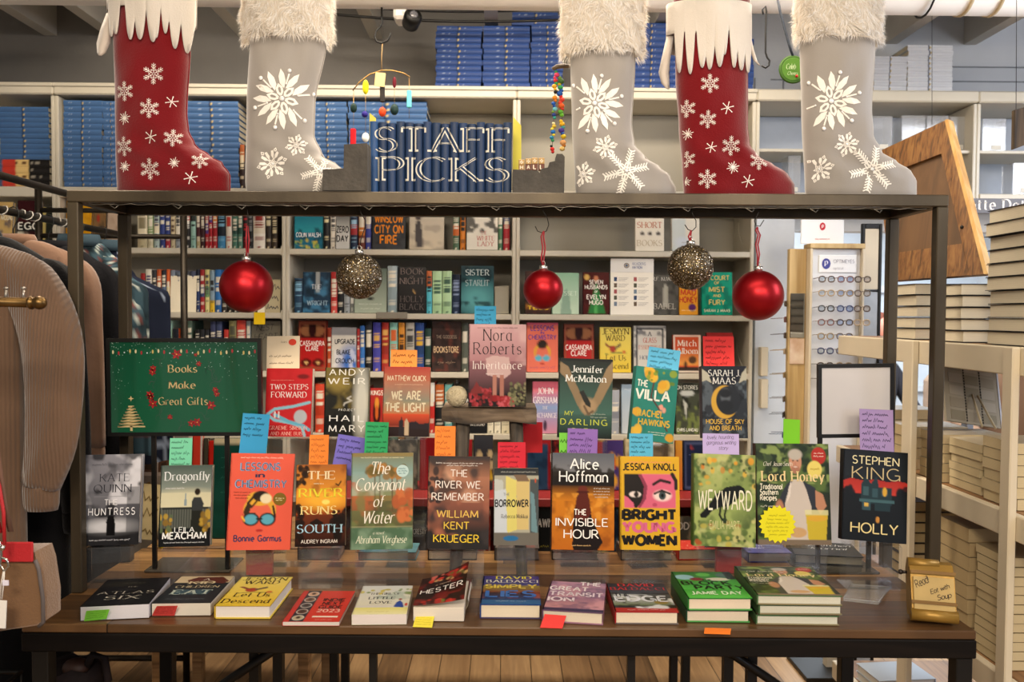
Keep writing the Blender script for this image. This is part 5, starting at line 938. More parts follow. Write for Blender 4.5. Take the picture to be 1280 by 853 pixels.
m=MB().mat(M_BLACK);m.tube([(0,0,.026),(0,-.002,.036)],.005,8);m.sphere((0,-.002,.039),.008,10,6);m.build('needle_head',YB_)
# ---- lying books along the front edge
def lying_M(xl, xr, yf, yaw, z=TZ):
  p0,p1=onz(xl,yf,z),onz(xr,yf,z);w=(p1-p0).length/math.cos(yaw*D2R);c=(p0+p1)/2
  return Matrix.Translation((c.x,c.y,z+.0012))@Matrix.Rotation(yaw*D2R,4,'Z')@Matrix.Rotation(-math.pi/2,4,'X'),w
def lay(xl,xr,yf,yaw,t,d,art,texts,label,spine,hard=True,z=TZ,pages='#e9dfc8',group=None,res=(40,50)):
  M,w=lying_M(xl,xr,yf,yaw,z);make_book(label,w,d,t,art,texts,spine,hard,pages,M=M,group=group,res=hires(res));return M,w
a = A_(40, 56, '#17171a', 31); a.cloud('#232326', 5, .7).ell(.3, .2, .3, .1, '#2c2a24', .9, .6)
lay(103,184,775.5,8,.036,.212,a,[('THE',.52,.36,.04,.16,'#8a8478','serif'),('ATLAS',.5,.60,.10,.84,'#a8a294','thinserif'),('SIX',.5,.80,.13,.50,'#b8b2a4','thinserif'),('~',.5,.2,.02,.4,'#55524a','')],'black paperback lying at the left end of the table front, green note on it','#141416',False,pages='#d9d6da')
a=A_(40,56,'#22252a',32);a.rect(0,0,1,.26,'#c8b490').poly([(.2,.16),(.34,.04),(.8,.03),(.98,.2),(.9,.30),(.5,.20),(.3,.30)],'#5a2a22').cloud('#2c3036',5,.5,.5,.7,.4).rect(.2,.52,.8,.70,'#3c5a66',.7)
lay(190,263,771,2,.033,.215,a,[('A',.55,.17,.07,.10,'#e8e0cc','serif'),('KID',.52,.32,.11,.44,'#d8c8a0','boldserif'),('CHILDREN',.5,.46,.08,.76,'#c8b890','serif'),('EAT',.5,.70,.16,.66,'#b8c4b8','boldserif'),('~',.5,.88,.03,.7,'#7a8088','')],'black and tan paperback lying second from the left, red note on it','#22252a',False,pages='#dcd4c4')
lay(268,338,774.5,0,.034,.225,art_descend(36,52),[('JESMYN',.5,.14,.11,.84,'#4a3a20','serif'),('WARD',.5,.27,.11,.66,'#4a3a20','serif'),('Let Us',.52,.72,.13,.64,'#3a2c16','serif'),('Descend',.5,.93,.13,.84,'#3a2c16','serif')],'yellow hardcover with a red bird lying on the table front','#c8a838',True,pages='#ece4dc')
a = A_(50, 56, '#cc3a2c', 33); a.rect(.1, 0, .36, 1, '#2c2a30').rect(0, 0, .1, 1, '#c03a34')
for i,c in enumerate(('#c8a080','#7a5a44','#4a4a4c','#5c3c30','#b8ac8a')):a.ell(.23,.11+i*.195,.105,.078,'#d8d0c4',.1).ell(.23,.11+i*.195,.09,.066,c,.1).ell(.23,.10+i*.195,.04,.035,'#3a2a22',.5)
lay(353,424,783.5,0,.011,.225,a,[('INDIE',.70,.36,.09,.40,'#3a1c18','bold'),('NEXT',.70,.48,.09,.36,'#3a1c18','bold'),('GUIDE',.70,.60,.09,.42,'#3a1c18','bold'),('2023',.70,.72,.09,.40,'#e8b8a8','bold'),('=',.70,.88,.045,.46,'#e8dcc8',''),('~',.7,.96,.02,.3,'#f0c8b8','')],'thin red booklet with a strip of round portraits lying on the table front','#b83028',False,pages='#d8d0c8')
a=A_(40,54,'#d3cfc4',34);a.grad('#cfd2ce','#d8d4bc',0,.7).grad('#e0d878','#eae4b0',.78,1).blobs(14,['#b8b048','#7a9050','#c8b83c'],.03,.07,(.02,.12,1,.3)).cloud('#9ab0a0',5,.6,.55,.7,.2,.5).poly([(.72,.76),(.76,.60),(.82,.54),(.88,.62),(.92,.78)],'#2c4a9a').ell(.82,.50,.035,.03,'#9a3a30').ell(.95,.68,.03,.05,'#c84a34')
lay(440,508,782,2,.026,.215,a,[('THE GIRL OF',.5,.34,.07,.58,'#4a4a48','serif'),('LITTLE',.46,.50,.08,.5,'#3c3c40','serif'),('LOVE',.46,.65,.08,.4,'#3c3c40','serif'),('~',.45,.93,.03,.4,'#b8a858','')],'pale paperback with a small blue figure lying on the table front','#d8d4c0',False,pages='#e2d8d2')
Mh,wh=lying_M(516,580,778,-1);H=thing('book','paperback with dark flowered cover springing open, yellow note under it','book');th_,dh=.036,.21
page_block(wh, dh, th_, .0012, False, '#e4dacb').build('page_block', H)
a=A_(40,54,'#2a1a18',35);a.cloud('#7a2420',4,.8,.5,.66).cloud('#17110f',4,.8,.5,.64).blobs(16,['#c83a2c','#a82c26','#d8685a'],.04,.08,(.2,.02,.9,.22)).blobs(14,['#c83a2c','#a82c26','#6a7a3c'],.03,.07,(.1,.84,.9,1)).blobs(12,['#6a6a34','#c8a06a'],.02,.05,(.3,.1,1,.3)).rect(0,.42,1,.68,'#1c1413',.6)
def hz(u, v): return .0035 + .050 * (u ** 1.5) * (.35 + .65 * (1 - v))
m=MB().mat(PRINT_GLOSS);pf=lambda u,v,e=0:Vector((-wh/2+u*wh,-th_-hz(u,v)-e,dh*(1-v)))
m.grid(pf,40,50,a.at,True);m.grid(lambda u,v:pf(1-u,v,-.0006),8,10,lambda u,v:lin('#d8cfc0'),True)
put_text(m,'HESTER',0,dh*.38,dh*.135,wh*.86,'sans','#f0ece6',lambda x,z:pf(x/wh+.5,1-z/dh,.0008));put_text(m,'a novel',0,dh*.6,dh*.05,wh*.3,'sans','#b8a088',lambda x,z:pf(x/wh+.5,1-z/dh,.0008))
m.build('cover',H);m=MB().mat(PAPER);m.grid(lambda u,v:Vector((wh/2-.004+.012*math.sin(u*2.2),-.003-u*.034,.06+v*(dh-.07))),8,4,lambda u,v:lin('#ddd2c2'));m.build('loose_page',H);H.matrix_world=Mh
a=A_(46,56,'#26305a',36);a.grad('#2c2c6a','#3a3a78',0,.36).grad('#8a7a3a','#6a3a24',.36,.6).grad('#3a2420','#1f3a66',.6,.85).rect(0,.86,1,1,'#2a5a88').cloud('#5a3a88',5,.5,.5,.7,0,.4).cloud('#a8502c',5,.6,.5,.7,.5,.8)
lay(600,676,774.5,-1,.037,.225,a,[('DAVID',.55,.12,.10,.62,'#ecdf3c','boldserif'),('BALDACCI',.52,.26,.10,.90,'#e9e6c8','serif'),('SIMPLY',.5,.46,.13,.88,'#d8c04a','bold'),('LIES',.5,.76,.20,.80,'#3a6ab0','bold'),('~',.5,.92,.03,.5,'#a8c0d8','')],'thick navy hardcover with yellow lettering lying at the middle of the table front','#23407a',True,pages='#ecdcc0')
a=A_(46,56,'#9a6f84',37);a.grad('#b88aa0','#8a6a86',0,.5).grad('#8a6580','#c08a8a',.5,.9).cloud('#5a4a6a',5,.6,.5,.68).cloud('#d8a0a8',4,.6,.55,.7).rect(0,.92,1,1,'#3a3450')
lay(678,753,780.5,-9,.031,.225,a,[('THE',.72,.12,.12,.36,'#f0e8e8','bold'),('GREAT',.36,.32,.13,.66,'#f0e8e8','bold'),('TRANSIT',.50,.51,.13,.92,'#e2d4da','bold'),('ION',.26,.70,.13,.42,'#e2d4da','bold')],'mauve hardcover with big white capitals lying on the table front, red note under it','#6a5068',True,pages='#e6d8c0')
a=A_(46,56,'#2a3038',38);a.grad('#20242c','#3a4450',0,.4).grad('#c8ccc8','#5a6a4a',.4,.8).cloud('#1c2020',5,.9,.5,.64,.35,.9).rect(0,.88,1,1,'#a82c2c').ell(.8,.68,.12,.07,'#8a7a3a').cloud('#e0e4e4',5,.8,.55,.7,.55,.9)
lay(769,848,781.5,-1,.032,.215,a,[('DAVID',.5,.12,.10,.60,'#d8242c','boldserif'),('BALDACCI',.5,.26,.10,.90,'#c8242c','serif'),('THE',.2,.5,.10,.26,'#2a2e34','bold'),('EDGE',.5,.66,.18,.84,'#d8dce0','bold'),('~',.5,.96,.03,.6,'#f0c8c0','')],'hardcover with red lettering and red edges lying on the table front','#9c2a2c',True,pages='#ecdcc2')
def art_block():
  a=A_(46,56,'#3c9a3a',39);a.grad('#2c6a34','#4cae44',0,.7).grad('#3c9a38','#5ac04c',.7,1).ell(.16,.22,.16,.1,'#8ab8c0').ell(.35,.30,.12,.06,'#7a2c34').ell(.70,.30,.20,.06,'#c8c4b0').ell(.5,.12,.12,.07,'#5ab04a').ell(.84,.15,.13,.09,'#4a6a60').rect(.86,0,1,.3,'#23302a');return a
tb=[('THE',.5,.36,.045,.16,'#1c2a1c','bold'),('BLOCK',.45,.52,.13,.78,'#1c2a1c','bold'),('PARTY',.62,.69,.13,.78,'#1c2a1c','bold'),('JAMIE DAY',.5,.88,.11,.80,'#d8e8c8','bold')]
lay(858,937,779,-1,.031,.21,art_block(),tb,'lower of the two green hardcovers stacked on the table front','#2a4a34',True,pages='#e9d8c0')
lay(860,940,764,0,.031,.21,art_block(),tb,'upper of the two green hardcovers with dark title, stacked on the table front','#2f7a34',True,z=TZ+.0335,pages='#e9d8c0')
for k,(xl,xr,yf,yw) in enumerate([(946,1048,782.5,-2),(949,1052,769.5,-1),(947,1052,757.5,-2)]):
  lay(xl,xr,yf,yw,.0245,.235,a11,lord_texts(),['lowest','middle','topmost'][k]+' of the three wide cookbooks stacked on the table front','#4a6a44',True,z=TZ+.0268*k,pages='#d8d6c4')
# --- books lying behind the stands
a=A_(40,50,'#c0392e',41);a.blobs(60,['#e8c8b0','#e0a890'],.012,.02,(0,0,1,1));lay(848,905,701,1,.034,.105,a,[],'red speckled hardcover lying behind the leafy bird novel stand','#a02c24',pages='#b8a890')
a=A_(40,50,'#4a4a86',42);a.cloud('#5c5c9c',4,.6);lay(935,990,704,0,.03,.115,a,[('SAY IT',.3,.4,.1,.4,'#d8d8ec','bold'),('AWAY',.3,.6,.1,.4,'#d8d8ec','bold'),('~',.6,.3,.05,.5,'#d8d8ec','')],'violet hardcover lying behind the green cookbook stand','#34345e',pages='#a8a098')
for k,(xl,xr,col,sp,lb) in enumerate([(448,520,'#5a8a94','#3a6a78','teal-edged hardcover lying behind the palm-tree novel'),(535,596,'#3a3430','#2a2624','dark hardcover lying behind the dusky cloud novel'),(618,674,'#5c5450','#4a4440','grey-brown hardcover lying behind the grey paperback'),(690,748,'#4a4038','#2c2622','brown hardcover lying behind the golden grass novel'),(776,840,'#6a5c54','#4a403c','taupe hardcover lying behind the mustard novel'),(372,424,'#6a5a4e','#54483e','brown hardcover lying behind the orange sunset novel')]):
  lay(xl,xr,701.2-.4*(k%2),(-1,.5,0,-.6,.6,.5)[k],.026+.006*(k%3),.104,A_(20,26,col,50+k).cloud(sp,4,.5),[],lb,sp,pages=('#a8988a','#b8a890','#8a7e74')[k%3],res=(10,12))
a = A_(40, 46, '#2c3136', 43); a.cloud('#23272b', 4, .6)
make_book('large charcoal hardcover with white script lying on the sign base plate',.20,.15,.028,a,[('My Kitchen',.55,.3,.14,.8,'#d8dcdc','italic'),('Journal',.55,.55,.14,.6,'#d8dcdc','italic')],'#1c2023',True,'#8a8474',M=Matrix.Translation((.995,2.515,TZ+.009))@Matrix.Rotation(-9*D2R,4,'Z')@Matrix.Rotation(-math.pi/2,4,'X'))
for k,(x0,x1,y1,lb) in enumerate([(307,340,720,'narrow red card standing behind the coral front-row novel'),(895,927,718,'narrow red card standing behind the leafy bird novel')]):
  c=onz((x0+x1)/2,y1,TZ);w=(x1-x0)*c.y/FPX;o=thing('red_box',lb,'box',(c.x,c.y,TZ+.0008))
  m=MB().mat(mat('red_card','#a81f26',.5,var=.08));m.box(-w/2,w/2,0,.02,0,.16,bev=.002);m.build('box_body',o)
  m=MB().mat(mat('red_card_edge','#7a151b',.5));m.box(-w/2-.001,w/2+.001,-.001,.021,.1602,.166);m.build('box_lid',o)
# ---- notes stuck to the books
def note(l,r,tp,btop,col,lines,label,Y=YR1,lean=9,rot=0,bh=.248,ink='#2a2a3a',lh=None,tuck=12,dy=.0025):
  yb = Y + (bh - tuck * Y / FPX) * math.sin(lean * D2R) + dy
  return card('sticky_note',label,'note',l,tp,r,btop+tuck,yb,col,tuple(lines)+(('',) if len(lines)<4 else ('','')),lean,rot,.0006,None,ink,lh=lh)
sq = ('~',)
note(298,332,519,571,'#3f9fd0',sq*4+('',)*3,'long blue note above the coral front-row novel',rot=3,ink='#16243a',dy=.014)
note(211,239,549,586,'#7fd8b0',sq*5,'mint green note above the woman by a railing novel',ink='#3a6a54',rot=-1)
note(386,410,545,584,'#f08a3a',sq*5,'orange note above the orange sunset novel',ink='#b0602a',bh=.222)
note(414,450,546,582,'#7d74cc',sq*4,'violet note between the orange sunset and palm-tree novels',rot=9,ink='#221f4a',Y=YR1+.045)
note(455,484,529,571,'#35a264',sq*6,'green note above the palm-tree novel',ink='#123820',rot=1)
note(543,569,534,575,'#f58a3c',sq*5,'orange note above the dusky cloud novel',ink='#b0602a')
note(622,657,554,589,'#cf2f3e',sq*5,'red note above the grey paperback',ink='#6a1822',bh=.208)
note(699,712,542,572,'#7ccc4c',('~','~'),'narrow green note partly behind the purple note',ink='#3a6a20',dy=.006)
note(708,746,537,572,'#8f6cb4',sq*4,'purple note above the golden grass novel',rot=2,ink='#33204a')
note(786,816,543,575,'#5ab4d4',sq*5,'light blue note above the mustard novel with eyes',rot=1,ink='#163444')
note(878,924,543,573,'#c3b2e2',('lovely, haunting,','gorgeous writing','   story',''),'lavender note with large handwriting above the leafy bird novel',rot=1,ink='#20203a',lh=.0086)
note(978,999,525,560,'#7cc832',('',),'plain bright green note above the green cookbook',rot=3,bh=.27)
note(1074,1117,513,567,'#a791c4',sq*6,'large purple note above the black house novel',rot=2,ink='#3a3050')
R2 = dict(Y=Y2, lean=8, bh=.205)
note(488,521,438,462,'#f59a4c',sq*3,'orange note above the red skyline novel',ink='#5a3014',**R2)
note(806,846,436,464,'#62b8dc',sq*4,'tilted blue note above the tilted teal paperback',rot=8,ink='#1a3a50',dy=.014,**R2)
note(879,918,421,461,'#d43a3a',sq*5,'red note above the gold crescent paperback',ink='#4a1414',**R2)
note(593,620,383,409,'#45a4d0',sq*4,'blue note above the rose novel on the stool',ink='#16344a',Y=2.47,lean=6,bh=.235)
def red_dot(o, w, h, th):
  m=MB().mat(PAPER);m.poly([(w*.28+.012*math.cos(k*math.pi/10),-th-.0008,h*.86+.010*math.sin(k*math.pi/10)) for k in range(20)],'#c8402e');m.build('red_seal',o)
c_=card('review_card','cream review card with a red seal above the red winding-path paperback','card',333,421,374,476,Y2+.185*math.sin(8*D2R)+.003,'#d8c8ae',('Indies','','~','~','~','~'),8,-1,.0008,ink='#5a4a40',extra=red_dot,lh=.006)
note(653,678,528,556,'#c22a32',('',),'plain red note beside the stool leg',Y=2.60,lean=4,bh=.1,tuck=10)
o=thing('starburst_note','yellow starburst note with handwriting on the green cookbook','note');m=MB().mat(PAPER);c0=Vector((-.5*w11+.27*w11,-.026-.0022,h11*.20));R0,R1_=.053,.045
pts=[(c0.x+(R0 if k%2 else R1_)*math.cos(k*math.pi/20),c0.z+(R0 if k%2 else R1_)*math.sin(k*math.pi/20)) for k in range(40)]
m.prism(pts, c0.y, c0.y + .0009, 'XZ', '#eae02a'); rnd = random.Random(77)
for i in range(6):scribble(m,c0.x-.034+.004*abs(i-2.5),c0.x+.034-.004*abs(i-2.5),c0.z+.022-i*.0105,.0052,rnd,'#a8a020',lambda x,z:(x,c0.y-.0006,z),.0005)
m.build('paper', o); o.matrix_world = M11
def flat_note(pts, zs, col, label, thick=.0006, ink=None):
  o=thing('sticky_note',label,'note');P=[onz(x,y,z) for (x,y),z in zip(pts,zs)];m=MB().mat(PAPER)
  f = lambda u, v: (P[0] * (1 - u) + P[1] * u) * v + (P[3] * (1 - u) + P[2] * u) * (1 - v)
  m.color(col);m.grid(lambda u,v:f(u,v)+Vector((0,0,.002*math.sin(v*2.2)*(1-v))),6,6);m.grid(lambda u,v:f(1-u,v)+Vector((0,.0006,-.0007+.002*math.sin(v*2.2)*(1-v))),6,6)
  if ink:
    rnd = random.Random(len(label)); w = (P[1] - P[0]).length; h = (P[0] - P[3]).length
    for i in range(4):scribble(m,w*.08,w*.9,h*(.78-i*.2),h*.09,rnd,ink,lambda x,z:f(x/w,z/h)+Vector((0,-.0008,.0009+.002*math.sin(z/h*2.2)*(1-z/h))),.0004)
  m.build('paper', o)
flat_note([(108,764),(137,762),(133,774),(105,777)],(TZ+.034,TZ+.034,TZ+.006,TZ+.004),'#86dc48','bright green note hanging over the edge of the black paperback',ink='#4a9a2a')
flat_note([(196,758),(222,757.5),(218,770),(190,770)],(TZ+.034,TZ+.034,TZ+.004,TZ+.004),'#d84a44','red note hanging over the edge of the black and tan paperback',ink='#8a2420')
flat_note([(520,770),(543,771),(540,785),(516,784)],(TZ+.014,TZ+.014,TZ+.0008,TZ+.0008),'#ecdc4a','yellow note stuck below the sprung-open paperback',ink='#c0b030')
flat_note([(681,768),(708,770),(703,786),(675,785)],(TZ+.022,TZ+.022,TZ+.0008,TZ+.0008),'#e0433e','red note sticking out under the mauve hardcover',ink=None)
flat_note([(881,785),(914,786),(913,793.5),(880,792.5)],(TZ+.0012,)*4,'#f5812a','orange note lying at the table edge below the green hardcovers')
# ---- stockings standing on the frame
def fur_mat():
  m=bpy.data.materials.new('white_fur');m.use_nodes=True;nt=m.node_tree;nt.nodes.clear();L=nt.links
  a=nt.nodes.new('ShaderNodeAttribute');a.attribute_name='Col';d=nt.nodes.new('ShaderNodeBsdfDiffuse');t=nt.nodes.new('ShaderNodeBsdfTranslucent');mx=nt.nodes.new('ShaderNodeMixShader');mx.inputs[0].default_value=.45;o=nt.nodes.new('ShaderNodeOutputMaterial')
  n=nt.nodes.new('ShaderNodeTexNoise');n.inputs['Scale'].default_value=30;mr=nt.nodes.new('ShaderNodeMapRange');mr.inputs[3].default_value=.92;mr.inputs[4].default_value=1.04;vm=nt.nodes.new('ShaderNodeVectorMath');vm.operation='MULTIPLY'
  L.new(n.outputs['Fac'],mr.inputs[0]);L.new(a.outputs['Color'],vm.inputs[0]);L.new(mr.outputs[0],vm.inputs[1])
  for x in (d, t): L.new(vm.outputs[0], x.inputs['Color'])
  L.new(d.outputs[0],mx.inputs[1]);L.new(t.outputs[0],mx.inputs[2]);L.new(mx.outputs[0],o.inputs[0]);return m
M_FELT=print_mat(.95,.1,.5,260,0,0,.5);M_SATIN=print_mat(.55,.3,.12,300,0,0,.6);M_EMB=print_mat(.7,.3);M_FUR=fur_mat()
YK = 2.395
def interp(tab, v):
  if v <= tab[0][0]: return tab[0][1]
  for (a, p), (b, q) in zip(tab, tab[1:]):
    if v <= b:
      t = (v - a) / (b - a); t = t * t * (3 - 2 * t); return p * (1 - t) + q * t
  return tab[-1][1]
def flake_strips(kind, r, n=6):
  """embroidery of one snowflake as polylines with widths, and filled petals"""
  L, P = [], []
  for k in range(n):
    a=2*math.pi*k/n+(.26 if kind!='A' else math.pi/6);c,s=math.cos(a),math.sin(a)
    R = lambda x, y: (r * (x * c - y * s), r * (x * s + y * c))
    if kind == 'A':
      L.append(([R(.08, 0), R(1, 0)], .045))
      for x,l in ((.48,.30),(.70,.26)):L.append(([R(x,0),R(x+l*.8,l*.72)],.04));L.append(([R(x,0),R(x+l*.8,-l*.72)],.04))
      L.append(([R(.3,0),R(.36,.2),R(.5,.12)],.03));L.append(([R(.3,0),R(.36,-.2),R(.5,-.12)],.03))
    elif kind=='star':L.append(([R(.05,0),R(1,0)],.09));L.append(([R(.9,.09),R(.9,-.09)],.06))
    elif kind == 'sun':
      L.append(([R(.05,0),R(1,0)],.09));a2=math.pi/6;L.append(([R(.05*math.cos(a2),.05*math.sin(a2)),R(.75*math.cos(a2),.75*math.sin(a2))],.07))
    elif kind == 'big':
      for sg in (-1, 1):
        P.append([R(.34,.02*sg),R(.46,.20*sg),R(.66,.30*sg),R(.92,.30*sg),R(.80,.16*sg),R(.60,.05*sg)])
      L.append(([R(.50, 0), R(.84, 0)], .03));
      a2=math.pi/6;c2,s2=math.cos(a2),math.sin(a2);Q=lambda x,y:R(x*c2-y*s2,x*s2+y*c2)
      L.append(([Q(.12,0),Q(.22,.07),Q(.36,.08),Q(.46,0),Q(.36,-.08),Q(.22,-.07),Q(.12,0)],.045))
    elif kind == 'leaf':
      L.append(([R(.1, 0), R(1, 0)], .05))
      for i in range(5):
        x = .40 + i * .13
        for sg in (-1, 1): L.append(([R(x, 0), R(x + .13, .17 * sg)], .035))
      for sg in (-1,1):L.append(([R(.12,0),R(.22,.12*sg),R(.38,.10*sg),R(.36,0)],.035))
    elif kind == 'petal':
      for sg in (-1,1):P.append([R(.28,.02*sg),R(.45,.20*sg),R(.72,.26*sg),R(.80,.12*sg),R(.55,.03*sg)])
      L.append(([R(.74,0),R(.84,.08),R(.95,0),R(.84,-.08),R(.74,0)],.035));L.append(([R(.1,.0),R(.2,.07),R(.32,0),R(.2,-.07),R(.1,0)],.035))
  return L, P
def stocking(name, label, left, right, col, cuffspec, flakes, seed, fur, T=.050):
  """left and right: outline tables (picture row, column); built as a stuffed boot with cuff and embroidery"""
  zb = ZF; yc = YK; k = yc / FPX; rnd = random.Random(seed)
  ref=at((left[-1][1]+right[-1][1])/2,240,yc);o=thing(name,label,'stocking',(ref.x,yc,zb))
  cx0=ref.x;zof=lambda py:at(640,py,yc).z-zb;rows=[i for i in np.linspace(-34,242.4,64)]
  pyb = 242.4; base_z = zof(pyb)
  X = lambda px, py: at(px, py, yc).x - cx0
  def prof(z):
    py = pyb - (z) / k; l, r = X(interp(left, py), py), X(interp(right, py), py); return l, r
  H = zof(-34) - base_z
  def half(z, l, r):
    a = (r - l) / 2; return min(T, a * .55) * (1 - .35 * max(0, (1 - z / .03)) ** 2)
  def fy(x, z):
    l,r=prof(z);a,c=(r-l)/2,(r+l)/2;u=max(-1,min(1,(x-c)/a));t=half(z,l,r)
    return -t * (1 - abs(u) ** 2.6) ** .5 + wr(x, z)
  ph = [rnd.uniform(0, 6) for _ in range(8)]
  def wr(x, z):
    l,r=prof(z);a,c=(r-l)/2,(r+l)/2;u=max(-1,min(1,(x-c)/a));e=(1-u*u)
    bend = math.exp(-((z - .11) / .05) ** 2)
    return e*(.0060*math.sin(z*62+x*46+ph[0])*bend+.0035*math.sin(z*21+x*30+ph[3])+.0022*math.sin(z*38-x*60+ph[1])+.0012*math.sin(x*90+z*20+ph[2]))
  m = MB().mat(M_SATIN if fur else M_FELT); m.color(col); n = 40; rings = []
  for i in range(64):
    z=H*i/63;l,r=prof(z);a,c=(r-l)/2,(r+l)/2;t=half(z,l,r);ring=[]
    for j in range(n):
      th=2*math.pi*j/n;u=math.cos(th);s=math.sin(th);ux=math.copysign(abs(u)**.9,u);sy=math.copysign(abs(s)**.8,s)
      x = c + a * ux; y = t * sy
      if y < 0: y = fy(x, z) if abs(ux) < .999 else 0
      ring.append((x, y, z))
    rings.append(ring)
  m.loft(rings, col); m.build('boot', o)
  seam = MB().mat(M_SATIN if fur else M_FELT); seam.color(tuple(x * 1.15 for x in lin(col)))
  pts=[(prof(H*i/50)[1]+.0008,0,H*i/50) for i in range(51)];seam.tube(pts,.0022,6);seam.build('seam',o)
  for kind, fx, fyy, fr in flakes:
    p=at(fx,fyy,yc-.04);x0=p.x-cx0;z0=p.z-zb;R=fr*k;L,P=flake_strips(kind,R)
    fm=MB().mat(M_EMB);c=lin('#f0e9df');ok=lambda x,z:(lambda lr:lr[0]+.002<x<lr[1]-.002)(prof(max(z,.001))) and z>.002
    for pl, wd in L:
      q = []
      for (ax, az), (bx, bz) in zip(pl, pl[1:]):
        ns=max(1,int(math.hypot(ax-bx,az-bz)/.008));q+=[(ax+(bx-ax)*i/ns,az+(bz-az)*i/ns) for i in range(ns)]
      q.append(pl[-1])
      for quad in _strip(q,lambda d:max(.00055,R*wd*(.62 if kind in ('A','sun','star') else .8))):
        if all(ok(x0+a,z0+b) for a,b in quad):fm.poly([(x0+a,fy(x0+a,z0+b)-.0012,z0+b) for a,b in quad],c)
    for pl in P:
      if not all(ok(x0 + a, z0 + b) for a, b in pl): continue
      cxp, czp = sum(a for a, b in pl) / len(pl), sum(b for a, b in pl) / len(pl)
      for (a, b), (a2, b2) in zip(pl, pl[1:] + pl[:1]):
        fm.poly([(x0+q[0],fy(x0+q[0],z0+q[1])-.0012,z0+q[1]) for q in ((cxp,czp),(a,b),(a2,b2))],c)
    if kind in ('big', 'leaf', 'petal') and fm.f:
      g = fm.mat(mat('crystal_bead', '#e8e6e2', .08, 0, .9, var=.05)); bs = [(0, 0, .09)]
      if kind=='big':bs+=[(math.cos(a)*.93,math.sin(a)*.93,.07) for a in [2*math.pi*q/6+.26+.02 for q in range(6)]]+[(math.cos(a)*.5,math.sin(a)*.5,.035) for a in [2*math.pi*q/6+.26 for q in range(6)]]
      for bx, bz, br in bs:
        x, z = x0 + bx * R, z0 + bz * R
        if ok(x, z): g.sphere((x, fy(x, z) - .002, z), R * br, 8, 6, None, (1, .5, 1))
    if fm.f: fm.build('snowflake', o)
  px0, px1, py1 = cuffspec[:3]
  if fur:
    zc0=zof(py1);xl,xr=X(px0+5,20),X(px1-5,20);a,c=(xr-xl)/2,(xr+xl)/2;tt=.062
    fm = MB().mat(M_FUR); rings = []
    for i in range(9):
      z=zc0+.004+(.24)*i/8;f=1-.10*max(0,1-i/1.2)**2;rings.append([(c+a*f*math.cos(2*math.pi*j/28),tt*f*math.sin(2*math.pi*j/28),z) for j in range(28)])
    fm.loft(rings,'#efe8dc');fc=[lin(h) for h in ('#fbf6ee','#f4ece0','#ffffff','#ece2d2')]
    for q in range(11000):
      th=rnd.uniform(0,2*math.pi);z=zc0+rnd.uniform(.0,.20);nx,ny=math.cos(th),math.sin(th)
      if ny > .5 and rnd.random() < .7: continue
      p=Vector((c+a*nx,tt*ny,z));nn=Vector((nx/a,ny/tt,0)).normalized();side=Vector((-nn.y,nn.x,0))
      clump = math.sin(th * 9 + z * 70 + ph[3]) * .6 + math.sin(th * 5 - z * 110 + ph[4]) * .5
      d=(nn*rnd.uniform(.25,.65)+side*(clump*.7+rnd.uniform(-.35,.35))+Vector((0,0,-.75+.5*math.sin(th*7+z*50+ph[5])+rnd.uniform(-.35,.35)))).normalized()
      l=rnd.uniform(.012,.026);w=rnd.uniform(.0004,.0008);mid=p+d*l*.5+nn*.002;tip=p+d*l+Vector((0,0,-.004));col_=fc[rnd.randrange(4)];s=d.cross(nn).normalized()*w
      b=len(fm.v);fm.v+=[tuple(p-s),tuple(p+s),tuple(mid+s*.8),tuple(mid-s*.8),tuple(tip)];fm.face((b,b+1,b+2,b+3),col_,True);fm.face((b+3,b+2,b+4),col_,True)
    fm.build('fur_cuff', o)
  else:
    tips, tails, topz = cuffspec[3], cuffspec[4], cuffspec[5]
    cm = MB().mat(M_FELT); cm.color('#cfc6ba'); zt = zof(topz); nu = 150
    def lower(px):
      b = py1
      for tx, ty, tw in tips:
        d = abs(px - tx) / tw
        if d < 1: b = max(b, py1 + (ty - py1) * (1 - d ** 2.4))
      return b
    for sgn in (-1, 1):
      lo, hi, ot, oh = [], [], [], []
      for i in range(nu + 1):
        u=i/nu;px=px0+(px1-px0)*u;s=math.sin(math.pi*min(max(u,0),1))**.5
        pyl = lower(px) if sgn < 0 else py1 + 18
        zl = zof(pyl); x = X(px, pyl); y = sgn * (.0015 + (T + .007) * s)
        lo.append((x,y,zl));hi.append((X(px,topz),y,zt if isinstance(topz,(int,float)) else zt))
      b = len(cm.v); rows = 5
      for r_ in range(rows + 1):
        t=r_/rows;cm.v+=[tuple(Vector(lo[i]).lerp(Vector(hi[i]),t)+Vector((0,sgn*.003*math.sin(t*3+i*.07)*(1-abs(2*i/nu-1)),0))) for i in range(nu+1)]
      for r_ in range(rows):
        for i in range(nu):
          q=(b+r_*(nu+1)+i,b+r_*(nu+1)+i+1,b+(r_+1)*(nu+1)+i+1,b+(r_+1)*(nu+1)+i);cm.face(q if sgn<0 else q[::-1],None,True)
    co=cm.build('icicle_cuff',o);so=co.modifiers.new('thick','SOLIDIFY');so.thickness=.003;so.offset=1
    for tl in tails:
      tm=MB().mat(M_FELT);tm.color('#cbbfb2');pts=[(X(px,py),-.004-.002*i,zof(py)) for i,(px,py,w) in enumerate(tl)];
      ws=[w*k/2 for _,_,w in tl];rings=[[(p[0]-w,p[1],p[2]),(p[0],p[1]-.004,p[2]),(p[0]+w,p[1],p[2]),(p[0],p[1]+.004,p[2])] for p,w in zip(pts,ws)]
      tm.loft(rings); tm.build('icicle_tail', o)
  return o
RED, GREY = '#6e0a11', '#918a82'
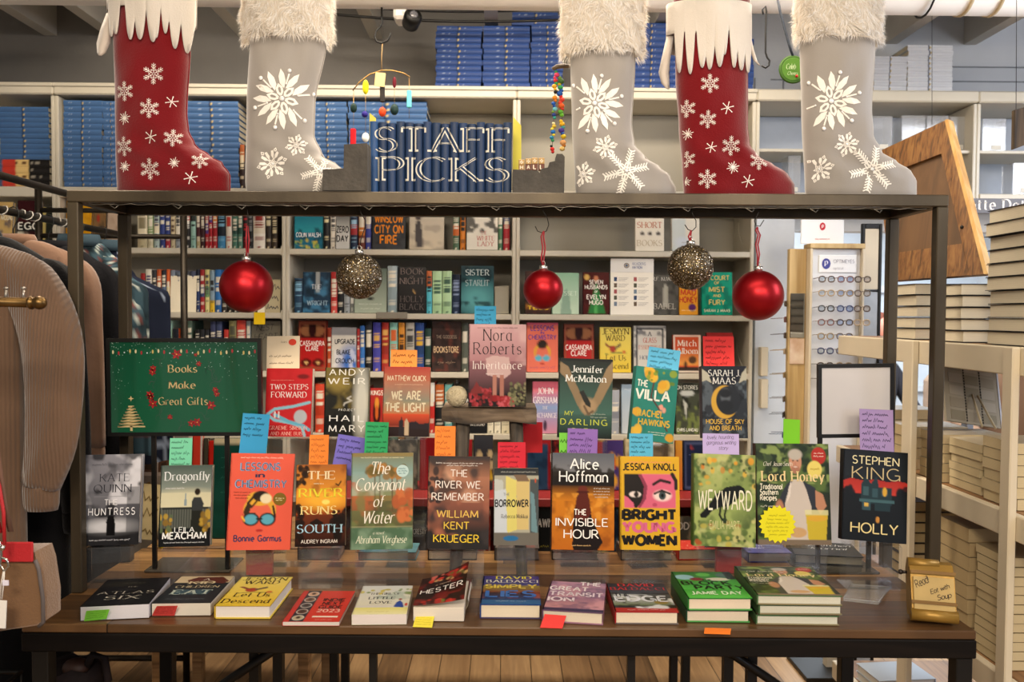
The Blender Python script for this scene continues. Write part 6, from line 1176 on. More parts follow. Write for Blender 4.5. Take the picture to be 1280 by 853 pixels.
S1=[('A',193,93,13),('A',157,115,12),('A',189,137,12),('star',214,127,7),('sun',156,148,8),('star',190,172,8),('A',217,173,11),('A',155,183,12),('sun',155,208,7),('A',189,212,13),('sun',219,204,7),('A',250,201,10),('star',240,223,8)]
S4=[('A',886,106,12),('A',859,135,11),('A',884,150,11),('star',908,136,8),('sun',860,167,7),('star',888,185,7),('A',913,183,12),('A',860,198,10),('sun',915,210,8),('sun',859,226,6),('A',884,224,12),('A',948,201,12),('star',934,227,8)]
stocking('christmas_stocking','red stocking with white icicle cuff standing left of the STAFF PICKS books',[(-34,142),(20,142),(130,145),(190,145.5),(238,147),(243,151)],[(-34,240),(60,237),(140,233),(160,235),(178,243),(192,262),(200,277),(215,287),(234,287),(243,283)],RED,
     (136,244,20,[(147,56,5),(154,54,6),(174,62,7),(186,62,8),(202,65,8),(206,60,5),(216,54,5),(226,71,7),(238,74,7)],[[(140,22,12),(134,42,14),(131,60,17),(129,72,11),(128,76,4)]],-34),S1,1,False)
stocking('christmas_stocking','grey stocking with white fur cuff left of the STAFF PICKS books',[(-34,314),(40,313),(130,309),(225,307),(243,310)],[(-34,412),(50,407),(130,393),(165,392),(190,402),(204,424),(214,440),(230,447),(243,444)],GREY,(300,419,56),[('big',354,125,38),('petal',341,205,20),('petal',371,182,14),('leaf',402,215,24)],2,True)
stocking('christmas_stocking','grey stocking with fluffy cuff between bead strands and right red stocking',[(-34,712),(70,713),(150,715),(225,719),(243,722)],[(-34,795),(72,793),(150,789),(172,792),(190,806),(200,823),(212,837),(228,844),(243,842)],GREY,(698,809,70),[('big',743,130,37),('petal',756,185,16),('petal',729,217,16),('leaf',782,215,27)],3,True)
stocking('christmas_stocking','red stocking with white icicle cuff between the two grey stockings at right',[(-34,842),(90,845),(150,849),(200,853),(238,855),(243,858)],[(-34,936),(80,934),(150,934),(172,936),(188,948),(198,968),(208,984),(222,992),(236,992),(243,988)],RED,
     (834,938,44,[(846,94,5),(858,97,6),(872,90,7),(881,92,7),(893,89,7),(899,74,4),(911,89,6),(921,91,7),(931,92,6)],[[(838,44,10),(832,72,11),(829,90,13),(831,104,10),(834,111,3)],[(936,44,5),(939,60,5),(943,74,5),(948,80,2)]],5),S4,4,False)
stocking('christmas_stocking','grey stocking with fluffy cuff in front of the leaning wooden panel',[(-34,1000),(50,1001),(130,1003),(225,1007),(243,1010)],[(-34,1094),(50,1093),(130,1089),(160,1091),(180,1101),(194,1122),(203,1138),(216,1145),(232,1145),(243,1143)],GREY,(991,1105,50),[('big',1038,127,37),('petal',1057,181,16),('petal',1025,211,17),('leaf',1089,212,28)],5,True)
# ---- STAFF PICKS books and bookends
pa,pb=at(462,242,YK),at(639.5,242,YK);NB=16;wB=(pb.x-pa.x)/NB;hB=(242-147.5)*YK/FPX
M_LEATHER = print_mat(.5, .35, .25, 500)
_sp = []
def word(s, x0, x1, zbase, hgt, wt=.075):
  W, Q = text2d(s, 'serif' if wt > .05 else 'inline', wt=wt, track=.20); sx = (x1 - x0) / W
  for q in Q: _sp.append([(x0 + a * sx, zbase + b * hgt) for a, b in q])
u = YK / FPX; fx = lambda px: (px - 462) * u; fz = lambda py: (242 - py) * u
for _w in (.078, .036):
  _sp.append(None);word('STAFF',fx(470.5),fx(634),fz(184.5),29.5*u,_w);word('PICKS',fx(476),fx(632),fz(220.5),29*u,_w)
def clip(poly, x, keep_less):
  out = []
  for (a, b), (c, d) in zip(poly, poly[1:] + poly[:1]):
    ia, ic = (a <= x) == keep_less or a == x, (c <= x) == keep_less or c == x
    if ia: out.append((a, b))
    if ia != ic: t = (x - a) / (c - a); out.append((x, b + (d - b) * t))
  return out
for i in range(NB):
  x0,x1=i*wB,(i+1)*wB;xm=(x0+x1)/2;o=thing('spine_book','%s blue book from the left in the STAFF PICKS row'%ordn(i),'book',(pa.x+xm,YK,ZF+.0006),group='blue books lettered STAFF PICKS')
  base=('#2a4f80' if i==0 else ('#1f3558','#1c3152','#21395f','#1d3353')[i%4]);hh=hB*(1-.012*((i*7)%3));r=wB/2-.0004;bul=.0085
  sy = lambda x: -bul * math.sqrt(max(0, 1 - (x / r) ** 2))
  m = MB().mat(M_LEATHER); rnd = random.Random(i)
  def cf(uu, vv):
    c = lin(base);
    if .035 < vv < .05 or .95 < vv < .962: return tuple(x * .6 for x in c)
    return c
  m.grid(lambda uu,vv:(-r*math.cos(uu*math.pi),sy(-r*math.cos(uu*math.pi)),hh*vv),12,30,cf)
  m.box(-r, -r + .0018, 0, .15, 0, hh, base); m.box(r - .0018, r, 0, .15, 0, hh, base); cov = m
  p=MB().mat(PAPER);p.box(-r+.002,r-.002,.0008,.146,.002,hh-.003,'#d8ccb0');p.build('page_block',o)
  lt = cov.mat(M_EMB); c = lin('#e9e2d0');
  lay_ = -1
  for poly in _sp:
    if poly is None: lay_ += 1; c = lin('#ded8c8') if lay_ == 0 else lin(base); continue
    q = clip(clip(poly, x1 - .0006, True), x0 + .0006, False)
    if len(q) < 3: continue
    a0,a1=min(t[0] for t in q),max(t[0] for t in q);ns=max(1,math.ceil((a1-a0)/.0016))
    for s_ in range(ns):
      w_=clip(clip(q,a0+(a1-a0)*(s_+1)/ns+1e-7,True),a0+(a1-a0)*s_/ns-1e-7,False) if ns>1 else q
      if len(w_)>=3:lt.poly([(a-xm,sy(a-xm)-.0007-.0005*lay_,b) for a,b in w_],c)
  lt.build('cover', o)
M_SLATE = mat('dark_slate', '#4c463e', .75, var=.22, nscale=26, bump=.6, bscale=90)
def bookend(name, label, prof, YK=YK):
  u=YK/FPX;ref=at(prof[0][0],242,YK);o=thing(name,label,'bookend',(ref.x,YK,ZF+.0006));P=[((at(px,py,YK).x-ref.x),max(0,(242-py)*u)) for px,py in prof]
  m = MB().mat(M_SLATE); m.prism(P, -.03, .035, 'XZ'); m.build('slate_block', o)
  m=MB().mat(M_SLATE);x0,x1=min(p[0] for p in P),max(p[0] for p in P);m.box(x0+.004,x1-.004,-.034,-.0305,.004,.03);m.build('lower_ledge',o)
bookend('bookend','stepped dark slate bookend left of the STAFF PICKS books',[(405.5,242),(461.3,242),(461,182),(432.5,184),(432,213),(406.5,214.5)],2.305)
bookend('bookend','stepped dark slate bookend right of the STAFF PICKS books',[(640.4,242),(704,242),(705,191),(702,187.5),(695,187.5),(694,196),(686,198),(685,204),(676,206),(674,211),(671,208),(641,207)])
for i,(px,py,ch,dk) in enumerate([(652,193,'H','#a07a4c'),(660.5,191.5,'A','#6a3a2a'),(668.5,190.5,'L','#6a3a2a'),(677,190.5,'L','#6a3a2a')]):
  p=at(px,206,YK);o=thing('letter_block','small wooden block with a pale rosette above letter %s, on the right slate bookend'%ch,'block',(p.x,YK+.012,ZF+.0006+(242-205.2)*u),group='letter blocks on the bookend')
  hh=(206-py)*u;m=MB().mat(PRINT);m.box(-.0085,.0085,-.0085,.0085,0,hh*.5,dk,bev=.001);m.box(-.0085,.0085,-.0085,.0085,hh*.5+.0004,hh,'#b8935a',bev=.001)
  put_text(m, ch, 0, hh * .1, hh * .32, .007, 'bold', '#efe4cc', lambda x, z: (x, -.0092, z))
  for a in range(0,360,90):c,s=math.cos(a*D2R)*.0035,math.sin(a*D2R)*.0035;m.poly([(-s*.6,-.0092,hh*.75-c*-.6 if 0 else hh*.75),(c-s*.5,-.0092,hh*.75+s+c*.5),(c*1.6,-.0092,hh*.75+s*1.6),(c+s*.5,-.0092,hh*.75+s-c*.5)],'#efe4cc')
  m.build('block', o)
for pts,lb in (([(640.8,207),(652,207),(651.5,157),(641.5,146)],'yellow paper strip standing right of the STAFF PICKS books'),([(461.6,160),(466,160),(470,148),(462,141)],'yellow paper corner sticking up behind the first STAFF PICKS book')):
  Yp=YK+(.10 if pts[0][0]>600 else .12);P=[at(a,b,Yp) for a,b in pts];o=thing('paper_strip',lb,'paper',(0,0,0));m=MB().mat(PAPER)
  low=ZF+.0008;P[0].z=P[1].z=low;m.prism([(p.x,p.z) for p in P],Yp,Yp+.0012,'XZ','#d8cc58');m.build('paper',o)
# ---- beads
BC=['#3a8a4a','#d84a6a','#d84a6a','#c83a34','#3a9a4a','#d8a02c','#e0b83c','#2a2a2a','','#e08a2c','#d87a24','#2c5aa8','#244a94','#6ab0b8','#6a8a3a','#2c3a7a','#3a9a8a','','#e8d8a0','#c8a83c','#d8c84a','#2c6ab0','#e0c83c','#2c7a9a','#3a8a5a','','#1f1f1f','#c8302c','#b82c2c']
BC2=['#6a8a3a','#4a6a3a','#c8a82c','#3a9a5a','#2c5aa8','#2c5aa8','#c8302c','#d84a3a','#d84a3a','#d8602c','#c8382c','#5aa03a','#6ab03a','','#e0b82c','#d8a82c','#4a9a9a','#4a3a8a','#2c5ab0','#d8b82c','','#d8a06a','#b8702c','#d8b870']
for (xa,ya,xb,yb,bc,lb) in ((695,90,690,190,BC,'strand of small bright beads hanging behind the slate bookend, the straighter one'),(700,98,704,186,BC2,'strand of chunky red and yellow beads hanging beside the grey stocking')):
  Yb=YK+.075;o=thing('bead_strand',lb,'beads',at(xa,ya,Yb));n=len(bc);b0=at(xa,ya,Yb);b1=at(xb,yb,Yb)
  m = MB().mat(M_BLACK); m.tube([Vector((0, 0, .01)), b1 - b0], .0007, 5); m.build('cord', o)
  for i, c in enumerate(bc):
    if not c: continue
    p=(b1-b0)*(i/(n-1));r=(.0052,.0066,.0046,.0075)[(i*7)%4]*(1.25 if bc is BC2 else 1);m=MB().mat(PRINT_GLOSS);m.sphere(p+Vector((.003*math.sin(i*2.1),0,0)),r,12,8,c,(1,1,.85));m.build('bead',o)
o=thing('hanging_branch','short stick tied on a cord from which the bead strands hang','stick',at(701,84,YK+.075));m=MB().mat(wood_mat('twig','#2c2018','#5a4630','#8a7048','X',3));m.tube([(-.024,0,-.006),(-.012,0,.001),(.008,0,.004),(.028,0,.003)],[.005,.007,.007,.005],8);m.build('stick',o)
m=MB().mat(M_BLACK);m.tube([(.006,0,.008),(.007,.30,.375),(.007,.50,.58)],.0009,5);m.build('cord',o)
# ---- mobile hanging from the pipe
Ym=3.0;o=thing('bead_mobile','glass bead mobile hanging on a black hook above the STAFF PICKS books','mobile',at(477,88,Ym));q0=at(477,88,Ym);q=lambda px,py,dy=0:at(px,py,Ym)-q0+Vector((0,dy,0))
m=MB().mat(M_BLACK);m.tube([q(477,2),q(477.5,30),q(475,34),q(470,39),q(468.5,46),q(471,52),q(477,54),(q(484,51)),q(487.5,45),q(488,41)],.0036,8);m.build('hook',o)
m=MB().mat(mat('jute_cord','#9a7c50',.9));m.tube([q(478,54),q(477,72),q(477,88)],.0016,6);m.build('cord',o)
m=MB().mat(mat('brass_wire','#a8834a',.35,.8));m.tube([q(441,113),q(449,103),q(462,93),q(477,88),q(490,88),q(503,91),q(512,96)],.0021,8);m.build('arch_wire',o)
for px,y0,y1 in ((442,113,176),(457,100,170),(478,90,146),(493,96,140),(511.5,96,148)):m=MB().mat(mat('brass_wire','#a8834a',.35,.8));m.tube([q(px,y0),q(px,y1)],.0008,5);m.build('drop_wire',o)
def gl(nm, col): return mat(nm, col, .12, 0, .8, var=.1)
for nm,px,py,rx,rz,col in (('bead',442,135,4.2,6,'#1c2f2a'),('bead',456,143,4,4,'#2c2470'),('clear_bead',457,172,4.5,6,'#d8dcd8'),('bead',478,140,4.6,6,'#c8421f'),('bead',493,103,2.4,7,'#5a1420'),('bead',493,137,5.2,7,'#1c302e'),('leaf_bead',457,109,4,9,'#c8c41c')):
  m=MB().mat(PRINT_GLOSS);m.sphere(q(px,py),1,14,10,col,(rx*Ym/FPX,rx*Ym/FPX*.7,rz*Ym/FPX));m.build(nm,o)
for nm,x0,x1,y0,y1,col in (('red_bar',438,445,161,184,'#b01c24'),('turquoise_bar',508.5,514.5,113,135,'#5fb4bc'),('dark_tube',475,481,107,128,'#2a2624')):
  a,b=q(x0,y1),q(x1,y0);m=MB().mat(PRINT_GLOSS);m.box(a.x,b.x,-.006,.006,a.z,b.z,col,bev=.003);m.build(nm,o)
a,b=q(470.5,109),q(483,92);m=MB().mat(PAPER);m.box(a.x,b.x,-.010,-.008,a.z,b.z,'#d8b47c',M=Matrix.Rotation(.1,4,'Y'));m.build('price_tag',o)
o=thing('security_camera','white security camera with black lens under the ceiling pipe','camera',at(513,20,3.6));q0=at(513,20,3.6)
m=MB().mat(M_PIPE);m.tube([(-.06,.02,.14),(-.05,.0,.04),(-.01,-.02,.0)],.02,10);m.build('mount_arm',o);m=MB().mat(M_PIPE);m.rbox(-.07,.02,-.03,.08,-.02,.06,.012);m.build('housing',o)
Mx=Matrix.Translation((.012,-.04,-.026))@Matrix.Rotation(1.35,4,'X')@Matrix.Rotation(.3,4,'Y');m=MB().mat(M_BLACK);m.lathe([(.036,-.04),(.038,.02),(.03,.034),(.001,.034)],20,None,Mx);m.build('lens_barrel',o)
m=MB().mat(gl('lens_glass','#6a6a70'));m.lathe([(.018,.035),(.016,.038),(.001,.039)],16,None,Mx);m.build('lens',o)
# ---- baubles
M_SATRED=mat('satin_red_metal','#a00e18',.37,.75,.6,var=.10,nscale=4);M_CAP=mat('bauble_cap','#d8d4cc',.25,.9);M_RIB=mat('red_ribbon','#a01a26',.6,var=.2,nscale=90);M_HOOK=mat('dark_wire','#2c2824',.4,.7);M_GOLD=mat('glitter_gold','#5a4c34',.5,.6,var=.25,nscale=120);
M_GLIT = print_mat(.3, .6, 0, 400, .8)
def bauble(px, py, r, Y, label, glitter=False, hook=None, ribbon=(), seed=0, gap=0):
  c = at(px, py, Y); R = r * Y / FPX; o = thing('bauble', label, 'bauble', c)
  m=MB().mat(M_GOLD if glitter else M_SATRED);m.sphere((0,0,0),R,40,24);b=m.build('glitter_ball' if glitter else 'ball',o)
  if glitter:
    rnd=random.Random(seed);g=MB().mat(M_GLIT);cs=[lin(h) for h in ('#b8a478','#7a6440','#d8d0b8','#4a3e2c','#b4b0a8','#8a7248','#3c342a','#c8bcb4')]
    for i in range(5200):
      n=Vector((rnd.gauss(0,1),rnd.gauss(0,1),rnd.gauss(0,1))).normalized();a=n.orthogonal().normalized();a=(Matrix.Rotation(rnd.uniform(0,6.3),3,n)@a);t=(n+Vector((rnd.uniform(-.6,.6),rnd.uniform(-.6,.6),rnd.uniform(-.6,.6)))).normalized();a=(a-t*a.dot(t)).normalized();bb=t.cross(a);p=n*(R*1.008+.0006);s=rnd.uniform(.0009,.0019)
      g.poly([p + a * s, p + bb * s, p - a * s, p - bb * s], cs[rnd.randrange(8)])
    g.build('glitter', b)
  m=MB().mat(M_CAP);m.lathe([(.010,R*.985),(.0115,R+.001),(.0115,R+.010),(.004,R+.012)],16);m.build('cap',o)
  m=MB().mat(M_CAP);m.tube([(.005*math.cos(t),0,R+.0165+.006*math.sin(t)) for t in [2*math.pi*k/12 for k in range(12)]],.0009,5,closed=True);m.build('cap_ring',o)
  zmax = TZ + FH - .0315 - .003
  def q(x, y): p = at(x, y, Y); p.z = min(p.z, zmax); return p - c
  if ribbon:
    for dx in (-1,1):m=MB().mat(M_RIB);m.tube([q(x+dx*(1.6 if 0<i<len(ribbon)-1 else .3),y)+Vector((0,dx*.002,0)) for i,(x,y) in enumerate(ribbon)],.0022,6);m.build('ribbon',o)
  if hook: m = MB().mat(M_HOOK); m.tube([q(x, y) for x, y in hook], .0013, 6); m.build('hook', o)
  return o
YBb = 2.274
bauble(308,358.5,32.5,YBb,'large red bauble hanging in front of the spine rows at left',hook=[(309,324),(309,300),(310,270),(309,262)],ribbon=[(309,322),(309.5,300),(309,282)])
bauble(449,345.5,27.8,YBb,'gold glitter ball hanging left of the middle, near the orange-lettered book',True,[(449,318),(451,300),(456,285),(457,276),(452,268),(449,262)],seed=1)
bauble(679,362,25,YBb,'smaller red bauble hanging near the middle on a red ribbon',hook=[(669,283),(672,289),(677,291),(683,289),(686,281),(684,272),(679,264),(678,261)],ribbon=[(679,334),(678,324),(680,310),(678,296),(680,289)])
bauble(863,334,27.8,YBb,'gold glitter ball hanging over the grey and orange face-out books',True,[(856,281),(860,287),(865,289),(870,284),(870,276),(866,268),(864,261)],ribbon=[(863,303),(862,296),(864,288)],seed=2)
bauble(947.5,369.5,31.5,YBb,'large red bauble hanging at the right beside the pale pillar',hook=[(955,275),(950,283),(945,282),(943,276),(948,266),(950,261)],ribbon=[(947,334),(948,318),(946,306),(949,294),(946,288),(947,284)])
# ---- things hanging at the right
o=thing('hanging_hook','long black S-hook hanging beside the right red stocking','hook',at(957,40,2.95));q=lambda x,y:at(x,y,2.95)-at(957,40,2.95)
m=MB().mat(M_BLACK);m.tube([q(954,18),q(953,12),q(957,8),q(958,14),q(957,40),q(957,66),q(959,72),q(962,76),q(961,82),q(957,85),(q(952,82))],.0034,8);m.build('hook_rod',o)
m=MB().mat(mat('white_rod','#d8d8d4',.5));m.box(q(946,0).x,q(951,0).x,.02,.03,q(0,110).z,q(0,18).z);w=m.build('white_rod');w.location=at(957,40,2.95)+Vector((0,.9,0));
bpy.data.objects.remove(w)
o=thing('round_ornament','green disc ornament on a dark cord, half hidden behind the grey stocking','ornament',at(991,87,2.905));q=lambda x,y:at(x,y,2.905)-at(991,87,2.905)
m=MB().mat(PRINT);R=17.5*2.905/FPX;m.lathe([(R*.92,-.004),(R,0),(R*.92,.004)],32,'#3a5a1e',Matrix.Rotation(math.pi/2,4,'X'));m.lathe([(R*.8,.0042),(R*.78,.0048)],28,'#4c7426',Matrix.Rotation(math.pi/2,4,'X'))
put_text(m,'Celeb',-.008,.0,.018,.034,'italic','#c8d8a8',lambda x,z:(x,-.0058,z));put_text(m,'Cheers',-.002,-.02,.012,.036,'italic','#c8d8a8',lambda x,z:(x,-.0058,z));m.sphere((.012,-.006,-.024),.005,10,6,'#b02a24');m.build('disc',o)
m=MB().mat(mat('navy_cord','#28303c',.7));m.tube([q(991,70),q(986,55),q(975,14),q(972,-2)],.0045,6);m.build('cord',o)
o=thing('hanging_plaque','dark wooden plaque hanging on a thin wire at the picture edge','plaque',at(1277,160,2.3));q=lambda x,y:at(x,y,2.3)-at(1277,160,2.3)
m=MB().mat(wood_mat('dark_plaque','#2a2018','#4c3c2a','#6a563c','Z',2));m.prism([(q(1266,187).x,q(1266,187).z),(q(1290,178).x,q(1290,178).z),(q(1290,132).x,q(1290,132).z),(q(1267,138).x,q(1267,138).z)],-.008,.008);m.build('board',o)
m = MB().mat(M_HOOK); m.tube([q(1270, 137), q(1271, -60)], .0009, 5); m.build('wire', o)
o=thing('shop_sign','long grey hanging sign with white serif lettering above the book stacks','sign',at(1250,249,3.4));q=lambda x,y:at(x,y,3.4)-at(1250,249,3.4)
m=MB().mat(PRINT);m.box(q(1150,0).x,q(1320,0).x,-.01,.01,q(0,258).z,q(0,239).z,'#6b6c72',bev=.002);put_text(m,'Latte Dat',q(1246,0).x,q(0,253).z,12.5*3.4/FPX,78*3.4/FPX,'boldserif','#ece8e2',lambda x,z:(x,-.0112,z));m.build('board',o)
for x in (1165,1300):m=MB().mat(M_HOOK);m.tube([q(x,240),q(x,-20)],.001,5);m.build('wire',o)
# ---- clothes rack, garments and bag on the left
XR = -1.5; ZR1, ZR2 = 1.816, 1.918
o=thing('clothing_rack','dark double-rail clothes rack holding coats and sweaters','rack',(XR,2.6,0))
def P(nm,pts,r=.011,mt=None):m=MB().mat(mt or M_METAL);m.tube([Vector(p)-Vector((XR,2.6,0)) for p in pts],r,10);m.build(nm,o)
xe = at(228, 300, 3.4).x
P('hanging_rail',[(XR,1.7,ZR1),(XR,3.39,ZR1)],.012);P('upper_rail',[(XR,1.7,ZR2),(XR,3.39,ZR2)],.012)
P('end_bar',[(XR-.35,3.4,ZR1),(xe,3.4,ZR1)],.010);P('end_bar',[(XR-.35,3.4,ZR2),(xe,3.4,ZR2)],.010)
P('upright',[(xe+.005,3.4,.002),(xe+.005,3.4,2.02)],.014);P('upright',[(XR-.36,3.4,.002),(XR-.36,3.4,2.02)],.014);P('upright',[(XR-.36,1.68,.002),(XR-.36,1.68,2.02)],.014);P('end_bar',[(XR-.36,1.69,ZR1),(XR,1.69,ZR1)],.010);P('end_bar',[(XR-.36,1.69,ZR2),(XR,1.69,ZR2)],.010)
P('foot_bar',[(XR-.36,3.4,.1),(xe,3.4,.1)],.012);P('foot_bar',[(XR-.36,1.7,.1),(XR-.36,3.38,.1)],.012)
for y0 in (2.02,2.27,2.46,2.64,2.85):P('silver_garland',[(XR+.0145*math.cos(i*.8),y0+i*.0055,ZR1+.0145*math.sin(i*.8)) for i in range(20)],.0022,mat('silver_garland','#b8b4ac',.35,.6))
M_KNIT=mat('beige_rib_knit','#6e5542',.95,0,.2,.5,60,.12,5,sheen=.4,wave=('X',38,1.2));M_KNIT2=mat('rose_beige_knit','#7c5e4b',.95,0,.2,.4,60,.1,5,sheen=.3);M_BLK=mat('black_wool','#0d0d10',.95,0,.15,.4,160,.2,6,sheen=.15);M_BLK2=mat('charcoal_wool','#17171b',.95,0,.15,.3,160,.2,6)
def plaid(nm):
  m = MB(); return print_mat(.9, .15, .2, 500)
def garment(name,label,cat,Y,mt,sh_z,neck,sh,hem_z,hw_top,hw_bot,depth,seed,sleeve=None,hanger=True,colfn=None,coll=None,x_c=XR,amp=.016,front=True,mt_sleeve=None):
  """a garment on its hanger, seen edge-on to the rail: shoulders slope from the neck, folds run down"""
  rnd=random.Random(seed);ph=[rnd.uniform(0,6) for _ in range(6)];o=thing(name,label,cat,(x_c,Y,ZR1));n=64;rows=40
  zt, zs, zh = neck[1] - ZR1, sh[1] - ZR1, hem_z - ZR1
  rings = []
  for i in range(rows + 1):
    t = i / rows
    if t<.2:f=t/.2;z=zt+(zs-zt)*f**1.6;hw=neck[0]+(sh[0]-neck[0])*f;d=depth*(.55+.45*f)
    else:f=(t-.2)/.8;z=zs+(zh-zs)*f;hw=hw_top+(hw_bot-hw_top)*f;hw=hw if f>.1 else sh[0]*(1-f/.1)+hw*f/.1;d=depth*(1-.1*f)
    ring = []
    for j in range(n):
      th=2*math.pi*j/n;c,s=math.cos(th),math.sin(th);x=hw*math.copysign(abs(c)**.8,c);fold=amp*min(1,max(0,(t-.12)*2))*(math.sin(x*34+ph[0]+t*1.5)+.6*math.sin(x*61+ph[1]-t*2))*abs(s)
      ring.append((x,d*math.copysign(abs(s)**.7,s)+fold*(-1 if s<0 else 1),z+(.006*math.sin(x*40+ph[2]) if i==rows else 0)))
    rings.append(ring)
  m = MB().mat(mt)
  if colfn:
    base = len(m.v)
    for r in rings: m.v += r
    for i in range(rows):
      for k in range(n):k2=(k+1)%n;m.face((base+i*n+k,base+i*n+k2,base+(i+1)*n+k2,base+(i+1)*n+k),[colfn(*rings[a][b]) for a,b in ((i,k),(i,k2),(i+1,k2),(i+1,k))],True)
  else: m.loft(rings, None, True, False)
  m.build('body', o)
  for sl in (sleeve or ()):
    pts, rad, cuff = sl; m = MB().mat(mt_sleeve or mt); rr = []
    q0=Vector(pts[0]);inner=[Vector((q0.x*.42,0,zt-.045)),Vector((q0.x*.74,0,(zt*.4+zs*.6)-.035))];P_=inner+[q0+Vector((0,0,-.035))]+[Vector(p) for p in pts[1:]];Rd=[rad[0]*.6,rad[0]*.86]+list(rad)
    def cr_(A, t):
      a=min(int(t),len(A)-2);f=t-a;p=[A[max(0,min(len(A)-1,a+d))] for d in (-1,0,1,2)]
      return (p[1]*2+(p[2]-p[0])*f+(p[0]*2-p[1]*5+p[2]*4-p[3])*f*f+(p[1]*3-p[0]-p[2]*3+p[3])*f**3)*.5
    for i in range(31):
      t=i/30*(len(P_)-1);p=cr_(P_,t);d=(cr_(P_,min(t+.05,len(P_)-1))-cr_(P_,max(t-.05,0))).normalized();r=cr_(Rd,t);u_=Vector((0,1,0));v_=d.cross(u_).normalized()
      rr.append([p+v_*(r*math.cos(2*math.pi*k/24)*(1+.05*math.sin(k*1.9+i*.35)))+u_*(r*.62*math.sin(2*math.pi*k/24)+.004*math.sin(k*1.3+i*.5)) for k in range(24)])
    if colfn:
      base = len(m.v)
      for r in rr: m.v += r
      for i in range(30):
        for k in range(24):k2=(k+1)%24;m.face((base+i*24+k,base+i*24+k2,base+(i+1)*24+k2,base+(i+1)*24+k),[colfn(*rr[a][b]) for a,b in ((i,k),(i,k2),(i+1,k2),(i+1,k))],True)
    else: m.loft(rr)
    s = m.build('sleeve', o)
    if cuff:
      p=Vector(pts[-1]);r=rad[-1]*.9;m=MB().mat(mt);m.loft([[(p.x+r*q*math.cos(2*math.pi*k/24),p.y+r*.62*q*math.sin(2*math.pi*k/24),p.z-dz) for k in range(24)] for q,dz in ((1.0,-.004),(1.04,.01),(1.0,.045),(.92,.062))]);m.build('cuff',s)
  if coll: coll(o)
  if hanger:
    m=MB().mat(M_BLACK);m.tube([(0,0,zt-.03),(0,0,-.05),(.010,0,-.03),(.0168,0,-.012),(.0168,0,.004),(.012,0,.0128),(0,0,.0172),(-.012,0,.0128)],.0019,6);m.build('hanger_hook',o)
  return o
def collar(mt, r=.062, h=.018, col='#30404a'):
  def f(o):
    z=[c for c in o.children if c.name.startswith('body')][0];zt=max(v.co.z for v in z.data.vertices)
    m=MB().mat(mt).color(col);m.loft([[(r*q*math.cos(2*math.pi*k/24),r*.6*q*math.sin(2*math.pi*k/24),zt+dz) for k in range(24)] for q,dz in ((1.1,-.012),(1.12,.004),(1.0,h),(.9,h),(.96,.0))]);m.build('collar',o)
  return f
YSW = 2.235; zpx = lambda py, Y: at(640, py, Y).z; xpx = lambda px, py, Y: at(px, py, Y).x
garment('knit_sweater','long beige ribbed sweater hanging nearest on the clothes rack','sweater',YSW,M_KNIT,0,(.075,zpx(305,YSW)),(.265,zpx(345,YSW)),zpx(738,YSW),.225,.235,.055,3,
    [([(.26,-.005,zpx(350,YSW)-ZR1),(.325,-.03,zpx(440,YSW)-ZR1),(.335,-.05,zpx(540,YSW)-ZR1),(.305,-.055,zpx(605,YSW)-ZR1)],[.075,.078,.066,.05],True)],True,coll=collar(M_KNIT),amp=.012)
def _dx(px, Y): return xpx(px, 380, Y) - XR
Yc=2.42;garment('black_coat','long black coat hanging behind the beige sweater','coat',Yc,M_BLK,0,(.07,zpx(300,Yc)),(_dx(88,Yc)-.03,zpx(352,Yc)),.42,.24,.26,.045,5,[([(_dx(88,Yc)-.04,0,zpx(350,Yc)-ZR1),(_dx(108,Yc)-.05,-.01,zpx(470,Yc)-ZR1),(_dx(118,Yc)-.05,-.01,zpx(640,Yc)-ZR1)],[.06,.055,.045],True)],coll=collar(M_BLK))
Yc=2.60;garment('knit_sweater','rose beige sweater hanging between two dark coats','sweater',Yc,M_KNIT2,0,(.07,zpx(305,Yc)),(_dx(118,Yc)-.03,zpx(338,Yc)),.95,.24,.24,.045,7,[([(_dx(118,Yc)-.05,0,zpx(345,Yc)-ZR1),(_dx(130,Yc)-.06,-.01,zpx(420,Yc)-ZR1),(_dx(140,Yc)-.06,-.02,zpx(560,Yc)-ZR1)],[.062,.06,.046],True)],coll=collar(M_KNIT2))
Yc=2.80;garment('dark_jacket','dark jacket hanging behind the rose beige sweater','jacket',Yc,M_BLK2,0,(.07,zpx(312,Yc)),(_dx(150,Yc)-.04,zpx(345,Yc)),.60,.26,.26,.045,9,[([(_dx(150,Yc)-.06,0,zpx(350,Yc)-ZR1),(_dx(162,Yc)-.06,-.01,zpx(440,Yc)-ZR1),(_dx(166,Yc)-.06,-.01,zpx(640,Yc)-ZR1)],[.06,.06,.045],True)],coll=collar(M_BLK2))
def plaidc(x, y, z):
  a, b = (x * 22) % 1, (z * 22) % 1; c = np.array(lin('#39505a'))
  if a < .35: c = c * .45
  if b < .35: c = c * .5
  if .62 < a < .70 or .62 < b < .70: c = np.array(lin('#a8b0a8'))
  if .85 < a < .9 or .85 < b < .9: c = np.array(lin('#6a3a34'))
  return tuple(c)
M_PLAID = print_mat(.9, .15, .2, 500)
Yc=3.0;garment('plaid_shirt','blue-green plaid shirt hanging near the far end of the rack','shirt',Yc,M_PLAID,0,(.075,zpx(308,Yc)),(_dx(160,Yc)-.03,zpx(340,Yc)),1.0,.24,.25,.04,11,[([(_dx(160,Yc)-.05,0,zpx(345,Yc)-ZR1),(_dx(178,Yc)-.05,-.01,zpx(400,Yc)-ZR1),(_dx(188,Yc)-.05,-.01,zpx(470,Yc)-ZR1)],[.065,.06,.05],False)],colfn=plaidc,coll=collar(M_PLAID,.07,.03))
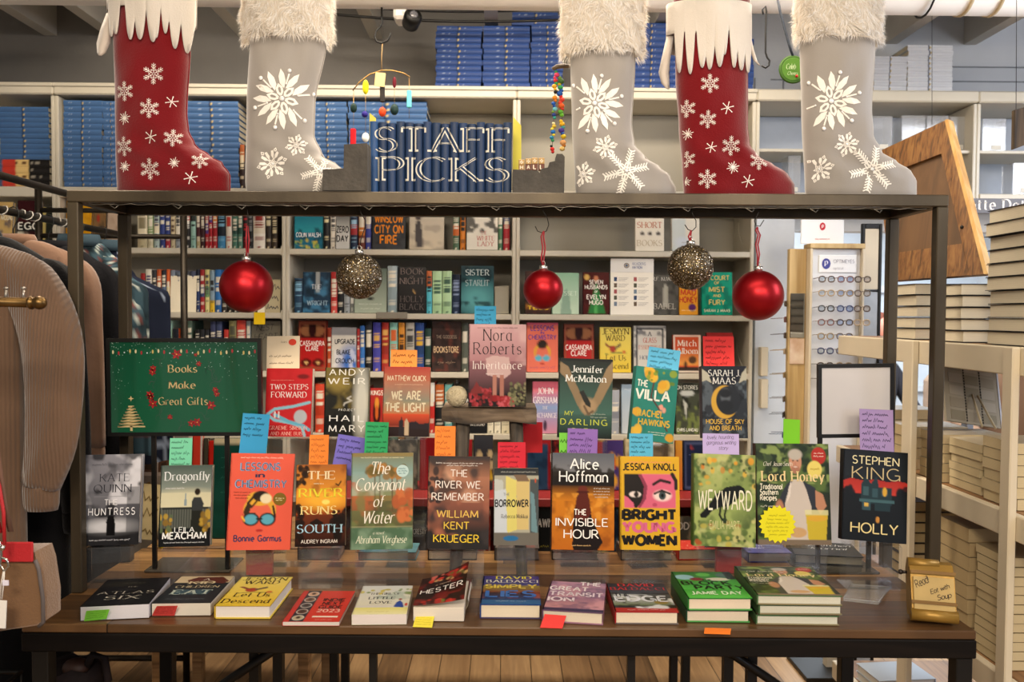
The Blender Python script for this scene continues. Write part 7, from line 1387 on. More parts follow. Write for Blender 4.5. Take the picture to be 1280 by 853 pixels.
Yc=3.17;garment('plaid_shirt','dark navy checked shirt hanging last on the rack','shirt',Yc,M_PLAID,0,(.075,zpx(314,Yc)),(_dx(168,Yc)-.02,zpx(345,Yc)),.95,.25,.26,.04,13,[([(_dx(168,Yc)-.05,0,zpx(350,Yc)-ZR1),(_dx(182,Yc)-.04,-.01,zpx(410,Yc)-ZR1),(_dx(196,Yc)-.04,-.01,zpx(480,Yc)-ZR1)],[.065,.06,.05],False)],colfn=lambda x,y,z:lin('#8a96a8') if (x*30)%1<.08 or (z*30)%1<.08 else lin('#161c2c'),coll=collar(M_PLAID,.07,.03))
Yh=1.75;q0=at(20,378,Yh);o=thing('brass_rail','aged brass rail with knob end and two pegs in front of the sweater','rail',q0);q=lambda x,y:at(x,y,Yh)-q0
M_BRASS = mat('aged_brass', '#7a5e34', .35, .85, .5, var=.3, nscale=20, col2='#3c2c18')
m = MB().mat(M_BRASS); m.tube([q(-140, 374), q(38, 378.6)], .0105, 14); m.build('rail_tube', o)
Mx=Matrix.Translation(q(38,378.6))@Matrix.Rotation(math.pi/2,4,'Y');m=MB().mat(M_BRASS);m.lathe([(.0105,-.004),(.014,.0),(.014,.004),(.010,.007),(.0135,.013),(.0145,.02),(.011,.028),(.006,.032),(.001,.033)],18,None,Mx);m.build('knob_end',o)
for px in (7,29):m=MB().mat(mat('steel_peg','#a8a29a',.3,.8));m.tube([q(px,376),q(px+.5,362)],.0028,8);m.sphere(q(px+.5,360.5),.0052,10,6,None,(1,1,.6));m.build('peg',o)
Yg=1.74;q0=at(0,700,Yg);o=thing('handbag','tan suede handbag with red trim and strap hanging at the left edge','bag',q0);q=lambda x,y,dy=0:at(x,y,Yg)-q0+Vector((0,dy,0))
M_SUEDE=mat('tan_suede','#7c5c3f',.95,0,.2,.4,220,.14,7,sheen=.4);M_REDL=mat('red_leather','#b31f26',.5,0,.5,.2,260,.1,9);M_PIPING=mat('grey_piping','#5a5250',.7)
bag = [(-190, 688), (55, 684), (60, 700), (66, 740), (66, 770), (58, 775), (-40, 790), (-190, 800)]
m = MB().mat(M_SUEDE); rings = []
for d, s in ((-.030, .97), (-.034, .99), (-.022, 1), (.022, 1), (.034, .99)):
  c=Vector((sum(q(*p).x for p in bag)/8,0,sum(q(*p).z for p in bag)/8));rings.append([c+(q(*p)-c)*s+Vector((0,d,0)) for p in bag])
m.loft(rings, smooth=False); m.build('bag_body', o)
m=MB().mat(M_REDL);a,b=q(-190,693),q(54,673);m.box(a.x,b.x,-.041,-.0345,a.z-.004,b.z+.002,bev=.002);m.build('top_band',o)
m=MB().mat(M_PIPING);m.tube([q(56,694,-.036),q(61,705,-.038),q(66,740,-.038),q(66,770,-.036),q(60,776,-.034)],.004,8);m.build('piping',o)
strap = [(-22, 400), (-8, 450), (0, 500), (8, 560), (16, 620), (24, 655)]
for dx,dy,mt_,nm,hw in ((0,-.072,M_REDL,'strap',.009),(12,-.064,mat('strap_back','#6a4a3a',.8),'strap_lining',.006)):
  m = MB().mat(mt_); rr = []
  for x,y in strap:p=q(x+dx,y,dy);rr.append([p+Vector((-hw,0,0)),p+Vector((0,-.003,0)),p+Vector((hw,0,0)),p+Vector((0,.003,0))])
  m.loft(rr); m.build(nm, o)
m=MB().mat(M_REDL);m.tube([q(16,560,-.07),q(20,580,-.072),(q(26,600,-.074)),q(31,630,-.074),q(32,668,-.074)],.0035,8);m.build('tie_cord',o)
m=MB().mat(mat('chrome_clip','#c8c4bc',.15,1));m.tube([q(14,542,-.074),q(18,552,-.076)],.004,8);m.build('strap_ring',o);m=MB().mat(mat('chrome_clip','#c8c4bc'));m.tube([q(24,655,-.076),q(28,668,-.078),q(30,680,-.078),q(28,692,-.078),q(33,700,-.078),q(39,694,-.078),q(36,686,-.078),q(31,684,-.078)],.0026,8);m.sphere(q(31,672,-.078),.006,10,6);m.build('clasp',o)
m=MB().mat(mat('white_string','#e8e2da',.8));m.tube([q(33,700,-.08),q(30,715,-.08),q(29,733,-.08)],.0012,5);m.tube([q(34,700,-.08),q(33,718,-.081),q(31,733,-.08)],.0012,5);m.build('tag_string',o)
a,b=q(18,765),q(40,732);m=MB().mat(PAPER);m.box(a.x,b.x,-.084,-.082,a.z,b.z,'#e8e4de',M=Matrix.Rotation(.06,4,'Y'))
w_, h_ = b.x - a.x, b.z - a.z; rnd = random.Random(5); x = a.x + w_ * .25
for k in range(14):hh=rnd.uniform(.001,.0026);z=a.z+h_*(.45+.035*k);m.box(a.x+w_*.26,a.x+w_*.42,-.0848,-.0842,z,z+hh*.5,'#3a3632',M=Matrix.Rotation(.06,4,'Y'))
for k in range(4):z=a.z+h_*(.2+.17*k);m.box(a.x+w_*.6,a.x+w_*.62+.001,-.0848,-.0842,z,z+h_*.1,'#8a6a7a',M=Matrix.Rotation(.06,4,'Y'))
m.build('price_tag', o)
a,b=q(33,716),q(40,710);m=MB().mat(PAPER);m.box(a.x,b.x,-.084,-.082,a.z,b.z,'#e0dcea');m.build('small_tag',o)
Yw=2.15;c=onz(20,900,0.0);o=thing('wire_basket','black wire basket on the floor under the handbag','basket',(-1.43,2.06,.002))
M_WIRE = mat('basket_wire', '#1c1a18', .5, .5)
for z in (.0, .1, .2, .3, .42, .55):
  m=MB().mat(M_WIRE);m.tube([(-.2,-.15,z+.006),(.16,-.15,z+.006),(.16,.15,z+.006),(-.2,.15,z+.006)],.004 if z not in (.0,.55) else .006,6,closed=True);m.build('hoop',o)
for k in range(7):
  x = -.2 + .06 * k
  for y in (-.15,.15):m=MB().mat(M_WIRE);m.tube([(x,y,.006),(x,y,.556)],.003,5);m.build('wire',o)
m=MB().mat(mat('wicker_handle','#7a5630',.8,var=.3,nscale=60));m.tube([(.02+.085*math.cos(t*D2R),-.02,.53+.15*math.sin(t*D2R)) for t in range(0,181,15)],.013,8);m.build('handle',o)
o=thing('small_backpack','dark backpack with ruffled flap standing under the table end','bag',(-1.165,2.25,.002))
M_BP = mat('dark_plum_cloth', '#1f1416', .8, 0, .3, .5, 40, .25, 12)
m = MB().mat(M_BP); rings = []
for i in range(15):
  t=i/14;z=.56*t;r=.11*(1-.25*t**3)*(.85+.15*math.sin(min(1,t*4)*1.57));rings.append([(r*math.cos(2*math.pi*k/28)*(1+.04*math.sin(k*2+i)),r*.75*math.sin(2*math.pi*k/28),z+.008*math.sin(k*1.7)) for k in range(28)])
m.loft(rings); m.build('body', o)
m=MB().mat(mat('floral_panel','#5a3a52',.8,var=.4,nscale=30,col2='#8a7a9a'));m.grid(lambda u,v:(-.085+.09*u,-.088-.006*math.sin(u*3),.30+.2*v),8,8);m.build('floral_pocket',o)
m=MB().mat(M_BP);m.tube([(.055,-.02,.56),(.08,-.03,.60),(.11,-.03,.59),(.12,-.03,.53),(.10,-.04,.50)],.01,8);m.build('strap',o);m=MB().mat(mat('brown_leather_flap','#3a2014',.6));m.sphere((.03,-.02,.56),.036,16,8,None,(1,.8,.7));m.build('flap',o)
# ---- green sign on two posts
def sign_stand(l,r,tp,b,Y,label,name,face,posts,base,basecol,M_FR,th=.014,roll=0,foot_z=TZ):
  c=at((l+r)/2,b,Y);w=(r-l)*Y/FPX;h=(b-tp)*Y/FPX;o=thing(name,label,'sign',(c.x,Y,foot_z+.0008));zb=c.z-foot_z-.0008;R=Matrix.Translation((0,0,zb))@Matrix.Rotation(roll*D2R,4,'Y');fw=.011
  for bx in ((-w/2,w/2,-.007,.007,0,fw),(-w/2,w/2,-.007,.007,h-fw,h),(-w/2,-w/2+fw,-.007,.007,fw,h-fw),(w/2-fw,w/2,-.007,.007,fw,h-fw)):
    m = MB().mat(M_FR); m.box(*bx, M=R); m.build('frame_bar', o)
  face(o, w - 2 * fw, h - 2 * fw, R @ Matrix.Translation((0, 0, fw)))
  for px in posts:x=at(px,b,Y).x-c.x;m=MB().mat(M_BLACK);m.box(x-.006,x+.006,.008,.018,.008,zb+h*.5);m.build('post',o)
  x0,x1,y0,y1=base;m=MB().mat(basecol);m.box(x0-c.x,x1-c.x,y0-Y,y1-Y,0,.007,bev=.002);m.build('base_plate',o)
  return o
def green_face(o, w, h, R):
  a=A_(120,74,'#12553a',60);a.grad('#0e4a33','#155c3e',0,1).rect(.18,.08,.78,1,'#1a6044',.5)
  m=MB().mat(print_mat(.3,.4));m.grid(lambda u,v:R@Vector(((u-.5)*w,-.004,h*(1-v))),60,36,a.at,False);fn=lambda x,z:R@Vector((x,-.005,z))
  U = lambda u: (u - .5) * w; V = lambda v: (1 - v) * h; rnd = random.Random(9)
  def disc(u,v,r,c,sy=1,n=10,e=-.0048):m.poly([R@Vector((U(u)+r*math.cos(2*math.pi*k/n),e,V(v)+r*sy*math.sin(2*math.pi*k/n))) for k in range(n)],c)
  for i in range(300):
    u, v = rnd.random(), rnd.random() ** 1.6 * .75
    if .22 < u < .74 and .3 < v < .7: continue
    if rnd.random() < v * 1.0: continue
    disc(u, v, rnd.uniform(.0006, .0013), '#b8d0c4', 1, 6)
  for i in range(26):
    u=.02+i*.0385;v=.11+.012*math.sin(i*1.4);c=('#d8cba0','#a83038','#d8e0e4','#c8b06a')[i%4];disc(u,v,.0028 if i%4!=2 else .002,c,2.1 if i%4!=2 else 1)
  for u,v,r in ((.45,.135,.016),(.29,.29,.011),(.285,.33,.012),(.265,.58,.013),(.285,.68,.015),(.60,.24,.009),(.71,.53,.010),(.72,.575,.010),(.68,.70,.015),(.40,.83,.009),(.545,.90,.012),(.585,.89,.014),(.58,.14,.006),(.27,.61,.012)):
    for k in range(6):
      t=k*math.pi/3+u*9;m.poly([R@Vector((U(u),-.0049,V(v))),R@Vector((U(u)+r*.6*math.cos(t-.45),-.0049,V(v)+r*.6*math.sin(t-.45))),R@Vector((U(u)+r*math.cos(t),-.0049,V(v)+r*math.sin(t))),R@Vector((U(u)+r*.6*math.cos(t+.45),-.0049,V(v)+r*.6*math.sin(t+.45)))],('#b0242c','#8f1a24')[k%2])
    disc(u, v, r * .14, '#d89a4a', 1, 8, -.0052)
  for u,v in ((.30,.44),(.34,.20),(.66,.28),(.69,.36),(.71,.44),(.33,.80),(.47,.93),(.63,.82)):
    for k in range(4):
      t=rnd.uniform(0,6.3);P_=[(U(u),V(v)),(U(u)+.012*math.cos(t),V(v)+.012*math.sin(t)),(U(u)+.02*math.cos(t+.5),V(v)+.02*math.sin(t+.5))]
      for q_ in _strip(P_, lambda d: .0005): m.poly([fn(*p) for p in q_], '#4a5a52')
  g = '#d8bd86'
  put_text(m,'Books',U(.49),V(.335),h*.082,w*.19,'serif',g,fn);put_text(m,'Make',U(.485),V(.515),h*.082,w*.175,'serif',g,fn);put_text(m,'Great Gifts',U(.49),V(.695),h*.082,w*.33,'serif',g,fn)
  tx = .137; zz = []
  for i in range(8):v=.70+i*.031;hw_=.012+.0112*i;zz+=[(tx-hw_,v+.014),(tx+hw_,v)] if i%2 else [(tx+hw_,v),(tx-hw_,v+.014)]
  for i in range(8):
    v = .70 + i * .032; hw_ = .02 + .0105 * i
    for q_ in _strip([(U(tx-hw_),V(v+.012)),(U(tx+hw_),V(v+.012))],lambda d:.0021):m.poly([fn(*p) for p in q_],'#d8c08c')
    if i < 7:
      for q_ in _strip([(U(tx+hw_),V(v+.012)),(U(tx-hw_-.01),V(v+.044))],lambda d:.0011):m.poly([fn(*p) for p in q_],'#c8a870')
  m.poly([fn(U(tx-.008),V(.985)),fn(U(tx+.008),V(.985)),fn(U(tx+.008),V(.93)),fn(U(tx-.008),V(.93))],'#d8c08c')
  st = []
  for k in range(8):r=.0085 if k%2==0 else .003;st.append(fn(U(tx)+r*math.sin(k*math.pi/4),V(.625)+r*math.cos(k*math.pi/4)))
  m.poly(st[::-1], '#d8c08c'); m.build('poster', o)
  g2=MB().mat(clear_mat('sign_glazing',(1,1,1),.06,.0,.05));g2.box(-w/2,w/2,-.0068,-.0062,0,h,M=R);g2.build('glazing',o)
YG = 2.45
sign_stand(136,328,423,545,YG,'green framed Books Make Great Gifts sign on two thin posts','framed_sign',green_face,(190,282),(onz(178,718,TZ).x,onz(286,718,TZ).x,2.445,2.58),mat('smoked_plate','#4a443c',.25,0,.6),M_BLACK,roll=-.4)
def white_face(o,w,h,R):m=MB().mat(mat('white_board','#d3d0d0',.25,0,.6,var=.02));m.box(-w/2,w/2,-.003,.003,0,h,M=R);m.build('blank_board',o)
YW = 2.47
sign_stand(1021,1117,454,547,YW,'small black framed blank white board on two posts at the table end','framed_board',white_face,(1027,1091),(.885,1.12,2.445,2.66),mat('dark_glass_plate','#3a3833',.15,0,.7),M_BLACK,roll=-1)
# ---- face-out books on the far-left shelf
def fb0(l, r, t, b, art, tx, lb, sp): FB(l, r, t, b, 'A', YS + .05, art, tx, lb, sp, res=(14, 20))
fb0(0,18,258,313,A_(14,20,'#c8a86a').cloud('#3a3a5a',4,.8),[('AROUND',.6,.4,.1,.8,'#efe6cc','bold')],'tan patterned book at the far-left edge of the shelf','#3a3050')
fb0(24,53,256,313,A_(20,28,'#3a1418').cloud('#1a1414',4,.7,.5,.7,0,.5).rect(0,.5,1,.66,'#1c1c1c').cloud('#dcd4bc',5,.9,.42,.55,.66),[('EGG',.5,.62,.14,.86,'#e8e6dc','bold')],'dark maroon book with white lettering behind the clothes rack','#241416')
fb0(55,70,264,313,A_(10,18,'#22261e').rect(0,0,.3,1,'#b8a868'),[],'black book with a pale edge beside the yellow book','#1a1c18')
fb0(85,116,254,313,A_(20,28,'#d89a14').cloud('#e8b02c',6,.7).cloud('#b87a0c',8,.5).poly([(.55,.98),(.58,.78),(.66,.76),(.7,.98)],'#1c1410'),[],'bright yellow shaggy-patterned book on the far-left shelf','#b87a10')
fb0(118.5,134,262,313,A_(14,22,'#8a6a44').cloud('#5a4630',4,.8).ell(.4,.3,.12,.1,'#b03428'),[],'brown book right of the yellow book, behind the frame post','#4a3826')
fb0(136,160,266,313,A_(14,22,'#c8b09a').cloud('#a88a74',4,.7),[],'pinkish tan book just behind the rear frame post','#8a7460')
# ---- red stepped display behind the table
M_RED=mat('red_painted_board','#8f2422',.5,var=.10,nscale=4,bump=.1,bscale=60);M_RED_SHADE=mat('red_board_shaded','#4f1215',.6,var=.1)  # second red is the same board darkened for shade in the recess
RX0, RX1, RZ = -.64, .71, .868
o=thing('red_display_step','red painted stepped display unit standing behind the wooden table','display stand',(0,2.93,0))
def P(nm, mt, *b): m = MB().mat(mt); m.box(*b, bev=.003); return m.build(nm, o)
P('top_board',M_RED,RX0,RX1,-.01,.30,RZ-.03,RZ);P('side_panel',M_RED,RX0,RX0+.02,.0,.29,.60,RZ-.0305);P('side_panel',M_RED,RX1-.02,RX1,.0,.29,.60,RZ-.0305)
P('back_panel',M_RED_SHADE,RX0+.0205,RX1-.0205,.27,.285,.60,RZ-.0305);P('lower_board',M_RED,RX0+.0205,RX1-.0205,.0,.265,.62,.645);
for x in (RX0 + .03, RX1 - .06):
  for y in (.03, .24): P('leg', M_BLACK, x, x + .03, y, y + .03, .002, .619)
def step_book(l,r,tp,art,tx,lb,sp,Y=3.08,z=RZ,b=None,lean=5,res=(14,20),hard=True,t=.022):
  yb=392+(CZ-z)*FPX/Y;M,w,h=stand_M(l,r,tp,b or yb,Y,lean);M.translation.z=z+.001
  make_book(lb, w, h, t, art, tx, sp, hard, M=M, res=res)
step_book(484,522,549,A_(18,26,'#3c3c38').cloud('#8a8474',9,.8,.5,.6).cloud('#6a7a4a',6,.6,.55,.7,.6),[],'dark book with tangled pale branches behind the palm-tree novel','#2c2c2a')
step_book(525,552,550,A_(12,18,'#8f1d22'),[],'plain dark red book behind the orange note, on the red display','#6a1418')
step_book(560,590,552,A_(12,18,'#9a2024').cloud('#7a161a',3,.6),[],'plain red book behind the stool leg, on the red display','#6a1418',Y=3.12)
step_book(592,616,546,A_(18,30,'#34363c').ell(.3,.38,.16,.09,'#c8b488').poly([(.1,.62),(.16,.48),(.44,.48),(.5,.62)],'#c8b488').ell(.85,.36,.14,.08,'#c8b488').poly([(.7,.62),(.74,.46),(1,.46),(1,.62)],'#c8b488').blobs(16,['#d8b83c','#c8a02c'],.08,.12,(.1,.7,1,1)),[],'black book with two pale silhouettes and yellow flowers below the stool','#1c1c20')
step_book(655,688,552,A_(16,22,'#a02226').rect(.1,.08,.86,1,'#2c4a6a').cloud('#1c2c44',4,.6,.5,.7,.2),[],'red-backed book with a blue front behind the red note','#7a161a')
step_book(689.5,716,552,A_(16,24,'#2a1416').cloud('#a82a22',4,.9,.45,.6).rect(0,.5,1,1,'#c8382a',.8),[('RIVER',.4,.42,.16,.9,'#f0ece6','bold'),('ART',.4,.78,.14,.6,'#e8d04a','bold')],'red and black thriller with white capitals right of the red note','#2a1012',Y=3.05)
step_book(740,778,552,A_(18,26,'#4a3a78').cloud('#2c2c5a',4,.7).blobs(10,['#e0a83a','#d8602c'],.08,.14,(.5,.3,1,1)).rect(0,0,.3,1,'#a8242a'),[],'purple and red book with orange shapes behind the golden grass novel','#33285a')
step_book(780,842,549,A_(22,26,'#cdbf96').rect(.10,.12,.92,.9,'#8a7450').cloud('#4a3a28',6,.8,.48,.6).line([(.04,.04),(.96,.04),(.96,.96),(.04,.96),(.04,.04)],.03,'#d8cca4'),[],'cream framed book with a brown engraving behind the mustard novel','#b8aa84')
step_book(843,851.5,552,A_(8,18,'#d8862c').grad('#e0a03a','#c8642c'),[],'slim orange book beside the navy book, on the red display','#b86a20')
step_book(853,886,552,A_(16,26,'#1b2340').line([(.08,.05),(.94,.05),(.94,.95),(.08,.95),(.08,.05)],.025,'#4a5478').ell(.3,.14,.06,.04,'#a03a3a'),[('~',.5,.3,.04,.6,'#6a78a8','')],'navy book with a thin border behind the lavender note','#121830')
step_book(345,382,560,A_(12,16,'#57497c').cloud('#6a5a94',3,.6),[],'plain violet book behind the coral front-row novel','#40356a',z=RZ-.0)if False else None
for k,(l,r,tp,col,c2,tx,lb) in enumerate([(516,534,641,'#1c1d20','#2a2b30',[('CRESTY',.5,.5,.1,.9,'#d8d8d4','bold')],'black book standing low left of the dusky cloud novel'),(598,613,640,'#a83a30','#d8d0c0',[],'red and white book low between the cloud novel and grey paperback'),(660,690,634,'#1d2022','#33383a',[('DAWN',.6,.42,.16,.8,'#e0e0dc','bold'),('~',.5,.8,.06,.7,'#c8c040','')],'black book with white capitals low beside the golden grass novel'),(748,772,636,'#22324a','#7aa0b8',[],'blue and black book low beside the mustard novel'),(838,862,648,'#5c5a50','#c8b890',[('OD',.6,.3,.16,.6,'#e8e4d8','bold')],'grey book low beside the leafy bird novel'),(432,446,640,'#3a2a26','#5a3a30',[],'brown book low left of the palm-tree novel')]):
  step_book(l, r, tp, A_(12, 18, col, 70 + k).cloud(c2, 4, .8), tx, lb, col, Y=2.98, z=.645)
M_LW = wood_mat('light_side_table', '#6a4c2c', '#96714a', '#b8925e', 'X', 1, .5)
STZ=.70;o=thing('side_table','light wooden side table behind the left end of the display table','table',(-.93,3.12,0))
def P(nm, *b): m = MB().mat(M_LW); m.box(*b, bev=.004); return m.build(nm, o)
P('tabletop', -.30, .275, -.22, .22, STZ - .03, STZ)
for x in (-.27, .24):
  for y in (-.19, .19): P('leg', x - .02, x + .02, y - .02, y + .02, .002, STZ - .0305)
def tbook(l, r, tp, art, tx, lb, sp, Y, lean=5, t=.03):
  yb=392+(CZ-STZ)*FPX/Y;M,w,h=stand_M(l,r,tp,yb,Y,lean);M.translation.z=STZ+.001;make_book(lb,w,h,t,art,tx,sp,True,M=M,res=(20,26),pages='#d8cca8')
tbook(268,333,553,A_(24,36,'#17463c').cloud('#12382f',4,.7).rect(0,0,1,.05,'#d8cca8'),[('~',.5,.2,.02,.7,'#3a7a68',''),('~',.5,.3,.02,.7,'#3a7a68',''),('~',.5,.4,.02,.7,'#3a7a68',''),('~',.5,.55,.02,.7,'#3a7a68','')],'large dark green book on the side table behind the sign post','#0f3028',3.03)
tbook(242,254,546,A_(8,24,'#d8402e').rect(.8,0,1,1,'#d8d0c8'),[],'tall thin red book beside the mint green note','#b83224',3.14,3,.02)
tbook(255.5,261,552,A_(6,20,'#4a4438'),[],'thin dark book between two red books on the side table','#33302a',3.14,3,.02)
tbook(262,268,555,A_(6,20,'#c8281e'),[],'thin bright red book left of the large green book','#a82018',3.14,3,.02)
def press(o, w, h, th):
  m = MB().mat(PAPER); e = -th - .0007; rnd = random.Random(3)
  for i in range(3):
    for j in range(3):
      x0,z0=-w*.46+i*w*.31,h*(.34+j*.21);c=rnd.choice(['#7a6450','#8a8078','#5a5060','#a89a88','#6a4c3a']);m.poly([(x0,e,z0),(x0+w*.28,e,z0),(x0+w*.28,e,z0+h*.17),(x0,e,z0+h*.17)],c)
      m.poly([(x0+w*.03,e-.0003,z0+h*.03),(x0+w*.2,e-.0003,z0+h*.02),(x0+w*.15,e-.0003,z0+h*.11),(x0+w*.06,e-.0003,z0+h*.09)],rnd.choice(['#4a3a2c','#c8b8a8','#8a6a3a']))
  put_text(m,'Tem',0,h*.10,h*.16,w*.55,'italic','#1c1815',lambda x,z:(x,e,z));m.build('printed_page',o)
card('newspaper_poster','printed page with photos and black script standing behind the sign post','poster',174,543,236,392+(CZ-STZ)*FPX/3.2,3.2,'#cbb9aa',extra=press,lean=6,z=STZ+.001)
card('cream_card','cream card with faint script leaning behind the black and white novel','card',168,612,196,392+(CZ-STZ)*FPX/2.98,2.98,'#d8c492',('~','~','~'),lean=8,rot=4,z=STZ+.003,ink='#8a744a')
o=thing('yellow_clip_light','pair of small bright yellow clips on the side table edge','clip',onz(136,702,.72));o.location=(-1.18,2.87,STZ+.0)
m=MB().mat(mat('bright_yellow_plastic','#e8c818',.4));m.box(-.018,-.002,0,.012,.001,.022,bev=.003);m.build('clip_jaw',o);m=MB().mat(mat('bright_yellow_plastic','#e8c818',.4));m.box(.002,.018,0,.012,.001,.022,bev=.003);m.build('clip_jaw',o)
# ---- tan shelves with book stacks at the right
M_TAN=mat('cream_shelf_paint','#d9ccb2',.5,var=.05,nscale=3);M_SHW=wood_mat('shelf_wood','#6a4a2c','#8a6440','#a57e54','Y',1,.5);M_SLOT=mat('slotted_grey','#8a8f98',.5,.3)
SX = 1.345; zA, zB_, zC = 1.437, 1.000, .56
o=thing('store_shelving','tall cream shelving along the right side, seen end-on with book stacks','shelving',(SX,2.6,0))
def P(nm,mt,x0,x1,y0,y1,z0,z1,bev=.003):m=MB().mat(mt);m.box(x0-SX,x1-SX,y0-2.6,y1-2.6,z0,z1,bev=bev);return m.build(nm,o)
yfar, ynear = 3.32, 1.95; SD = .46
P('shelf_lip',M_TAN,SX-.012,SX+.012,ynear,yfar,zA-.075,zA-.0005);P('shelf',M_SHW,SX+.0125,SX+SD,ynear,yfar,zA-.03,zA-.001)
P('shelf_lip',M_TAN,SX-.012,SX+.012,ynear,yfar,zB_-.068,zB_-.0005);P('shelf',M_SHW,SX+.0125,SX+SD,ynear,yfar,zB_-.03,zB_-.001)
P('shelf_lip',M_TAN,SX-.012,SX+.012,ynear,yfar,zC-.07,zC-.0005);P('shelf',M_SHW,SX+.0125,SX+SD,ynear,yfar,zC-.03,zC-.001)
P('shelf_lip',M_TAN,SX-.012,SX+.012,ynear,yfar,.06,.13);P('shelf',M_SHW,SX+.0125,SX+SD,ynear,yfar,.10,.129)
yp = lambda px: SX * FPX / (px - 628)
for px,wd in ((1151,.032),(1281,.022)):Yp=yp(px);P('upright',M_TAN,SX-.034,SX-.0125,Yp-wd,Yp+wd,.002,zA-.0)
for px in (1151,1062,1283):Yp=yp(px);P('rear_upright',M_SLOT,SX+SD+.001,SX+SD+.03,Yp-.02,Yp+.02,.002,1.6)
M_COV = mat('dark_cover_edge', '#1c1a18', .5, var=.1); PGC = '#d6cbb2'
def hard(nm,o_label,x0,x1,y0,y1,z0,t,rz=0,grp=None,col='#1f1c1a',src=[None],page=PGC,soft=False):
  """a lying hardcover with its page edges outwards"""
  w,d=x1-x0,y1-y0;o=thing(nm,o_label,'book',((x0+x1)/2,(y0+y1)/2,z0),(0,0,rz),grp);b=.0016 if not soft else .0006;t -= .0012
  m=MB().mat(PRINT);m.box(-w/2,w/2,-d/2,d/2,0,b,col);m.box(-w/2,w/2,-d/2,d/2,t-b,t,col);m.box(w/2-.003,w/2,-d/2,d/2,b,t-b,col);m.build('cover',o)
  i=.004 if not soft else .0004;p=MB().mat(PAPER);p.box(-w/2+i,w/2-.0035,-d/2+i,d/2-i,b+.0002,t-b-.0002,page);n=9;pc=tuple(v*.82 for v in lin(page))
  for k in range(1,n):zz=b+(t-2*b)*k/n;p.poly([(-w/2+i-.00005,-d/2+i,zz),(-w/2+i-.00005,d/2-i,zz),(-w/2+i-.00005,d/2-i,zz+.0005),(-w/2+i-.00005,-d/2+i,zz+.0005)],pc);p.poly([(-w/2+i,-d/2+i-.00005,zz),(w/2-.0035,-d/2+i-.00005,zz),(w/2-.0035,-d/2+i-.00005,zz+.0005),(-w/2+i,-d/2+i-.00005,zz+.0005)],pc)
  p.build('page_block', o); return o
def copy_thing(o, loc, rz, label):
  r=o.copy();COL.objects.link(r);r.location=loc;r.rotation_euler=(0,0,rz);r['label']=label
  for c in o.children:
    d = c.copy(); COL.objects.link(d); d.parent = r
  return r
def stack(where, grp, x0, x1, y0, y1, z, t, n, seed, soft=False, page=PGC, col='#1f1c1a', jit=.004):
  rnd = random.Random(seed); src = None
  for k in range(n):
    lb='%s, %s from bottom, %s'%('paperback' if soft else 'hardcover',ordn(k),where);rz=rnd.uniform(-.015,.015);loc=((x0+x1)/2+rnd.uniform(-jit,jit),(y0+y1)/2+rnd.uniform(-jit,jit),z+.001+k*t)
    if src is None:src=hard('stacked_book',lb,x0,x1,y0,y1,z+.001,t,rz,grp,col,soft=soft,page=page);src.location=loc
    else: copy_thing(src, loc, rz, lb)
  return z + .001 + n * t
xs = SX + .02; GT = 'hardcovers stacked on the top right shelf'
yA, yB, yC = xs * FPX / (1146 - 628), xs * FPX / (1204 - 628), xs * FPX / (1234 - 628)
zA_top=stack('top shelf stack left of the frame post',GT,xs,xs+.235,yA,yA+.155,zA,.0372,5,1)
stack('top shelf stack right of the frame post', GT, xs, xs + .235, yB, yB + .155, zA, .0352, 5, 2)
stack('tall stack at the right edge of the top shelf',GT,xs-.004,xs+.15,yC-.24,yC-.01,zA,.0375,10,3,jit=.007)
yq = lambda px: xs * FPX / (px - 628)
stack('mid shelf stack just right of the frame post','stacks on the middle right shelf',xs,xs+.2,yq(1186),yq(1186)+.14,zB_,.030,5,4,True,'#c8b48c','#a89a80')
stack('front mid shelf stack below the standing sheet','stacks on the middle right shelf',xs+.01,xs+.21,yq(1230),yq(1230)+.17,zB_,.0245,6,5,True,'#cdbb94','#b8a888')
stack('largest mid shelf stack at the right edge','stacks on the middle right shelf',xs,xs+.2,yq(1280),yq(1280)+.155,zB_,.030,6,6,True,'#cfbd96','#b0a080')
stack('mid shelf stack behind the cream upright','stacks on the middle right shelf',xs,xs+.2,yq(1142),yq(1142)+.17,zB_,.036,4,7,True,'#c8b48c','#a89a80')
stack('mid shelf stack left of the cream upright','stacks on the middle right shelf',xs,xs+.2,yq(1108),yq(1108)+.15,zB_,.036,5,8,True,'#bfa880','#a89a80')
stack('low shelf stack at the lower right corner','stacks on the lower right shelf',xs,xs+.2,yq(1273),yq(1273)+.15,zC,.0255,12,9,True,'#cdbb94','#9a8a6a')
stack('low shelf tall stack behind the gold scroll box','stacks on the lower right shelf',xs,xs+.22,yq(1222),yq(1222)+.16,zC,.042,8,10,True,'#b8a27a','#8a7a5c')
stack('low shelf stack between the uprights','stacks on the lower right shelf',xs,xs+.2,yq(1136),yq(1136)+.17,zC,.036,9,11,False,'#a8946c')
for k in range(4):
  o=hard('magazine',['lowest','second','third','topmost'][k]+' blue-covered book in the low pile under the table end',xs,xs+.25,2.42,2.64,.13+.001+k*.018,.018,.25-.08*k,'blue books in the low pile','#33486a',page='#b8b4ac')
for k in range(2):
  o=hard('magazine',['lower','upper'][k]+' pale book on the bottom shelf seen past the table leg',xs,xs+.22,3.0,3.16,.13+.001+k*.03,.03,.1,'pale books on the bottom shelf','#a8b0b8',page='#d8d4cc')
Ys=2.62;c=at(1208,556,Ys);o=thing('sheet_on_easel','large grey printed sheet leaning on a small easel on the middle shelf','sheet',(1.49,2.62,zB_+.152))
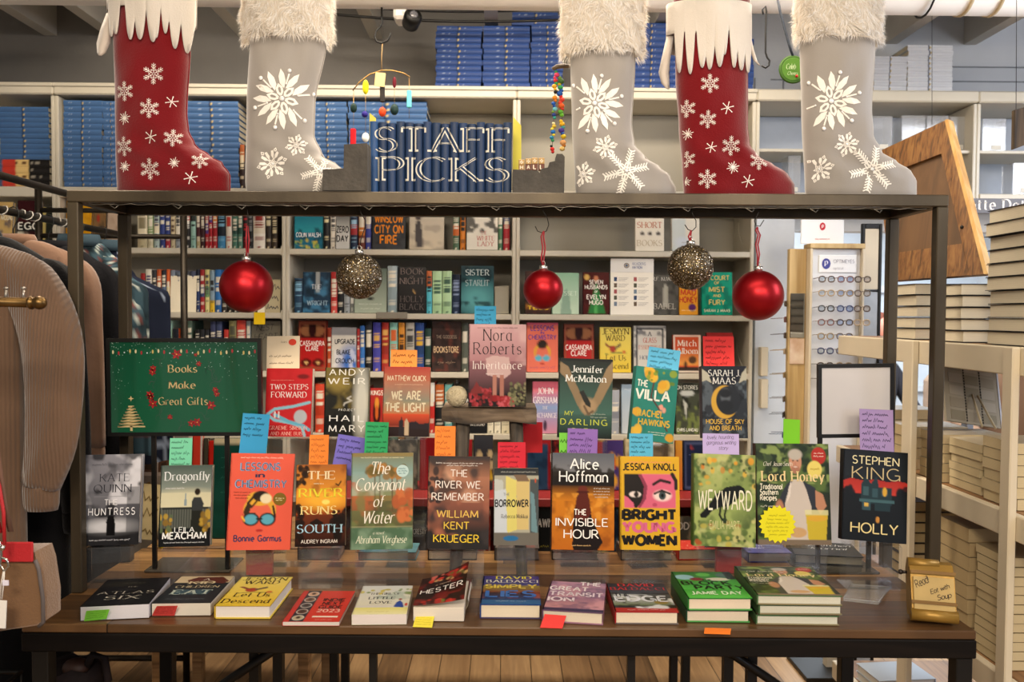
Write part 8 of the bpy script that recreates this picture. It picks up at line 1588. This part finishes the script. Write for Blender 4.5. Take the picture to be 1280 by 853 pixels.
w=at(1243,500,Ys).x-at(1172,500,Ys).x;R=Matrix.Rotation(.42,4,'Z')@Matrix.Rotation(-14*D2R,4,'X')@Matrix.Rotation(9*D2R,4,'Y')
h = .232
m=MB().mat(PAPER);m.box(-w*.70,w*.66,-.004,.004,.022,h,'#8f8674',M=R);rnd=random.Random(6)
for j in range(3):
  for i in range(5):
    x0,z0=-w*.58+j*w*.4,h*(.13+.17*i);m.box(x0,x0+w*.34,-.0052,-.0042,z0,z0+h*.13,rnd.choice(['#857b69','#999080','#7c735f']),M=R)
for j in range(2):
  for i in range(22):z0=h*(.12+i*.039);m.box(-w*.21+j*w*.4,-w*.185+j*w*.4,-.0056,-.0046,z0,z0+h*.026,'#2c2824',M=R)
m.build('printed_sheet',o);m=MB().mat(mat('white_edge_plastic','#c8ccd4',.2));m.box(w*.66,w*.70,-.006,.008,.026,h,M=R);m.build('edge_strip',o)
for x in (-.03,.03):m=MB().mat(mat('easel_wood','#b8a888',.6));m.tube([R@Vector((x*.4,-.012,h*.5)),R@Vector((x,-.05,.0))+Vector((0,0,.006))],.0035,8);m.build('easel_leg',o)
o.location.z = zB_ + .152
BL,BR,TR=at(1116,352,2.98),at(1233,344,2.66),at(1184,152,2.90);TL=BL+(TR-BR)*1.0
TL = at(1098, 192, 3.16)
o=thing('wooden_backing_board','unfinished wooden framed panel leaning above the book stacks, back side shown','panel',(0,0,0))
M_PINE=wood_mat('yellow_pine','#4a2f16','#744d26','#8c6536','Z',3.0,.45);M_PLY=wood_mat('brown_hardboard','#4c351d','#5e4226','#694c2d','Z',.6,.6)
nrm = ((BR - BL).cross(TL - BL)).normalized(); nrm = nrm if nrm.y < 0 else -nrm
f2 = lambda u, v, d=0: (BL * (1 - u) + BR * u) * (1 - v) + (TL * (1 - u) + TR * u) * v + nrm * d
def slab(nm, mt, u0, u1, v0, v1, d0, d1):
  m=MB().mat(mt);m.loft([[f2(u0,v0,d),f2(u1,v0,d),f2(u1,v1,d),f2(u0,v1,d)] for d in (d0,d1)],smooth=False);m.build(nm,o)
slab('frame_bar',M_PINE,0,.10,0,1,-.012,.012);slab('frame_bar',M_PINE,.86,1,0,1,-.012,.012);slab('frame_bar',M_PINE,.102,.858,.80,1,-.012,.012);slab('frame_bar',M_PINE,.102,.858,0,.20,-.012,.012);slab('hardboard_back',M_PLY,.102,.858,.2005,.7995,-.006,-.001)
slab('edge_moulding',wood_mat('pale_pine','#a8783c','#c69a58','#d8b478','Z',.8,.45),1.001,1.04,0,1,-.016,.014)
for u,v in ((.62,.26),(.9,.3),(.66,.19)):m=MB().mat(M_BLACK);p=f2(u,v,.014);m.sphere(p,.006,8,6);m.build('screw',o)
c=onz(1172,784,TZ);o=thing('scroll_box','gold scroll-shaped box with handwritten card on the table corner','box',(c.x-.0,c.y+.03,TZ+.0012),(0,0,-.26));kx=c.y/FPX
M_GLD=mat('gold_leaf_paint','#a88238',.42,.45,.5,.2,60,.15,10);M_GLD2=mat('pale_gold_card','#c2a566',.6,.1);M_BAND=mat('bronze_band','#6e5024',.4,.6)
W, Hh = 26 * kx, 78 * kx * .98; R = Matrix.Rotation(-16 * D2R, 4, 'X')
m=MB().mat(M_GLD);m.prism([(-.035,.014),(.03,.014),(.03,Hh-.02),(.012,Hh),(-.016,Hh-.008),(-.03,Hh-.035)],-W,W,'YZ',None,R);m.build('box_body',o)
m = MB().mat(M_GLD2); m.box(-W * .9, W * .93, -.0385, -.0362, .03, Hh - .04, M=R); m.mat(PRINT)
put_text(m,'Read!',-W*.45,Hh*.60,.017,W*.7,'hand','#3a2c18',lambda x,z:R@Vector((x,-.0392,z)),rot=.5,wt=.055);put_text(m,'Eat with',W*.32,Hh*.52,.0105,W*.95,'hand','#3a2c18',lambda x,z:R@Vector((x,-.0392,z)),rot=.4,wt=.06);put_text(m,'Soup',W*.5,Hh*.40,.012,W*.7,'hand','#3a2c18',lambda x,z:R@Vector((x,-.0392,z)),rot=.3,wt=.06)
m.build('written_card', o)
for z in (Hh*.29,Hh*.78):m=MB().mat(M_BAND);m.box(-W-.001,W+.001,-.0412,-.0394,z,z+.008,M=R);m.build('band',o)
m=MB().mat(M_GLD);m.tube([R@Vector((x,-.030,.0165)) for x in (-W-.003,W+.003)],.0155,18);m.build('bottom_roll',o)
m=MB().mat(M_GLD);m.tube([R@Vector((x,-.008,Hh-.008)) for x in (-W-.002,W*.4)],[.014,.012],14);m.build('top_roll',o)
m=MB().mat(mat('dark_knob','#2c2420',.4,.3));m.tube([R@Vector((-W-.004,-.01,Hh-.032)),R@Vector((-W-.016,-.01,Hh-.032))],.004,8);m.sphere(R@Vector((-W-.019,-.01,Hh-.032)),.0065,10,8);m.build('side_knob',o)
P4=[onz(x,y,TZ) for x,y in ((1054,752),(1098,757),(1112,738),(1064,734))];o=thing('acrylic_block','loose clear acrylic block lying on the table beside the cookbooks','block',(0,0,0));m=MB().mat(M_ACR2);m.prism([(p.x,p.y) for p in P4],TZ+.001,TZ+.009,'XY');m.build('block',o)
m = MB().mat(clear_mat('acrylic_edge', (.9, .93, .95), .3, .5, .1))
for a,b in zip(P4,P4[1:]+P4[:1]):m.tube([a+Vector((0,0,.0085)),b+Vector((0,0,.0085))],.0009,5)
m.build('bright_edge', o)
# ---- eyeglass display
YE = 3.45; ex = lambda px: at(px, 450, YE).x; ez = lambda py: at(1040, py, YE).z
o=thing('eyewear_display','tall white and oak display tower with rows of eyeglasses','display stand',(ex(1036),YE,0));q0=o.location.copy();M_OAK=wood_mat('pale_oak','#a88a58','#c2a672','#d2b988','Z',.7,.5);M_WH=mat('white_panel','#dfe2e6',.4,var=.02)
def P(nm,mt,x0,x1,y0,y1,z0,z1,bev=.002):m=MB().mat(mt);m.box(x0-q0.x,x1-q0.x,y0,y1,z0,z1,bev=bev);return m.build(nm,o)
x0, x1 = ex(1012), ex(1073); zt = ez(311)
P('panel',M_WH,x0,x1,.0,.02,.52,zt);P('top_rail',M_OAK,x0-.012,x1+.012,-.02,.06,zt,zt+.02);P('edge_strip',M_TAN,x0-.011,x0-.0005,-.02,.06,.52,zt-.0005);P('edge_strip',M_TAN,x1+.0005,x1+.011,-.02,.06,.52,zt-.0005)
P('side_panel',M_OAK,ex(987),x0-.012,.02,.05,.52,zt);P('mirror',mat('mirror_glass','#b8c0c8',.06,1),ex(988.5),x0-.017,.015,.0195,ez(423),ez(367));P('photo_panel',mat('warm_photo','#b88a68',.5,var=.3,nscale=9,col2='#e8dcc8'),ex(988.5),x0-.017,.015,.0195,ez(456),ez(424));P('post',M_TAN,ex(1047),ex(1062),.06,.1,.002,.6);P('floor_plate',M_BLACK,ex(1010),x1,-.05,.2,.001,.02)
lp=P('logo_plate',mat('plate_white','#eceef0',.4,var=.01),ex(1021),ex(1068),-.004,-.0005,ez(341),ez(319));m=MB().mat(PRINT);R_=.022;cx_,cz_=ex(1030)-q0.x,ez(330)
m.poly([(cx_+R_*.8*math.cos(k*math.pi/12),-.0052,cz_+R_*math.sin(k*math.pi/12)) for k in range(24)],'#4a4f9a');put_text(m,'p',cx_,cz_-.003,.022,None,'boldserif','#e8e8f4',lambda x,z:(x,-.006,z));put_text(m,'OPTIMEYES',ex(1052)-q0.x,ez(329),.014,.085,'sans','#a8a8b4',lambda x,z:(x,-.0052,z));put_text(m,'optical',ex(1045)-q0.x,ez(337),.010,.04,'sans','#b8b8c0',lambda x,z:(x,-.0052,z));m.build('logo',lp)
P('top_card',mat('plate_white','#eceef0',.4),ex(1001),ex(1055),.025,.03,zt+.021,ez(274));m=MB().mat(PRINT);cx_,cz_=ex(1028)-q0.x,ez(282.5);m.poly([(cx_+.012*math.cos(k*math.pi/12),.0238,cz_+.016*math.sin(k*math.pi/12)) for k in range(24)],'#c02838');put_text(m,'p',cx_,cz_-.003,.014,None,'bold','#f4e8e8',lambda x,z:(x,.023,z));scribble(m,cx_-.03,cx_+.03,ez(299),.006,random.Random(1),'#c86a70',lambda x,z:(x,.0236,z),.0008);m.build('red_logo',o)
def glasses(x, z, y, rz, fr, label, lens, sc=1.0):
  g=thing('eyeglasses',label,'glasses',(x,y,z),(0,0,rz),'eyeglasses on the display tower');mt=mat('frame_'+fr.strip('#'),fr,.35,.2)
  for s in (-1, 1):
    m=MB().mat(mt);m.tube([(s*.031*sc+.0215*sc*math.copysign(abs(math.cos(t))**.8,math.cos(t)),0,.019*sc*math.copysign(abs(math.sin(t))**.85,math.sin(t))) for t in [2*math.pi*k/20 for k in range(20)]],.0024,6,closed=True);rim=m.build('rim',g)
    m=MB().mat(clear_mat('lens_'+lens.strip('#'),lin(lens),.14,.18));m.loft([[(s*.031*sc+.0205*sc*math.cos(2*math.pi*k/16),d,.0178*sc*math.sin(2*math.pi*k/16)) for k in range(16)] for d in (-.0006,.0006)],smooth=False);m.build('lens',rim)
    m=MB().mat(mt);m.tube([(s*.053*sc,0,.006),(s*.055*sc,.02*sc,.006),(s*.056*sc,.10*sc,.003)],.0014,6);m.build('temple',g)
  m=MB().mat(mt);m.tube([(-.0105*sc,0,.004),(0,-.002,.008),(.0105*sc,0,.004)],.0015,6);m.build('bridge',g)
FR=['#5a4634','#b8a07c','#2c2622','#7a4a40','#9a8258','#2c3a6a','#4a3828','#6a5a4a'];rowsG=['top','second','third','fourth','fifth','sixth','seventh','eighth']
for i, py in enumerate((350, 367, 386, 403, 420, 438, 456, 474)):
  for j, px in enumerate((1024, 1047, 1068)):
    if j == 2 and i > 3: continue
    z=ez(py);lb='%s-rimmed glasses, %s row of the display, %s place'%(cname(FR[(i+j)%8]),rowsG[i],['left','middle','right'][j])
    glasses(ex(px) ,z,YE-.066,(0,0,0)[j],FR[(i+j*3)%8],lb,('#dfe8f0','#c8d8f0','#e8e0d8')[j],.60)
    m=MB().mat(M_SLOT);m.box(ex(px)-.002-q0.x,ex(px)+.002-q0.x,-.062,-.0006,z+.0035,z+.0055);m.build('peg',o)
for i, py in enumerate((380, 400, 420, 440, 470, 500, 520, 545)):
  lb='%s glasses on the far edge of the display tower, %s from top'%(cname(FR[(i*3)%8]),ordn(i));glasses(ex(984),ez(py),YE+.03,1.1,FR[(i*3)%8],lb,'#dfe8f0',.55)
YN = 3.5; nx = lambda px: at(px, 400, YN).x; nz = lambda py: at(1090, py, YN).z
o=thing('standing_mirror','narrow black framed panel standing right of the eyeglass tower','mirror',(nx(1089),YN,0));q0=o.location.copy()
P('frame_bar',M_BLACK,nx(1076),nx(1079.5),0,.02,.002,1.9);P('frame_bar',M_BLACK,nx(1097.5),nx(1101),0,.02,.002,1.9);P('frame_bar',M_BLACK,nx(1079.6),nx(1097.4),.001,.019,1.88,1.9);P('upper_panel',M_TAN,nx(1079.6),nx(1097.4),.004,.014,nz(362),1.879);P('middle_bar',M_BLACK,nx(1079.6),nx(1097.4),.001,.019,nz(365),nz(362.2));P('lower_panel',mat('pale_mirror','#c8d0d8',.2,.2),nx(1079.6),nx(1097.4),.004,.014,.002,nz(365.2))
for k,(py0,py1,lb) in enumerate(((434,470,'upper cream switch box on the pale pillar'),(474,510,'lower cream switch box on the pale pillar'))):
  a,b=at(944,py1,3.84),at(953,py0,3.84);o=thing('switch_box',lb,'switch',(a.x+.03,3.835,a.z));m=MB().mat(M_TAN);m.box(-.012,.022,-.02,.0235,0,b.z-a.z,bev=.003);m.build('box_body',o);m=MB().mat(M_SLOT);m.box(.0225,.025,-.01,.015,.02,b.z-a.z-.02);m.build('side_plate',o)
# ---- bright room behind: table, chair, people
M_DTAB = wood_mat('cafe_table', '#5a4632', '#7a6248', '#93795a', 'X', 1, .5)
o=thing('cafe_table','dark wooden table in the bright room behind the white board','table',(2.05,5.35,0))
def P2(nm, mt, *b): m = MB().mat(mt); m.box(*b, bev=.004); return m.build(nm, o)
P2('tabletop', M_DTAB, -.55, .45, -.35, .35, .905, .945)
for x in (-.5, .4):
  for y in (-.3, .3): P2('leg', M_BLACK, x - .02, x + .02, y - .02, y + .02, .002, .904)
o=thing('lounge_chair','tan upholstered chair back in the bright room','chair',(3.62,6.4,0));M_TANL=mat('tan_leather','#a88a70',.6)
m=MB().mat(M_TANL);m.prism([(-.25,.5),(.25,.5),(.25,1.0),(.17,1.1),(-.17,1.1),(-.25,1.0)],.2,.27,'XZ');m.build('backrest',o);m=MB().mat(M_TANL);m.rbox(-.26,.26,-.28,.2,.42,.52,.04);m.build('seat',o)
for x in (-.22, .22):
  for y in (-.24,.2):m=MB().mat(M_BLACK);m.tube([(x,y,.42),(x*1.05,y*1.05,.003)],.014,8);m.build('leg',o)
def person(label, loc, rz, top, trousers, skin, hair, sit=True, arms='lap', sc=1.0):
  """seated figure grown as one skin over joints"""
  o = thing('person', label, 'person', loc, (0, 0, rz)); V = {}; order = []
  pts=dict(pelvis=((0,0,.50),.13),waist=((0,-.01,.66),.12),chest=((0,0,.84),.145),neck0=((0,.0,.985),.065),head0=((0,-.02,1.06),.06),hipL=((.09,-.03,.48),.095),kneeL=((.13,-.44,.50),.066),ankL=((.13,-.42,.10),.045),toeL=((.14,-.58,.05),.035),hipR=((-.09,-.03,.48),.095),kneeR=((-.13,-.44,.50),.066),ankR=((-.13,-.42,.10),.045),toeR=((-.14,-.58,.05),.035),
        shL=((.17,.01,.92),.062),elL=((.24,-.10,.68),.047),wrL=((.12,-.30,.64),.032),shR=((-.17,.01,.92),.062),elR=((-.24,-.10,.68),.047),wrR=((-.10,-.30,.64),.032))
  ed=[('pelvis','waist'),('waist','chest'),('chest','neck0'),('neck0','head0'),('pelvis','hipL'),('hipL','kneeL'),('kneeL','ankL'),('ankL','toeL'),('pelvis','hipR'),('hipR','kneeR'),('kneeR','ankR'),('ankR','toeR'),('chest','shL'),('shL','elL'),('elL','wrL'),('chest','shR'),('shR','elR'),('elR','wrR')]
  for s, S in ((1, 'L'), (-1, 'R')):
    wx,wy,wz=pts['wr'+S][0];pts['palm'+S]=((wx-s*.035,wy-.055,wz-.01),.026);ed.append(('wr'+S,'palm'+S))
    for f in range(4):pts['fa%d%s'%(f,S)]=((wx-s*(.05+.002*f)+s*0,wy-.085-.004*(f==1),wz+.018-.017*f),.010);pts['fb%d%s'%(f,S)]=((wx-s*.075,wy-.105+.004*f,wz+.012-.017*f),.008);ed+=[('palm'+S,'fa%d%s'%(f,S)),('fa%d%s'%(f,S),'fb%d%s'%(f,S))]
    pts['th'+S]=((wx-s*.045,wy-.05,wz+.035),.010);ed.append(('palm'+S,'th'+S))
  names=list(pts);me=bpy.data.meshes.new('body');me.from_pydata([tuple(Vector(pts[n][0])*sc) for n in names],[(names.index(a),names.index(b)) for a,b in ed],[]);b=bpy.data.objects.new('body',me);COL.objects.link(b);b.parent=o
  md = b.modifiers.new('skin', 'SKIN'); sv = me.skin_vertices[0].data
  for i,n in enumerate(names):sv[i].radius=(pts[n][1]*sc,pts[n][1]*sc*(.8 if n in ('chest','waist','pelvis') else 1));sv[i].use_root=(n=='pelvis')
  md.use_smooth_shade=True;b.modifiers.new('sub','SUBSURF').levels=2;b.modifiers['sub'].render_levels=2
  m_=bpy.data.materials.new('figure_cloth_%s'%top.strip('#'));m_.use_nodes=True;nt=m_.node_tree;bs=nt.nodes['Principled BSDF'];bs.inputs['Roughness'].default_value=.85
  tc=nt.nodes.new('ShaderNodeTexCoord');sp=nt.nodes.new('ShaderNodeSeparateXYZ');nt.links.new(tc.outputs['Object'],sp.inputs[0]);cr=nt.nodes.new('ShaderNodeValToRGB');cr.color_ramp.interpolation='CONSTANT';e=cr.color_ramp.elements;e[0].position=0;e[0].color=(.02,.02,.02,1);e[1].position=.04*sc;e[1].color=(*lin(trousers),1);q=e.new(.265*sc);q.color=(*lin(top),1);q=e.new(.4975*sc);q.color=(*lin(skin),1)
  hv=nt.nodes.new('ShaderNodeMath');hv.operation='MULTIPLY';hv.inputs[1].default_value=.5;nt.links.new(sp.outputs['Z'],hv.inputs[0]);nt.links.new(hv.outputs[0],cr.inputs[0])
  mt_=nt.nodes.new('ShaderNodeMath');mt_.operation='LESS_THAN';mt_.inputs[1].default_value=-.305*sc;nt.links.new(sp.outputs['Y'],mt_.inputs[0]);gz=nt.nodes.new('ShaderNodeMath');gz.operation='GREATER_THAN';gz.inputs[1].default_value=.575*sc;nt.links.new(sp.outputs['Z'],gz.inputs[0]);mu=nt.nodes.new('ShaderNodeMath');mu.operation='MULTIPLY';nt.links.new(mt_.outputs[0],mu.inputs[0]);nt.links.new(gz.outputs[0],mu.inputs[1])
  mx=nt.nodes.new('ShaderNodeMix');mx.data_type='RGBA';nt.links.new(mu.outputs[0],mx.inputs[0]);nt.links.new(cr.outputs[0],mx.inputs[6]);mx.inputs[7].default_value=(*lin(skin),1);nt.links.new(mx.outputs[2],bs.inputs['Base Color']);me.materials.append(m_)
  hd = MB().mat(PRINT); hc = Vector((0, -.035, 1.155)) * sc
  rings = []; sk = lin(skin)
  for i in range(17):
    a=-math.pi/2+math.pi*i/16;zz=math.sin(a);rr=max(math.cos(a),1e-3);ring=[]
    for k in range(28):
      t = 2 * math.pi * k / 28; x, y = .074 * rr * math.cos(t), .094 * rr * math.sin(t)
      if zz < 0: x *= 1 + .22 * zz; y = y * (1 + .12 * zz) - .008 * -zz
      if y<0 and abs(x)<.018 and-.35<zz<.1:y -= .014*(1-abs(x)/.018)*(1-abs(zz+.15)/.3)
      ring.append(hc + Vector((x, y, .118 * zz)) * sc)
    rings.append(ring)
  hd.loft(rings, skin)
  for s in (-1,1):hd.sphere(hc+Vector((s*.028,-.083,.008))*sc,.010*sc,8,6,'#2c2420',(1,.5,.6));hd.sphere(hc+Vector((s*.075,.005,-.005))*sc,.022*sc,8,6,skin,(.35,.7,1.1))
  hd.sphere(hc+Vector((0,-.085,-.055))*sc,.02*sc,8,6,'#a0564c',(1,.35,.3));hd.build('head',o)
  hr=MB().mat(print_mat(.8,.3));hr.loft([[hc+Vector((.081*q_*math.cos(2*math.pi*k/28),.012+.098*q_*math.sin(2*math.pi*k/28)*(1 if math.sin(2*math.pi*k/28)>0 else .75),z_ ))*sc for k in range(28)] for q_,z_ in ((.99,.02),(1.02,.06),(.86,.10),(.5,.128),(.06,.134))],hair);hr.build('hair',o)
  return o
pr=person('person in a tan jacket seated with bent arm at the right edge',(3.14,5.15,0),-.4,'#6e4f36','#4a5a2c','#b88468','#2a1d16',sc=1.22)
pl=person('person in a dark jacket seated behind the white board',(2.80,6.3,0),.4,'#221f26','#1c2c5a','#a86a54','#5a2c1c',sc=1.20)
for (x,y,lb,c) in ((3.14,5.15,'purple cushioned seat under the person in tan','#4a2a5a'),(2.80,6.3,'dark seat under the person in the dark jacket','#1e2a4a')):
  o=thing('stool_seat',lb,'seat',(x,y+.03,0));m=MB().mat(mat('cushion_'+c.strip('#'),c,.8));m.rbox(-.26,.26,-.2,.24,.34,.415,.03);m.build('cushion',o)
  for sx in (-.2, .2):
    for sy in (-.15,.2):m=MB().mat(M_BLACK);m.tube([(sx,sy,.339),(sx,sy,.003)],.014,8);m.build('leg',o)
o = thing('window_frame_far', 'x', 'window') if False else None
m = MB().mat(mat('window_white', '#e8edf2', .5));
for x0,x1,z0,z1 in ((1.6,4.1,1.72,1.78),(1.6,4.1,.85,.9),(1.6,1.66,.9,1.72),(2.8,2.86,.9,1.72),(4.04,4.1,.9,1.72)):m.box(x0,x1,7.36,7.395,z0,z1)
struct(m.build('window_1'))
